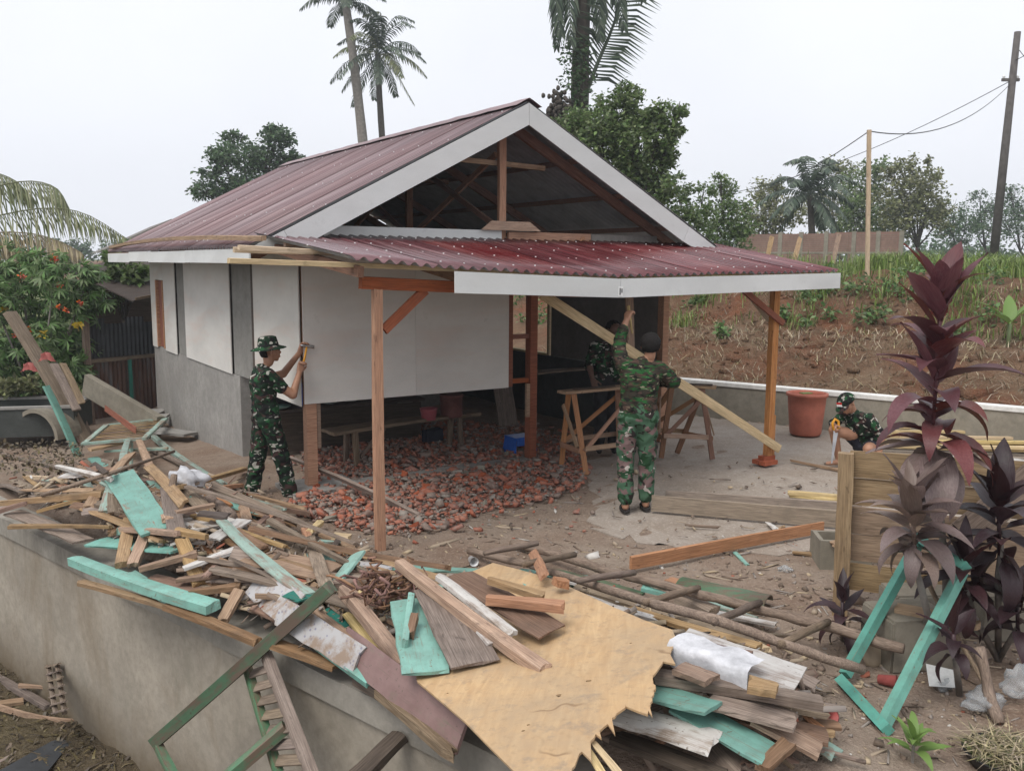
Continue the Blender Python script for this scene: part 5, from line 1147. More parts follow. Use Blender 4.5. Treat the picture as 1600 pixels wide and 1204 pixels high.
m = MB(); m.add([(-.27, -.10, .47), (-.21, -.10, .47), (-.285, -.16, .06), (-.30, -.16, .06), (-.27, -.098, .47), (-.21, -.098, .47), (-.285, -.158, .06), (-.30, -.158, .06)], [(0, 1, 2, 3), (7, 6, 5, 4), (0, 4, 5, 1), (1, 5, 6, 2), (2, 6, 7, 3), (3, 7, 4, 0)]); m.build('blade', 'steel', saw)
m = MB(); m.tube([(-.275, -.10, .46), (-.285, -.09, .53), (-.255, -.085, .575), (-.215, -.085, .55), (-.205, -.09, .47), (-.24, -.095, .45), (-.275, -.10, .46)], .016, 8); m.build('handle', 'yellow_plastic', saw, True)

# ================================================================== PROPS UNDER AND AROUND THE PORCH
board('plank', hw(5.13, -1.86, .22), pv(846, 459, -1.9), .10, .022, 'pale', 'long pale plank slanting up from the right porch post', 'plank', up=HV*-1, warp=.05, jag=.002)
board('plank', pv(986, 606, -1.75), pv(983, 462, -1.75), .09, .025, 'tan', 'upright tan board held in front of the man in camouflage', 'plank', up=HV*-1, jag=.002)
board('stick', pv(988, 520, -1.9), pv(982, 478, -1.9), .02, .02, 'pale', 'thin pale stick above the raised hand', 'stick', up=HV*-1)
board('prop_plank', hit(655, 806, .03), hit(455, 715, .25), .06, .035, 'grey', 'long grey batten propped from the wall corner to the rubble', 'plank', roll=R(60), warp=.15)
def trestle(label, foot, topz, tl, tr, mat):
    c = sum(foot, V3())/4; c.z = .03; o = thing('trestle', label, 'trestle', c); F = [p-c for p in foot]
    a, b_ = tl-c, tr-c; ax = (b_-a).normalized(); up = V3((0, 0, 1)); sdv = up.cross(ax).normalized()
    board('top_plank', a-ax*.06, b_+ax*.08, .17, .035, 'tan', parent=o, jag=.004, warp=.03)
    tops = [a+ax*.08-sdv*.05, b_-ax*.08-sdv*.05, b_-ax*.08+sdv*.05, a+ax*.08+sdv*.05]
    legs = []
    for p, q in zip(F, tops): q = q-up*.03; legs.append((p, q)); board('leg', p, q, .06, .045, mat, parent=o, up=(0, 1, 0), jag=.002, warp=.02)
    at = lambda i, f: legs[i][0].lerp(legs[i][1], f)
    for i, j, off in ((0, 1, -.035), (3, 2, .035)):
        board('brace', at(i, .30)+sdv*off, at(j, .88)+sdv*off, .05, .022, mat, parent=o, up=sdv, jag=.002, warp=.02); board('stretcher', at(i, .33)+sdv*off*1.7, at(j, .33)+sdv*off*1.7, .055, .022, 'tan', parent=o, up=sdv, jag=.002, warp=.02)
    for i, j, off in ((0, 3, -.04), (1, 2, .04)): board('end_brace', at(i, .3)+ax*off, at(j, .3)+ax*off, .06, .022, mat, parent=o, up=ax, jag=.002, warp=.02); board('end_brace', at(i, .35)+ax*off*1.6, at(j, .85)+ax*off*1.6, .05, .02, 'tan', parent=o, up=ax, jag=.002, warp=.02)
    return o
f1, f2 = pz(916, 742, .03), pz(877, 726, .03); dx = V3((.75, .50, 0))
t1 = trestle('left wooden trestle with a plank top beside the brick rubble', [f1, f1+dx, f2+dx, f2], .9, pz(884, 612, .93), pz(884, 612, .93)+dx*1.0, 'salmon')
f1, f2 = pz(1113, 717, .03), pz(1058, 707, .03); dx = V3((-.62, .05, 0))
t2 = trestle('right wooden trestle with tools on its plank top', [f1+dx, f1, f2, f2+dx], .9, pz(1040, 601, .92), pz(1108, 604, .92), 'rafter')
board('chisel', pz(1075, 600, .95), pz(1112, 601, .95), .03, .02, 'dark', 'dark chisel lying on the right trestle top', 'tool'); board('saw_blade', pz(895, 607, .965), pz(960, 603, .965), .06, .01, 'dark', 'dark metal tool lying on the left trestle top', 'tool')
board('worktop_plank', hw(1.9, .55, 1.0)+HU*1.3, hw(1.9, .55, 1.0)+HU*2.2, .25, .02, 'grey', 'grey worktop board behind the left trestle', 'board')
# big plastic tub
bk = thing('plastic_tub', 'large terracotta coloured plastic tub against the low wall', 'tub', pz(1258, 678, .03))
m = MB(); m.lathe([(.001, .0), (.20, .0), (.215, .03), (.25, .40), (.262, .545), (.285, .55), (.287, .59), (.268, .595), (.255, .56), (.205, .05), (.001, .04)], 32); m.build('tub_body', 'bucket_plastic', bk, True)
m = MB(); m.box((-.05, -.10, .60), (.16, .09, .012), Matrix.Rotation(.3, 3, 'Z')); m.build('green_cloth', 'leaf_bright', bk)
# bench and kitchen things inside
bn = thing('bench', 'rough old plank bench standing on the brick rubble', 'bench', hw(1.55, .95, .02), HANG+R(8))
m = MB(); 
board('seat', (-1.05, 0, .42), (1.1, 0, .42), .28, .04, 'bark', parent=bn, jag=.02, warp=.1)
for x in (-.75, .8):
    for y in (-.09, .09): board('leg', (x, y*1.4, 0), (x, y, .40), .06, .05, 'bark', parent=bn, jag=0)
board('brace', (-.7, -.12, .1), (-.3, -.02, .39), .03, .05, 'bark', parent=bn, jag=0)
tb = thing('kitchen_table', 'low dark kitchen bench crowded with crockery under the wall panel', 'table', hw(1.1, 2.1, 0), HANG)
board('table_top', (-1.05, 0, .55), (1.2, 0, .55), .55, .04, 'dark', parent=tb, jag=.01, warp=.05); board('front_board', (-1.0, -.24, .28), (1.15, -.24, .28), .48, .02, 'dark', parent=tb, up=(0, 1, 0), jag=.01, warp=.05)
for x in (-.95, 1.1): board('leg', (x, -.2, 0), (x, -.2, .53), .06, .06, 'dark', parent=tb, jag=0)
board('leaning_slab', hw(2.1, 2.7, .62), hw(2.15, 2.95, 1.02), .4, .02, 'plywood_grey', 'grey board leaning behind the crockery', 'board')
def pot(name, label, cat, c, prof, mat, rim=None):
    m = MB(); m.lathe(prof, 22); o = m.build(name, mat, None, True); o.location = c; tag(o, label, cat)
    return o
pot('water_jug', 'blue plastic water jug on the kitchen bench', 'jug', hw(.72, 2.0, .575), [(.001, 0), (.10, 0), (.115, .02), (.115, .22), (.095, .27), (.095, .29), (.085, .29), (.085, .25), (.001, .25)], 'blue_plastic')
pot('glass_jar', 'round glass jar on the kitchen bench', 'jar', hw(1.0, 2.0, .575), [(.001, 0), (.08, 0), (.10, .05), (.105, .12), (.07, .17), (.065, .20), (.055, .20), (.055, .17), (.001, .16)], 'glass_jar')
pot('steel_wok', 'shiny steel basin on the kitchen bench', 'basin', hw(1.3, 2.05, .575), [(.001, .0), (.09, .01), (.15, .06), (.18, .13), (.19, .135), (.18, .145), (.14, .08), (.001, .03)], 'steel')
pot('green_plate', 'turquoise plastic plate at the left of the kitchen bench', 'plate', hw(.3, 1.95, .575), [(.001, .0), (.10, .0), (.16, .03), (.165, .035), (.10, .012), (.001, .01)], 'teal')
pot('sauce_bottle', 'brown sauce bottle on the kitchen bench', 'bottle', hw(1.75, 1.98, .575), [(.001, 0), (.035, 0), (.037, .12), (.015, .17), (.014, .22), (.001, .22)], 'tin')
pot('lidded_tin', 'dark red lidded tin standing on the bench', 'tin', hw(2.25, 1.0, .445), [(.001, 0), (.14, 0), (.145, .02), (.145, .25), (.155, .255), (.155, .285), (.14, .29), (.001, .292)], 'tin')
pot('pink_pail', 'small pink pail standing on the bench', 'pail', hw(1.88, .92, .445), [(.001, 0), (.085, 0), (.11, .14), (.118, .145), (.105, .145), (.08, .02), (.001, .02)], 'pink_plastic')
board('label_tin', hw(2.05, 1.35, .15), hw(2.3, 1.4, .15), .12, .16, 'navy_cloth', 'dark blue carton under the bench', 'carton')
st = thing('stool', 'small blue plastic stool behind the red post', 'stool', hw(2.92, .42, .0), HANG)
m = MB(); m.span((-.15, -.13, .20), (.15, .13, .225)); m.build('seat', 'blue_plastic', st)
for x in (-1, 1):
    m = MB(); m.add([(x*.15, -.12, .20), (x*.17, -.15, .0), (x*.17, .15, .0), (x*.15, .12, .20), (x*.13, -.12, .20), (x*.15, -.15, .0), (x*.15, .15, .0), (x*.13, .12, .20)], [(0, 1, 2, 3), (7, 6, 5, 4), (0, 4, 5, 1), (1, 5, 6, 2), (2, 6, 7, 3), (3, 7, 4, 0)]); m.build('side_leg', 'blue_plastic', st)
for y in (-1, 1):
    m = MB(); m.span((-.128, y*.13-.008, .12), (.128, y*.13+.008, .199)); m.build('apron', 'blue_plastic', st)
board('leaning_panel', hw(3.7, 1.9, .05), hw(3.75, 2.2, .85), .32, .03, 'grey', 'grey board leaning inside the open room', 'board', up=HV*-1)
# brick rubble: countless small pieces, and bigger broken bricks among them
def chunk(rg, r):
    v = np.array([(x, y, z) for x in (-1, 1) for y in (-1, 1) for z in (-1, 1)], float)*r*np.array([rg.uniform(.7, 1.5), rg.uniform(.6, 1.0), rg.uniform(.35, .7)])
    v *= rg.uniform(.6, 1.25, (8, 1)); q = Quaternion(Vector(rg.normal(size=3)).normalized(), rg.uniform(-1, 1)*1.2).to_matrix(); return v @ np.array(q).T
CF = np.array([(0, 1, 3, 2), (4, 6, 7, 5), (0, 4, 5, 1), (2, 3, 7, 6), (0, 2, 6, 4), (1, 5, 7, 3)])
def inpoly(x, y, P):
    c = False; j = len(P)-1
    for i in range(len(P)):
        if (P[i][1] > y) != (P[j][1] > y) and x < (P[j][0]-P[i][0])*(y-P[i][1])/(P[j][1]-P[i][1])+P[i][0]: c = not c
        j = i
    return c
rp_ = [(440, 800), (480, 770), (500, 742), (470, 735), (470, 700), (560, 672), (700, 662), (830, 668), (880, 690), (925, 735), (905, 768), (850, 785), (760, 800), (700, 825), (640, 838), (560, 832), (480, 818)]
rpw = [(pz(*p).x, pz(*p).y) for p in rp_]; xs = [p[0] for p in rpw]; ys = [p[1] for p in rpw]
Vv = []; Ff = []; k = 0; bigs = []
while k < 14000:
    x, y = rng.uniform(min(xs), max(xs)), rng.uniform(min(ys), max(ys))
    if not inpoly(x, y, rpw):
        if rng.random() > .035: continue
    u, v = huv((x, y, 0))
    if -.1 < v < .1 and 0 < u < 2.9 and rng.random() < .8: continue
    k += 1; r = min(.05, .0125*math.exp(rng.normal(0, .5))); c = chunk(rng, r)+np.array([x, y, ground(x, y)+r*.4+rng.uniform(0, .045)]); Ff.append(CF+len(Vv)*8); Vv.append(c)
stuff(link('brick_rubble', np_mesh('brick_rubble', np.concatenate(Vv), np.concatenate(Ff), 'rubble')), 'spread of broken red and grey brick rubble on the floor', 'rubble')
k = 0
while k < 46:
    x, y = rng.uniform(min(xs), max(xs)), rng.uniform(min(ys), max(ys))
    if not inpoly(x, y, rpw): continue
    u, v = huv((x, y, 0))
    if v > .6: continue
    k += 1; b = MB(); c = chunk(rng, rng.uniform(.03, .046)); b.add([tuple(p) for p in c], [tuple(f) for f in CF]); o = b.build('brick_fragment', 'brick_red' if k % 3 else 'block_concrete'); o.location = (x, y, ground(x, y)+.045)
    tag(o, 'larger broken brick lying on top of the rubble', 'brick', 'larger broken bricks on the rubble')
# litter over the yard
Vv = []; Ff = []; k = 0
while k < 4200:
    px, py = rng.uniform(430, 1600), 1204-rng.random()**.8*480; p = pz(px, py, 0); s = wall_s(p.x, p.y)
    if s < .3 or p.y > 13.5: continue
    u, v = huv(p)
    if px > 900 and py < 850 and rng.random() < .72: continue
    k += 1; r = .009*math.exp(rng.normal(0, .5)); c = chunk(rng, r)
    if rng.random() < .4: c[:, 0] *= 3.5; c[:, 1] *= .5; c[:, 2] *= .4
    a = rng.uniform(0, 6.3); cr_ = np.array([[math.cos(a), -math.sin(a), 0], [math.sin(a), math.cos(a), 0], [0, 0, 1]]); c = c @ cr_.T+np.array([p.x, p.y, max(ground(p.x, p.y), .03 if px > 930 and py < 850 else -9)+r*.3]); Ff.append(CF+len(Vv)*8); Vv.append(c)
stuff(link('ground_litter', np_mesh('ground_litter', np.concatenate(Vv), np.concatenate(Ff), 'litter')), 'wood chips, pebbles and twigs littering the yard', 'litter')
# ================================================================== VEGETATION
def leaf_arrays(P, size, upb=.5, aspect=.55, rg=rng, droop=0):
    n = len(P); s = size*rg.uniform(.6, 1.35, (n, 1)); d = rg.normal(size=(n, 3)); d[:, 2] = d[:, 2]*.6-droop; d /= np.linalg.norm(d, axis=1)[:, None]
    nn = rg.normal(size=(n, 3)); nn[:, 2] += upb*2; w = np.cross(nn, d); w /= np.linalg.norm(w, axis=1)[:, None]+1e-9; k = np.cross(d, w)*.12*s
    V = np.stack([P, P+d*s*.5+w*s*aspect*.5+k, P+d*s, P+d*s*.5-w*s*aspect*.5+k], 1).reshape(-1, 3); F = np.arange(4*n).reshape(-1, 4); return V, F
def clump_pts(c, r, n, rg=rng, flat=.75, twig=True):
    d = rg.normal(size=(n, 3)); d /= np.linalg.norm(d, axis=1)[:, None]; rad = rg.random((n, 1))**.45; P = d*rad*r; P[:, 2] *= flat
    if twig:   # gather into sprays so that gaps open between them
        k = max(4, n//26); cen = rg.normal(size=(k, 3)); cen /= np.linalg.norm(cen, axis=1)[:, None]; cen *= (rg.random((k, 1))**.35)*r; cen[:, 2] *= flat
        idx = rg.integers(0, k, n); P = cen[idx]+rg.normal(size=(n, 3))*r*.15
    return P+np.array(c)
def tree(name, label, base, clumps, Y, size, mat, dens=1.0, trunk=.12, tmat='bark_dark', group=None, cat='tree', upb=.5, flat=.75, aspect=.55, depth=.6, droop=0, twig=True):
    base = Vector(base); o = thing(name, label, cat, base, 0, group); allV = []; allF = []; off = 0; tr = MB(); cs = []
    for px, py, rp in clumps:
        r = rp*Y/FPX; c = pY(px, py, Y+random.uniform(-depth, depth)*r); n = int(max(30, dens*rp*rp*.55)); P = clump_pts(c-base, r, n, flat=flat, twig=twig); v, f = leaf_arrays(P, size, upb, aspect, droop=droop); allV.append(v); allF.append(f+off); off += len(v); cs.append((c-base, r))
    top = max(c.z for c, r in cs); mx_ = sum((c for c, r in cs), Vector())/len(cs); fork = Vector((mx_.x*.6, mx_.y*.6, max(.3, min(c.z-r for c, r in cs)*.9)))
    tr.tube([(0, 0, -.2), fork*.5+Vector((.04, 0, 0)), fork], [trunk, trunk*.85, trunk*.7], 8)
    for c, r in cs:
        m1 = fork.lerp(c, .5)+Vector((random.uniform(-.1, .1), 0, -.12))*r; tr.tube([fork, m1, c], [trunk*.55, trunk*.32, trunk*.12], 6)
        for k in range(4): e = c+Vector(rng.normal(size=3)).normalized()*r*.8; tr.tube([m1.lerp(c, .5), c.lerp(e, .4), e], [trunk*.2, trunk*.12, trunk*.05], 4)
    tr.build('trunk', tmat, o, True); link('crown', np_mesh('crown', np.concatenate(allV), np.concatenate(allF), mat), o); return o
def gz(p): return Vector((p.x, p.y, ground(p.x, p.y)))
def jit(cl, k=1): return cl
# tree behind the ridge at left
Y = 40; tree('broadleaf_tree', 'dark spreading tree rising behind the left roof slope', Vector((pY(400, 400, Y).x, Y, 0)), [(345, 290, 34), (320, 300, 22), (380, 245, 42), (345, 245, 24), (430, 220, 30), (435, 255, 38), (400, 290, 40), (455, 250, 22), (425, 205, 18), (365, 215, 18), (330, 268, 20), (440, 285, 30)], Y, .19, 'leaf_dark', 1.5, .16, flat=.5)
# broadleaf tree behind the gable
Y = 20; tree('broadleaf_tree', 'bushy glossy tree behind the right roof slope', Vector((pY(985, 400, Y).x, Y, 1.5)), [(975, 150, 26), (955, 180, 36), (1000, 185, 32), (1035, 180, 24), (1060, 172, 16), (930, 205, 34), (985, 225, 44), (1030, 215, 30), (1055, 205, 18), (960, 265, 46), (1010, 265, 38), (1040, 245, 22), (1000, 310, 44), (1030, 300, 30), (1020, 345, 36), (900, 190, 26), (920, 240, 40), (870, 205, 20)], Y, .105, 'leaf_mid', 1.9, .12)
for i, (cl, Y, mt, lb) in enumerate((([(1060, 305, 26), (1090, 330, 32), (1070, 350, 34), (1055, 285, 16), (1100, 300, 16)], 24, 'leaf_mid', 'feathery young tree just right of the roof end'), ([(1130, 290, 24), (1145, 320, 30), (1120, 335, 28), (1150, 350, 34), (1125, 275, 12), (1115, 370, 34), (1155, 375, 28)], 26, 'leaf_mid', 'second feathery young tree left of the brick wall'))):
    tree('young_tree', lb, Vector((pY(cl[1][0], 400, Y).x, Y, 2.0)), cl, Y, .11, mt, 1.2, .05, flat=.8, group='young trees on the bank')
bgt = [([(1200, 300, 30), (1185, 340, 36), (1225, 330, 34), (1215, 285, 16), (1195, 365, 34)], 46, 'leaf_olive', 'yellowish tree behind the left end of the brick wall'),
       ([(1300, 270, 26), (1285, 320, 36), (1315, 310, 34), (1330, 270, 20), (1305, 350, 40)], 52, 'leaf_olive', 'thin crowned tree beside the coconut palm'),
       ([(1345, 290, 34), (1370, 270, 26), (1360, 325, 42), (1345, 350, 40), (1380, 350, 40), (1330, 330, 24)], 48, 'leaf_mid', 'round green tree behind the pale pole'),
       ([(1420, 265, 26), (1405, 300, 38), (1440, 290, 34), (1450, 320, 36), (1420, 340, 42), (1460, 275, 14), (1395, 270, 16), (1450, 250, 10), (1465, 345, 30)], 46, 'leaf_olive', 'tall open tree right of the pale pole'),
       ([(1490, 330, 26), (1510, 350, 30), (1500, 370, 26), (1485, 360, 22)], 60, 'leaf_dark', 'dark tree between the open tree and utility pole'),
       ([(1540, 320, 28), (1520, 345, 28), (1550, 350, 34), (1530, 305, 12)], 64, 'leaf_dark', 'dark tree just left of the utility pole'),
       ([(1590, 320, 34), (1575, 350, 34), (1610, 350, 40), (1580, 300, 14)], 62, 'leaf_dark', 'dark tree right of the utility pole')]
for cl, Y, mt, lb in bgt: tree('background_tree', lb, Vector((pY(cl[2][0], 400, Y).x, Y, 2.6)), cl, Y, .19, mt, 1.35, .12, group='trees beyond the brick wall', twig=True)
# low scrub far behind everything: one mass
Pp = []
for x in np.arange(-90, 150, 2.2):
    for k in range(2):
        h = random.uniform(1.2, 2.8)*(1.15 if x > 20 else .8); Pp.append(clump_pts((x+random.uniform(-1, 1), 85+random.uniform(0, 18), 2.2+h*.5), h, 260, flat=.6))
v, f = leaf_arrays(np.concatenate(Pp), .5); stuff(link('far_scrub', np_mesh('far_scrub', v, f, 'leaf_dark')), 'far line of dark scrub along the horizon', 'scrub')
# ---- palms
def frond(b, pts, L_leaf, n=34, w=.035, droop=.5, rr=.03, side=None, hang=0.0, mi=0):
    pts = [Vector(p) for p in pts]; dense = []
    def cr_(t):
        m = len(pts)-1; i = min(int(t*m), m-1); f = t*m-i; p0, p1, p2, p3 = pts[max(i-1, 0)], pts[i], pts[i+1], pts[min(i+2, m)]
        return .5*((2*p1)+(-p0+p2)*f+(2*p0-5*p1+4*p2-p3)*f*f+(-p0+3*p1-3*p2+p3)*f**3)
    N_ = 14; path = [cr_(i/N_) for i in range(N_+1)]; b.tube(path, [rr*(1-.8*i/N_) for i in range(N_+1)], 5)
    for i in range(n):
        t = .12+.88*(i+.5)/n; p = cr_(t); d = (cr_(min(1, t+.02))-cr_(t-.02)).normalized(); sdv = d.cross(Vector((0, 0, 1)))
        sdv = sdv.normalized() if sdv.length > .05 else Vector((1, 0, 0))
        if side is not None: sdv = (side-d*side.dot(d)).normalized()
        up = sdv.cross(d)
        for s in (-1, 1):
            ll = L_leaf*(math.sin(math.pi*min(.97, .12+.85*t))**.6)*random.uniform(.8, 1.1); dr = (sdv*s*(1-hang)+d*.45+Vector((0, 0, -droop-hang*1.6))+up*.15+Vector(rng.normal(size=3))*.08).normalized()
            m1 = p+dr*ll*.5; d2 = (dr+Vector((0, 0, -.55-hang))).normalized(); e = m1+d2*ll*.5; ww = (d-dr*d.dot(dr)).normalized()*w*.5
            b.add([p-ww*.5, p+ww*.5, m1+ww, m1-ww, e], [(0, 1, 2, 3), (3, 2, 4)], mi)
def palm(name, label, base, top, tr_r, nf, fl, mat, el=(10, 80), leaf=.55, trunkmat='bark_palm', w=.05, seed=1, mid=None, n=26, hang=.1):
    rg = random.Random(seed); base, top = Vector(base), Vector(top); o = thing(name, label, 'palm', base); tp = top-base; m = MB()
    pth = [Vector((0, 0, -.3)), (tp*.5)+(mid or Vector((0, 0, 0))), tp]; P = []
    for i in range(13): t = i/12; P.append(pth[0]*(1-t)**2+pth[1]*2*t*(1-t)+pth[2]*t*t)
    m.tube(P, [tr_r*(1.25-.45*i/12)*(1+.05*(i % 2)) for i in range(13)], 10); m.build('trunk', trunkmat, o, True)
    for k in range(nf):
        az = 2*math.pi*(k*.381966+rg.uniform(-.05, .05)); e = R(el[0]+(el[1]-el[0])*(k/(nf-1))+rg.uniform(-6, 6)); ln = fl*rg.uniform(.85, 1.1); h = Vector((math.cos(az), math.sin(az), 0)); d = h*math.cos(e)+Vector((0, 0, math.sin(e))); b = MB()
        p0 = Vector((0, 0, 0)); p1 = d*ln*.4; p2 = p1+(d+Vector((0, 0, -.55))).normalized()*ln*.35; p3 = p2+(h*.8+Vector((0, 0, -.9+math.sin(e)*.7))).normalized()*ln*.32
        frond(b, [p0, p1, p2, p3], leaf, n, w, .45, .035*fl/4, hang=hang); fo = b.build('frond', mat if isinstance(mat, str) else rg.choice(mat), o); fo.location = tp
    return o
Y = 46; palm('coconut_palm', 'leaning coconut palm with thick pale trunk behind the ridge', Vector((pY(585, 400, Y).x, Y, 0)), pY(540, 5, Y), .24, 18, 2.2, 'palm_dark', (0, 85), .6, w=.07, seed=2, mid=Vector((.4, 0, 0)))
Y = 47; palm('coconut_palm', 'slender coconut palm with dark crown right of the pale trunk', Vector((pY(625, 400, Y).x, Y, 0)), pY(590, 85, Y), .17, 26, 2.7, ['palm_dark', 'palm_dark', 'palm_green'], (-45, 89), .6, 'bark_dark', w=.07, seed=5, mid=Vector((-.35, 0, 0)))
Y = 41; palm('coconut_palm', 'coconut palm standing among the background trees at right', Vector((pY(1272, 420, Y).x, Y, 2.4)), pY(1265, 305, Y), .15, 20, 2.3, 'palm_dark', (-40, 85), .6, 'bark_dark', w=.09, seed=8)
# sugar palm
Y = 22; sp = palm('sugar_palm', 'thick trunked sugar palm rising behind the gable', Vector((pY(900, 400, Y).x, Y, 1.5)), pY(912, -120, Y), .21, 13, 2.6, 'palm_dark', (15, 80), .8, 'bark_dark', w=.06, seed=11, n=30, hang=.15)
so_ = sp.location.copy(); b = MB(); frond(b, [pY(913, 152, Y)-so_, pY(935, 95, Y)-so_, pY(958, 40, Y)-so_, pY(985, -50, Y)-so_, pY(1010, -140, Y)-so_], 1.1, 46, .06, .05, .06, side=Vector((1, .35, 0))); b.build('frond', 'palm_dark', sp)
b = MB(); frond(b, [pY(908, -40, Y)-so_, pY(888, -50, Y)-so_, pY(874, -10, Y)-so_, pY(870, 75, Y)-so_], .6, 40, .05, .5, .03, side=Vector((1, .5, 0)), hang=.25); b.build('frond', 'palm_dark', sp)
for q_ in ([(910, -60), (925, -40), (935, 0), (938, 60)], [(905, -60), (895, -50), (890, 0), (893, 70)], [(912, -50), (940, -60), (965, -20), (975, 45)], [(912, -70), (945, -90), (985, -70), (1005, 0)], [(905, -70), (880, -60), (868, -10), (878, 55)]):
    b = MB(); frond(b, [pY(x_, y_, Y-.3)-so_ for x_, y_ in q_], .6, 36, .05, .5, .03, side=Vector((1, -.5, 0)), hang=.25); b.build('frond', 'palm_dark', sp)
m = MB()
for i in range(9):
    p = pY(random.uniform(915, 985), random.uniform(180, 200), Y-.6)-so_; m.tube([p, p+Vector((.05, -.1, -.2)), p+Vector((.06, -.12, -random.uniform(.6, 1.1)))], .022, 5)
m.build('fruit_strands', 'bark', sp)
m = MB(); c = pY(872, 178, Y-.3)-so_
for i in range(160): p = c+Vector(rng.normal(size=3)*np.array([.13, .15, .22])); cone_mesh(m, p, .05, p+Vector((0, 0, .02)), .05, 5)
m.build('fruit_cluster', 'bark_dark', sp, True)['kind'] = 'stuff'
m = MB(); P = []
for i in range(500): t = random.random(); p = pY(900+random.gauss(0, 14), 60+120*t, Y-.25)-so_; P.append(tuple(p))
v, f = leaf_arrays(np.array(P), .12); link('climbing_vine', np_mesh('climbing_vine', v, f, 'leaf_dark'), sp)
# near coconut fronds at left edge
Y = 16.5; lp_ = thing('coconut_palm', 'coconut palm at the left edge with long arching fronds', 'palm', Vector((pY(-150, 400, Y).x, Y, -.3))); lo_ = lp_.location.copy()
cr0 = pY(-150, 360, Y); m = MB(); m.tube([(0, 0, -.2), (cr0-lo_)*.5, cr0-lo_], [.2, .17, .15], 10); m.build('trunk', 'bark_palm', lp_, True)
for pts, mt, ll in (([(-150, 360, 0), (-60, 310, -.1), (30, 284, -.2), (85, 292, -.25), (108, 325, -.3)], 'palm_green', .85), ([(-150, 365, 0), (-40, 345, -.3), (60, 326, -.5), (130, 333, -.6), (197, 372, -.7)], 'palm_green', .75), ([(-150, 375, 0), (-40, 365, -.2), (40, 364, -.3), (90, 376, -.35), (128, 395, -.4)], 'palm_dry', .6), ([(-150, 365, 0), (-60, 370, .2), (10, 385, .3), (50, 400, .4), (90, 425, .5)], 'palm_dry', .6), ([(-150, 355, 0), (-100, 300, .1), (-30, 270, .2), (20, 280, .2), (50, 310, .2)], 'palm_green', .7)):
    b = MB(); frond(b, [pY(x, y, Y+dy*.4)-lo_ for x, y, dy in pts], ll, 60, .030, .6, .020, hang=.5); b.build('frond', mt, lp_)
# flowering shrub at left with palmate leaves
Y = 15.0; sb = thing('flowering_shrub', 'leafy shrub with red flowers at the left edge behind the heap', 'shrub', Vector((pY(60, 640, Y).x, Y, -.25))); so_ = sb.location.copy(); P = []; st = MB()
cl = [(30, 600, 30), (80, 590, 30), (125, 580, 24), (-20, 610, 30), (55, 570, 40), (30, 420, 42), (85, 430, 42), (130, 470, 40), (40, 480, 46), (100, 500, 48), (20, 540, 42), (75, 545, 46), (120, 540, 30), (140, 430, 24), (-10, 470, 40), (5, 590, 28),  (-20, 560, 40), (-30, 420, 40)]
lv = []; fl = MB(); yl = MB()
for px, py, rp in cl:
    r = rp*Y/FPX; c = pY(px, py, Y+random.uniform(-.3, .5))-so_; st.tube([(random.uniform(-.2, .2), 0, 0), (c*.5)+Vector((0, 0, .05)), c], [.03, .022, .008], 6)
    for k in range(int(rp*1.5)):
        q = c+Vector(rng.normal(size=3)).normalized()*r*random.random()**.4; axn = (Vector(rng.normal(size=3))*.55+Vector((0, -.35, .9))).normalized(); a0 = random.uniform(0, 6.3); x = axn.orthogonal().normalized(); y = axn.cross(x); sz = random.uniform(.12, .20)
        for j in range(9):
            a = a0+(j-4)*.62; d = (x*math.cos(a)+y*math.sin(a)-axn*.35).normalized(); wv = axn.cross(d)*sz*.13; lv.append([q, q+d*sz*.55+wv, q+d*sz-axn*sz*.2, q+d*sz*.55-wv])
v = np.array([[tuple(p) for p in l] for l in lv]).reshape(-1, 3); sb_c = link('crown', np_mesh('crown', v, np.arange(len(v)).reshape(-1, 4), 'leaf_shrub'), sb); st.build('stems', 'bark_palm', sb, True)
fpx = [(35, 432), (92, 447), (125, 473), (92, 480), (102, 484), (47, 515), (24, 524), (84, 405)]
for px, py in fpx:
    c = pY(px, py, Y-.35)-so_; v, f = leaf_arrays(np.array(c)+rng.normal(size=(24, 3))*.020, .042, aspect=.8); link('flower', np_mesh('flower', v, f, 'flower'), sb)
for px, py in ((68, 522), (8, 478), (122, 505)): c = pY(px, py, Y-.35)-so_; v, f = leaf_arrays(np.array(c)+rng.normal(size=(10, 3))*.015, .12, droop=.5); link('yellow_leaf', np_mesh('yellow_leaf', v, f, 'leaf_yellow'), sb)
tree('green_bush', 'dark green bush between the shrub and the house eave', Vector((pY(190, 600, 16.8).x, 16.8, -.3)), [(170, 440, 26), (205, 430, 24), (190, 465, 20), (225, 425, 16), (180, 410, 18), (205, 385, 12)], 16.8, .14, 'leaf_mid', .8, .05, cat='bush')
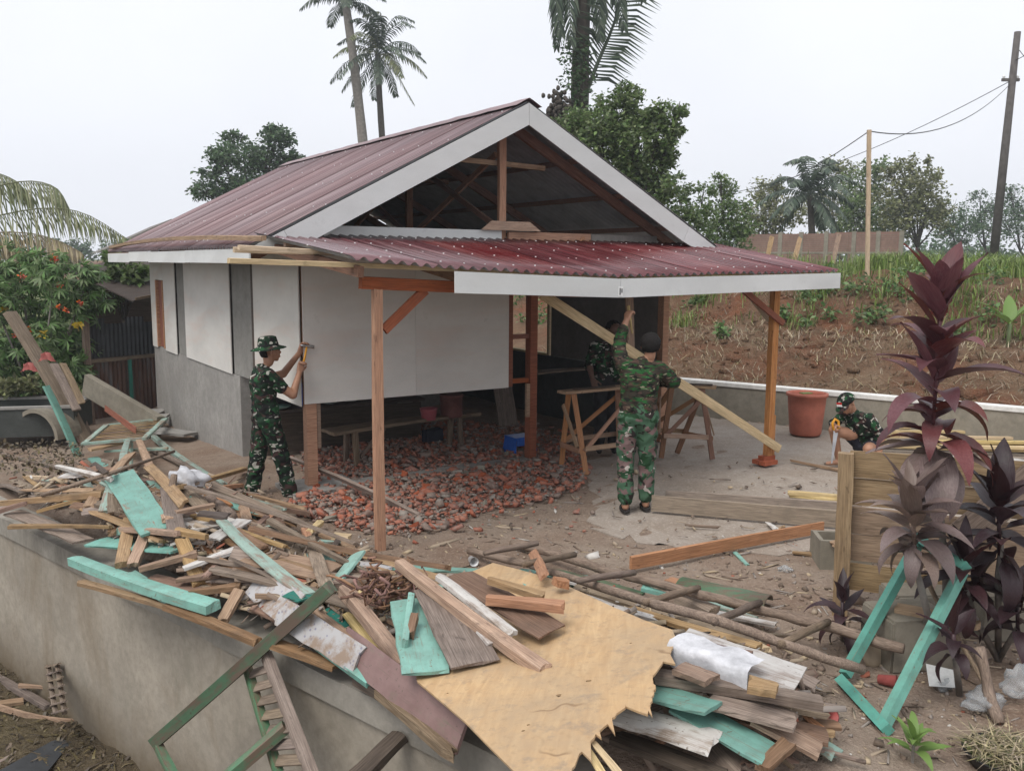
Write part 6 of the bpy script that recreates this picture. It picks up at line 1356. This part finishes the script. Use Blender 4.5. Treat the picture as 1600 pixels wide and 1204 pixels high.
# ---- grass and weeds on the bank
def blades(n, sampler, h, mat, name, label, w=.012, spread=.35):
    Pp = []; 
    while len(Pp) < n:
        p = sampler()
        if p is not None: Pp.append(p)
    P = np.array(Pp); n = len(P); H_ = h*rng.uniform(.4, 1.25, (n, 1)); a = rng.uniform(0, 6.28, n); d = np.stack([np.cos(a), np.sin(a), np.zeros(n)], 1); wv = np.stack([-np.sin(a), np.cos(a), np.zeros(n)], 1)*w*rng.uniform(.6, 1.4, (n, 1)); b1 = P+d*H_*spread*.4*rng.uniform(.3, 1.5, (n, 1)); b1[:, 2:] += H_*.65; t = P+d*H_*spread*rng.uniform(.5, 2.2, (n, 1)); t[:, 2:] += H_*rng.uniform(.6, 1, (n, 1))
    V = np.stack([P-wv, P+wv, b1+wv*.7, b1-wv*.7, t], 1).reshape(-1, 3); i = np.arange(n)[:, None]*5; F4 = i+np.array([[0, 1, 2, 3]]); F3 = i+np.array([[3, 2, 4, 4]])
    me = bpy.data.meshes.new(name); me.from_pydata(V.tolist(), [], F4.tolist()+[f[:3] for f in F3.tolist()]); me.materials.append(MAT[mat]); return stuff(link(name, me), label, 'grass')
def bank_sampler(b0, b1, x0=-2, x1=14, dens=None, left=1.0):
    def s():
        t = rng.uniform(-4, 13); b = b0+(b1-b0)*rng.random(); p = B1+BD*t+BN*b
        if not (x0 < p.x < x1): return None
        if bankd(p.x, p.y) < .25 or (p.x/p.y < .38 and rng.random() > left): return None
        if dens is not None and nz(p.x, p.y, 1.1, 9)+rng.normal()*.25 < dens: return None
        return (p.x, p.y, ground(p.x, p.y)-.02)
    return s
blades(15000, bank_sampler(5.1, 11, dens=.12, left=.12), .40, 'grass', 'crest_grass', 'tall bright grass along the top of the bank', .010)
blades(3500, bank_sampler(3.0, 5.3, dens=.25), .28, 'grass', 'slope_grass', 'tufts of grass hanging down the upper bank', .010, .6)
blades(9000, bank_sampler(.3, 4.6), .16, 'grass_dry', 'dry_roots_and_straw', 'dry straw and roots scattered over the bare bank', .006, 2.2)
wp = []
for px, py, r in ((1290, 470, .45), (1330, 500, .4), (1265, 500, .4), (1360, 460, .4), (1230, 440, .3), (1400, 470, .35), (1210, 500, .3), (1480, 530, .25), (1090, 480, .3), (1300, 430, .4), (870, 480, .5), (845, 500, .4), (825, 470, .5), (1130, 530, .25), (1420, 440, .45), (1470, 430, .4), (1540, 440, .4), (1380, 500, .3), (1560, 500, .3), (1320, 455, .5), (1270, 460, .4)):
    Yb = None
    for Yt in np.arange(11, 24, .1):
        p = pY(px, py, Yt)
        if p.z < ground(p.x, p.y): Yb = Yt; break
    if Yb: p = pY(px, py, Yb); wp.append(clump_pts(p+Vector((0, 0, .1)), r*1.2, 130, flat=.5))
v, f = leaf_arrays(np.concatenate(wp), .10); stuff(link('bank_weeds', np_mesh('bank_weeds', v, f, 'leaf_shrub')), 'low broadleaf weeds growing on the bank slope', 'weeds')
Vv = []; Ff = []
for k in range(900):
    t = rng.uniform(-4, 11); b_ = rng.uniform(.3, 4.6); p = B1+BD*t+BN*b_; c = chunk(rng, .03*math.exp(rng.normal(0, .5))) + np.array([p.x, p.y, ground(p.x, p.y)]); Ff.append(CF+len(Vv)*8); Vv.append(c)
stuff(link('bank_clods', np_mesh('bank_clods', np.concatenate(Vv), np.concatenate(Ff), 'soil_bank')), 'clods of red earth lying over the bank', 'earth')
def ls():
    p = lowp(rng.uniform(-60, 300), rng.uniform(1040, 1230)); return (p.x, p.y, ground(p.x, p.y)) if wall_s(p.x, p.y) < -.02 and rng.random() < .6 else None
blades(500, ls, .03, 'leaf_rot', 'damp_litter', 'dead leaves and moss on the damp lower ground', .012, 2.5)
# banana shoot at the right edge
# ---- dark red cordyline plants
def cleaf(L_, w, bend, fold, seed):
    rg = random.Random(seed); m = MB(); n = 9; x = z = 0.0; ang = R(4); vs = []
    for i in range(n+1):
        t = i/n; ww = w*(.12 if t < .001 else max(.02, math.sin(math.pi*min(1, .10+.90*t**.8))**.8))*.5
        if t < .16: ww = w*.10
        wv = .012*math.sin(7*t+rg.uniform(0, 1)); vs += [(x, -ww, z+fold*ww+wv), (x, 0, z), (x, ww, z+fold*ww-wv)]
        x += L_/n*math.cos(ang); z += L_/n*math.sin(ang); ang -= bend/n*(.4+1.2*t)
    m.add(vs, [(i*3+j, (i+1)*3+j, (i+1)*3+j+1, i*3+j+1) for i in range(n) for j in range(2)]); return m
LM = {}
for key in ('cordy_red', 'cordy_grey', 'cordy_dark'): LM[key] = [cleaf(1.0, .31+.05*(i % 3), b_, .40, i).mesh('leaf', key, True) for i, b_ in enumerate((R(15), R(50), R(90), R(130)))]
def cordy(label, base, stems, cat='plant'):
    base = Vector(base); o = thing('cordyline_plant', label, cat, base); ga = 0
    for pts, heads in stems:
        m = MB(); pts = [Vector(p)-base for p in pts]; m.tube(pts, [.020]*(len(pts)-1)+[.014], 7); m.build('stem', 'bark_palm', o, True)
        for c0, c1, n, L0, L1, key, e0, e1 in heads:
            c0, c1 = Vector(c0)-base, Vector(c1)-base
            m = MB(); m.tube([c0, c1], .012, 6); m.build('shoot', key, o, True)
            for i in range(n):
                t = i/max(1, n-1); p = c0.lerp(c1, t); ga += 2.39996; el = R(e0+(e1-e0)*t+random.gauss(0, 17)); L_ = L0+(L1-L0)*t; L_ *= random.uniform(.7, 1.2); d = Vector((math.cos(ga)*math.cos(el), math.sin(ga)*math.cos(el), math.sin(el)))
                y = Vector((0, 0, 1)).cross(d).normalized(); z = d.cross(y); M = Matrix((d*L_, y*L_, z*L_)).transposed().to_4x4(); M.translation = p
                vi = 0 if t > .75 else (1 if t > .4 else (2 if t > .15 else 3)); vi = min(3, max(0, vi+random.choice((-1, 0, 0, 1))))
                link('leaf', LM[key][vi], o, M)
Yc = 5.1; P_ = lambda x, y, dy=0: pY(x, y, Yc+dy)
bp = gz(pz(1478, 1010, 0))
cordy('tall dark red cordyline rising in front of the plank fence', bp, [([bp, P_(1478, 900), P_(1466, 760), P_(1455, 690)], [(P_(1456, 700), P_(1470, 470), 38, .42, .42, 'cordy_red', 8, 52), (P_(1470, 500), P_(1472, 460), 5, .40, .36, 'cordy_red', 62, 80), (P_(1458, 712), P_(1457, 690), 10, .44, .42, 'cordy_grey', -40, -10)])])
bp2 = gz(pz(1440, 1000, 0)); Yc = 4.9
cordy('greyish red cordyline head drooping over the green door frame', bp2, [([bp2, P_(1450, 960), P_(1440, 920), P_(1430, 880)], [(P_(1430, 865), P_(1424, 775), 34, .33, .31, 'cordy_grey', -30, 70)])])
Yc = 5.0; bp3 = gz(pz(1560, 1030, 0)); cordy('dark cordyline at the right image edge', bp3, [([bp3, P_(1560, 900), P_(1565, 850)], [(P_(1562, 870), P_(1560, 780), 26, .36, .34, 'cordy_dark', -40, 70)]), ([bp3, P_(1520, 960), P_(1510, 920)], [(P_(1512, 940), P_(1505, 880), 20, .32, .28, 'cordy_dark', -50, 65)]), ([bp3, P_(1590, 980)], [(P_(1590, 990), P_(1590, 930), 14, .3, .3, 'cordy_dark', -40, 60)])])
Yc = 5.4; bp4 = gz(pz(1318, 1000, 0)); cordy('small dark cordyline by the foot of the fence post', bp4, [([bp4, P_(1318, 970)], [(P_(1318, 985), P_(1316, 940), 13, .22, .22, 'cordy_dark', -35, 65)])])
bp5 = gz(pz(1500, 1085, 0)); Yc = 4.6; cordy('low leafless looking cordyline stems right of the door frame', bp5, [([bp5, P_(1490, 1010)], [(P_(1490, 1020), P_(1490, 990), 10, .2, .2, 'cordy_dark', -30, 50)])])
# small green plant and grass dish
gp_ = gz(pz(1425, 1195, 0)); sm = thing('green_plant', 'small bright green rosette plant at the bottom edge', 'plant', gp_); lm = [cleaf(1.0, .26, b_, .25, i+9).mesh('leaf', 'leaf_bright', True) for i, b_ in enumerate((R(30), R(70), R(100)))]
for i in range(13):
    a = i*2.4; el = R(15+55*(i/12)); d = Vector((math.cos(a)*math.cos(el), math.sin(a)*math.cos(el), math.sin(el))); y = Vector((0, 0, 1)).cross(d).normalized(); z = d.cross(y); s = .19*random.uniform(.8, 1.1); M = Matrix((d*s, y*s, z*s)).transposed().to_4x4(); M.translation = (0, 0, .05+.06*i/12); link('leaf', lm[i % 3], sm, M)
m = MB(); m.tube([(0, 0, -.02), (0, 0, .12)], .008, 6); m.build('stem', 'bark_palm', sm)
pd = pz(1570, 1195, 0); dish = thing('grass_dish', 'round dark dish of moss and dry grass in the bottom right corner', 'planter', pd); m = MB(); m.lathe([(.001, .0), (.16, .0), (.19, .06), (.195, .065), (.18, .065), (.15, .04), (.001, .04)], 24); m.build('dish', 'black_plastic', dish, True)
def ds():
    a, r = rng.uniform(0, 6.3), .17*math.sqrt(rng.random()); return (r*math.cos(a), r*math.sin(a), .035)
g_ = blades(500, ds, .09, 'grass_dry', 'moss', None, .005, 1.2); g_.parent = dish
g_ = blades(400, ds, .07, 'leaf_olive', 'grass_tuft', None, .006, 1.0); g_.parent = dish
# banana shoot on the bank at right edge
bs = Vector((pY(1585, 420, 14).x, 14, ground(pY(1585, 420, 14).x, 14))); bn_ = thing('banana_shoot', 'bright green banana shoot on the bank at the right edge', 'plant', bs); bl = cleaf(1.0, .34, R(40), .3, 3).mesh('leaf', 'leaf_bright', True); m = MB(); m.tube([(0, 0, -.1), (0, 0, .35)], .03, 7); m.build('stem', 'leaf_mid', bn_, True)
for a, el, s in ((-.3, 50, .75), (2.6, 45, .6), (1.2, 60, .6), (3.6, 30, .5)):
    d = Vector((math.cos(a)*math.cos(R(el)), math.sin(a)*math.cos(R(el)), math.sin(R(el)))); y = Vector((0, 0, 1)).cross(d).normalized(); z = d.cross(y); M = Matrix((d*s, y*s, z*s)).transposed().to_4x4(); M.translation = (0, 0, .33); link('leaf', bl, bn_, M)
# ================================================================== OTHER THINGS
# plank fence at right
F1 = pz(1352, 957, 0); F2 = pz(1600, 727, 1.13); F2.z = 0; fd = (F2-F1); fd.z = 0; fd.normalize()
Fa = pz(1322, 706, 1.13); Fa.z = 0; fd = (F2-Fa).normalized()
fn_ = thing('plank_fence', 'rough tan plank fence behind the dark red plants', 'fence', Fa, math.atan2(fd.y, fd.x))
board('post', (0.02, -.05, -.05), (0.0, 0, 1.12), .10, .10, 'fence', parent=fn_, up=(0, 1, 0), jag=.01, warp=.05); board('post', (2.3, .05, -.05), (2.3, .05, 1.1), .08, .08, 'fence', parent=fn_, up=(0, 1, 0))
for i, (z, h) in enumerate(((1.04, .185), (.845, .19), (.645, .19), (.445, .19), (.24, .19))):
    board('plank', (.03, .06+.012*(i % 2), z), (2.5, .06+.012*(i % 2), z-.02*(i % 3)), h, .02, 'fence', parent=fn_, up=(0, 1, 0), jag=.01, warp=.1)
board('brace', (.75, .02, .62), (1.2, .02, 1.12), .20, .02, 'bark', parent=fn_, up=(0, 1, 0), jag=.01)
# concrete box and blocks
def block(label, c, d, rz, mat='block_concrete', name='concrete_block', cat='block', hollow=False):
    o = thing(name, label, cat, c, rz); bm = bmesh.new(); bmesh.ops.create_cube(bm, size=1); bmesh.ops.scale(bm, vec=d, verts=bm.verts); bmesh.ops.translate(bm, vec=(0, 0, d[2]/2), verts=bm.verts)
    bmesh.ops.bevel(bm, geom=bm.edges[:], offset=.012, segments=2, affect='EDGES')
    for v in bm.verts: v.co += Vector(rng.normal(size=3))*.003
    me = bpy.data.meshes.new('block_body'); bm.to_mesh(me); bm.free(); me.materials.append(MAT[mat]); link('block_body', me, o); return o
cb = thing('concrete_box', 'small open concrete box beside the fence post', 'box', pz(1312, 880, 0), R(-6))
for nm, a, b_ in (('side', (-.20, -.18, 0), (.20, -.145, .24)), ('side', (-.20, .145, 0), (.20, .18, .22)), ('end', (-.20, -.143, 0), (-.165, .143, .23)), ('end', (.165, -.143, 0), (.20, .143, .23))):
    m = MB(); m.span(a, b_); m.build(nm, 'block_concrete', cb)
board('offcut', pz(1300, 850, .23), pz(1340, 838, .28), .10, .02, 'tan', 'tan offcut lying across the concrete box', 'offcut'); board('offcut', pz(1268, 855, .05), pz(1290, 858, .05), .08, .10, 'pale', 'yellow wood block beside the concrete box', 'offcut')
block('large weathered concrete block behind the green door frame', pz(1415, 1030, 0), (.42, .35, .32), R(10)); block('concrete block stacked near the fence foot', pz(1440, 975, 0), (.5, .25, .25), R(5)); block('low concrete block at the right edge', pz(1580, 990, 0), (.5, .3, .3), R(-5))
board('timber_board', pz(1400, 950, .33), pz(1530, 975, .33), .12, .04, 'fence', 'tan board lying on the concrete blocks', 'board')
stick('stick', [pz(1444, 900, .55), pz(1490, 985, .25), pz(1552, 1090, 0)], .014, 'bark', 'grey stick leaning across the green door frame', 'stick'); stick('stick', [pz(1560, 1130, 0), pz(1545, 1080, .12), pz(1530, 1010, .35)], .03, 'bark', 'pale crooked stump at the right edge', 'stump')
lump('beige_sack', pz(1388, 1050, .0)+Vector((0, .15, .06)), (.12, .08, .14), 'tarp_beige', 'beige cloth sack behind the green door frame', 'sack', 5)
lump('plastic_bag', pz(1535, 1095, .06), (.09, .06, .06), 'clear_plastic', 'translucent plastic bag on the dirt near the right edge', 'bag', 8); lump('plastic_bag', pz(1590, 1070, .10), (.08, .06, .10), 'clear_plastic', 'pale plastic bag hanging at the right edge', 'bag', 9)
m = MB(); c = pz(1470, 1065, .03); m.add([(c.x-.09, c.y-.05, c.z), (c.x+.06, c.y-.09, c.z+.01), (c.x+.10, c.y+.05, c.z+.05), (c.x-.05, c.y+.09, c.z+.07), (c.x, c.y, c.z+.02)], [(0, 1, 4), (1, 2, 4), (2, 3, 4), (3, 0, 4)]); tag(m.build('paper_scrap', 'paper'), 'crumpled white paper on the dirt right of the door frame', 'paper')
def cup(label, c, mat, rz, tilt=85):
    m = MB(); m.lathe([(.001, 0), (.026, 0), (.036, .10), (.039, .10), (.033, .10), (.024, .006), (.001, .006)], 16); o = m.build('plastic_cup', mat, None, True); o.location = c; o.rotation_euler = (R(tilt), 0, rz); tag(o, label, 'cup')
cup('crushed red plastic cup inside the green door frame', pz(1372, 1060, .04), 'faded_red', 1.0); cup('red ribbed cup beside the right stack', pz(1282, 1120, .05), 'faded_red', .4, 60); cup('white plastic cup on the dirt behind the plywood', pz(736, 873, .04), 'white_plastic', .3)
for i, (x, y) in enumerate(((1272, 1080), (1228, 890), (1475, 1070))): lump('trash_wrapper', pz(x, y, .02), (.05, .04, .03), 'clear_plastic', ['clear wrapper beside the right stack', 'white wrapper on the gravel before the concrete box', 'blue black wrapper beside the white paper'][i], 'wrapper', 20+i)
# lumber pile of fresh battens
lw_d = BD; L0 = pz(1478, 692, .03)
for i in range(28):
    r_ = i//7; k = i % 7; p = pz(1352+random.uniform(-25, 60), 698-k*7, .03+.04*r_); e = pz(1720, 706-k*8+random.uniform(-4, 4), .03+.04*r_)
    p.z = e.z = .05+.042*r_
    board('batten', p, e, .05, .038, 'pale', 'fresh pale batten in the low lumber pile beside the wall', 'batten', 'fresh battens in the lumber pile', warp=.06, jag=.002)
m = MB(); lump('cement_heap', pz(1520, 730, .02), (.75, .35, .10), 'cement_heap', 'low heap of pale gravelly cement behind the plank fence', 'heap', 12, 4, .2, .2)
block('grey stone lump on the cement heap', pz(1600, 702, .05), (.18, .12, .10), .4, name='stone', cat='stone')
# poles and wires
pw = thing('pale_pole', 'thin pale wooden pole standing on the bank crest', 'pole', Vector((pY(1356, 434, 17.5).x, 17.5, pY(1356, 434, 17.5).z))); t_ = pY(1358, 203, 17.5)-pw.location
board('pole_shaft', (0, 0, -.3), t_, .07, .06, 'pale', parent=pw, up=(0, 1, 0), jag=0, warp=.03)
ub = pY(1553, 385, 27); up_ = thing('utility_pole', 'tall dark leaning utility pole at the right', 'pole', Vector((ub.x, 27, ground(ub.x, 27)))); tt = pY(1590, 50, 27)-up_.location; m = MB(); m.tube([(0, 0, -.3), tt*.5, tt], [.13, .115, .09], 10); m.build('pole_shaft', 'pole_wood', up_, True)
pk = pY(1579, 125, 27)-up_.location; m = MB(); m.box(pk, (.5, .08, .08)); m.build('cross_arm', 'pole_wood', up_); m = MB()
for s in (-.2, .2): m.lathe([(.001, 0), (.03, 0), (.045, .05), (.03, .08), (.001, .09)], 10, (pk.x+s, pk.y, pk.z+.04))
m.build('insulators', 'white_plastic', up_)
def wire(a, b_, sag, label):
    m = MB(); P = [a.lerp(b_, i/20)+Vector((0, 0, -sag*4*(i/20)*(1-i/20))) for i in range(21)]; m.tube(P, .011, 4); tag(m.build('wire', 'wire'), label, 'wire')
wire(pY(1580, 126, 27), pY(1150, 300, 36), .4, 'upper thin cable running from the utility pole to the trees'); wire(pY(1578, 132, 27), pY(1358, 205, 17.5), .5, 'sagging cable between the utility pole and the pale pole'); wire(pY(1358, 205, 17.5), pY(1165, 300, 34), .25, 'cable from the pale pole down towards the trees')
wire(pY(1590, 75, 27), pY(1640, 130, 27), .05, 'short cable at the top of the utility pole'); wire(pY(1583, 95, 27), pY(1630, 60, 26), .1, 'cable leaving the utility pole to the right')
# brick wall of an unfinished building behind the bank
Y0, Y1 = 33.0, 30.0; a = pY(1150, 415, Y0); c = pY(1405, 415, Y1); z0 = 2.2; zt = pY(1200, 366, 32.5).z; d = c-a; d.z = 0; ln = d.length; bw = thing('brick_wall', 'unfinished brick wall behind the bank at right', 'wall', Vector((a.x, a.y, z0)), math.atan2(d.y, d.x)); hh = zt-z0
openings = [(.62, .70, .08, .45), (.735, .82, .08, .45)]
cells = sorted({0, 1, *[o_[0] for o_ in openings], *[o_[1] for o_ in openings]})
for x0, x1 in zip(cells, cells[1:]):
    op = [o_ for o_ in openings if abs(o_[0]-x0) < 1e-6]; top = hh*(1.0 if x1 < .65 else 1.03)
    if op: rows = [(0, op[0][2]), (op[0][3], 1)]
    else: rows = [(0, 1)]
    for r0, r1 in rows: m = MB(); m.span((x0*ln, 0, r0*top), (x1*ln-.004, .12, r1*top)); m.build('brickwork', 'brick_far', bw)
for f in (0.0, .27, .40, .555, .72, .86, .99): m = MB(); m.span((f*ln, -.02, 0), (f*ln+.14, .10, hh*1.05)); m.build('column', 'low_wall', bw)
m = MB(); m.span((0, -.012, hh*.46), (ln, .09, hh*.51)); m.build('tie_course', 'low_wall', bw)
m = MB()
for r_ in range(1, 18): m.span((.16, -.004, hh*r_/18), (ln*.98, .05, hh*r_/18+.012))
m.build('mortar_joints', 'block_concrete', bw)['kind'] = 'stuff'
for i, (x0, y0, x1, y1) in enumerate(((1195, 425, 1206, 370), (1240, 410, 1250, 372), (1300, 418, 1311, 366))): board('prop', pY(x0, y0, 29), pY(x1, y1, 30), .14, .06, 'tan', ['left', 'middle', 'right'][i]+' one of three wooden props against the far brick wall', 'prop', 'props against the brick wall', up=(0, 1, 0))
# ---- left background: zinc fence, shed, neighbour roof, tank, broken slabs
fa, fb = pY(140, 640, 15.2), pY(262, 640, 16.4); fa.z = fb.z = -.35; d = fb-fa; ln = d.length; zf_ = thing('zinc_fence', 'rusty dark corrugated zinc fence left of the house', 'fence', fa, math.atan2(d.y, d.x))
for i in range(4):
    w_ = ln/4; m = MB(); n = 40; vs = []
    hgt = 1.0 if True else 0
    for zz in (0.02, 1.0):
        for k in range(n+1): x = i*w_+w_*k/n; vs.append((x, .012*math.cos(2*math.pi*x/.08), zz))
    m.add(vs, [(k, k+1, n+2+k, n+1+k) for k in range(n)]); m.build('zinc_sheet', 'rusty_zinc', zf_, True)
    m = MB(); vs = []
    for zz in (1.07, 1.75-.1*(i % 2)):
        for k in range(n+1): x = i*w_+w_*k/n; vs.append((x, .03+.012*math.cos(2*math.pi*x/.08+1), zz))
    m.add(vs, [(k, k+1, n+2+k, n+1+k) for k in range(n)]); m.build('zinc_sheet', 'zinc_dark', zf_, True)
board('rail', (0, -.05, 1.03), (ln, -.05, 1.05), .06, .05, 'grey', parent=zf_, up=(0, 1, 0)); board('post', (-.02, -.06, -.1), (-.02, -.06, 1.8), .10, .10, 'bark', parent=zf_, up=(0, 1, 0)); board('post', (.5*ln, -.06, 0), (.5*ln, -.06, 1.0), .04, .06, 'teal_dark', parent=zf_, up=(0, 1, 0))
sh_ = thing('lean_to_shed', 'dark lean-to shed roof beside the left house wall', 'shed', Vector((fa.x, fa.y+1.2, -.4)), math.atan2(d.y, d.x)); board('shed_roof', (-.2, .2, 2.35), (ln+.9, .2, 2.75), 2.2, .03, 'dark', parent=sh_, up=(0, -.25, 1)); board('back_wall', (0, 1.3, 1.2), (ln+.5, 1.3, 1.2), 2.4, .03, 'dark', parent=sh_, up=(0, 1, 0)); board('eave_pole', (-.1, -.85, 2.12), (ln+.8, -.85, 2.5), .05, .05, 'bark', parent=sh_)
Y = 21; nr = thing('neighbour_house', 'neighbouring house with an old mossy roof behind the eave', 'house', Vector((pY(215, 420, Y).x, Y, 0))); no = nr.location.copy(); m = MB(); p = [pY(150, 395, Y), pY(268, 342, Y), pY(330, 385, Y)]; vs = [q-no for q in p]+[q-no+Vector((-2.5, 5, 0)) for q in p]; m.add(vs, [(0, 1, 4, 3), (1, 2, 5, 4), (0, 2, 1)]); m.build('roof', 'plywood_grey', nr); m = MB(); q0, q2 = p[0]-no, p[2]-no; m.span((q0.x+.3, .05, 0), (q2.x-.2, 4.5, q0.z-.05)); m.build('wall', 'low_wall', nr)
tk = thing('water_tank', 'open dark concrete water tank at the left edge', 'tank', pz(0, 690, -.25)+Vector((0, .9, 0)), R(12))
for nm, a, b_ in (('side', (-.8, -.55, 0), (.75, -.49, .42)), ('side', (-.8, .49, 0), (.75, .55, .42)), ('end', (-.8, -.488, 0), (-.74, .488, .42)), ('end', (.69, -.488, 0), (.75, .488, .42)), ('bottom', (-.738, -.488, .0), (.688, .488, .05))): m = MB(); m.span(a, b_); m.build(nm, 'inner_plaster', tk)
m = MB(); m.span((-.82, -.57, .423), (.77, -.47, .46)); m.span((-.82, .47, .423), (.77, .57, .46)); m.span((-.82, -.468, .423), (-.72, .468, .46)); m.span((.67, -.468, .423), (.77, .468, .46)); m.build('rim', 'plinth_plaster', tk)
def ring_seg(label, c, r, th, h, a0, a1, rot):
    o = thing('concrete_ring', label, 'concrete ring', c); o.rotation_euler = rot; m = MB(); n = 18; vs = []
    for i in range(n+1):
        t = a0+(a1-a0)*i/n
        for rr_, zz in ((r, 0), (r+th, 0), (r+th, h), (r, h)): vs.append((rr_*math.cos(t), rr_*math.sin(t), zz))
    fs = [(0, 1, 2, 3), tuple(n*4+k for k in (3, 2, 1, 0))]
    for i in range(n):
        for k in range(4): fs.append((i*4+k, i*4+4+k, i*4+4+(k+1) % 4, i*4+(k+1) % 4))
    m.add(vs, fs); m.build('ring_segment', 'block_concrete', o, False)
ring_seg('half concrete well ring standing upright at left', pz(62, 688, -.25)+Vector((0, .6, 0)), .38, .06, .45, 0, math.pi, (R(90), 0, R(-20)))
sl = thing('broken_slab', 'broken concrete slab with red paint leaning near the zinc fence', 'slab', pz(180, 672, -.1)); so_ = sl.location.copy()
board('slab_body', pz(236, 672, -.12)-so_+Vector((0, .3, 0)), pY(135, 600, 14.2)-so_, .12, .34, 'block_concrete', parent=sl, jag=.02, warp=.05); board('red_patch', pY(212, 672, 12.35)-so_, pY(165, 638, 13.0)-so_, .01, .10, 'red', parent=sl, jag=.03)
for i, (x0, y0, x1, y1) in enumerate(((215, 655, 250, 640), (225, 665, 250, 648), (240, 670, 300, 678))): board('slab_piece', pz(x0, y0, -.15), pz(x1, y1, -.12), .3, .04, 'plinth_plaster', ['thin grey slab piece before the zinc fence', 'second thin grey slab piece before the zinc fence', 'grey slab piece at the foot of the house wall'][i], 'slab')
for i, (x, y) in enumerate(((45, 572), (72, 556))):
    c = pY(x, y, 13.0); m = MB(); vs = []
    for k in range(10):
        for j in range(5): vs.append((c.x+(k-4.5)*.024*(1.25-.12*j), c.y+.05*math.sin(k*1.7+j*.5), c.z+(j-2)*.028-.04*((k-4.5)/4.5)**2+.012*math.sin(k*2.3)))
    m.add(vs, [(k*5+j, (k+1)*5+j, (k+1)*5+j+1, k*5+j+1) for k in range(9) for j in range(4)]); tag(m.build('red_cloth', 'pink_cloth', None, True), ['lower pinkish red cloth hung under the shrub', 'upper pinkish red cloth beside the leaning post'][i], 'cloth')
tree('weed_clump', 'clump of pale grassy weeds at the left edge', Vector((pY(10, 640, 14.2).x, 14.2, -.2)), [(15, 605, 22), (45, 600, 18), (-10, 610, 20)], 14.2, .10, 'leaf_olive', 1.2, .02, cat='weeds')
m = MB(); P = []
v, f = leaf_arrays(np.array([tuple(pz(random.uniform(-20, 130), random.uniform(690, 740), .02)) for _ in range(700)]), .06, 1.5); stuff(link('leaf_litter', np_mesh('leaf_litter', v, f, 'leaf_rot')), 'dead leaves and weeds on the ground at far left', 'litter')
# haze
m = MB(); m.span((-165, -35, -3.2), (185, 205, 22)); hz_ = m.build('haze', 'wire'); hz_.data.materials.clear(); hm_ = bpy.data.materials.new('haze_air'); hm_.use_nodes = True; nt = hm_.node_tree; nt.nodes.clear()
ho = nt.nodes.new('ShaderNodeOutputMaterial'); hv = nt.nodes.new('ShaderNodeVolumePrincipled'); hv.inputs['Color'].default_value = (.86, .90, .95, 1); hv.inputs['Density'].default_value = .0015; hv.inputs['Anisotropy'].default_value = .2
nt.links.new(hv.outputs[0], ho.inputs['Volume']); hz_.data.materials.append(hm_); stuff(hz_, 'thin pale haze hanging in the humid air', 'haze')
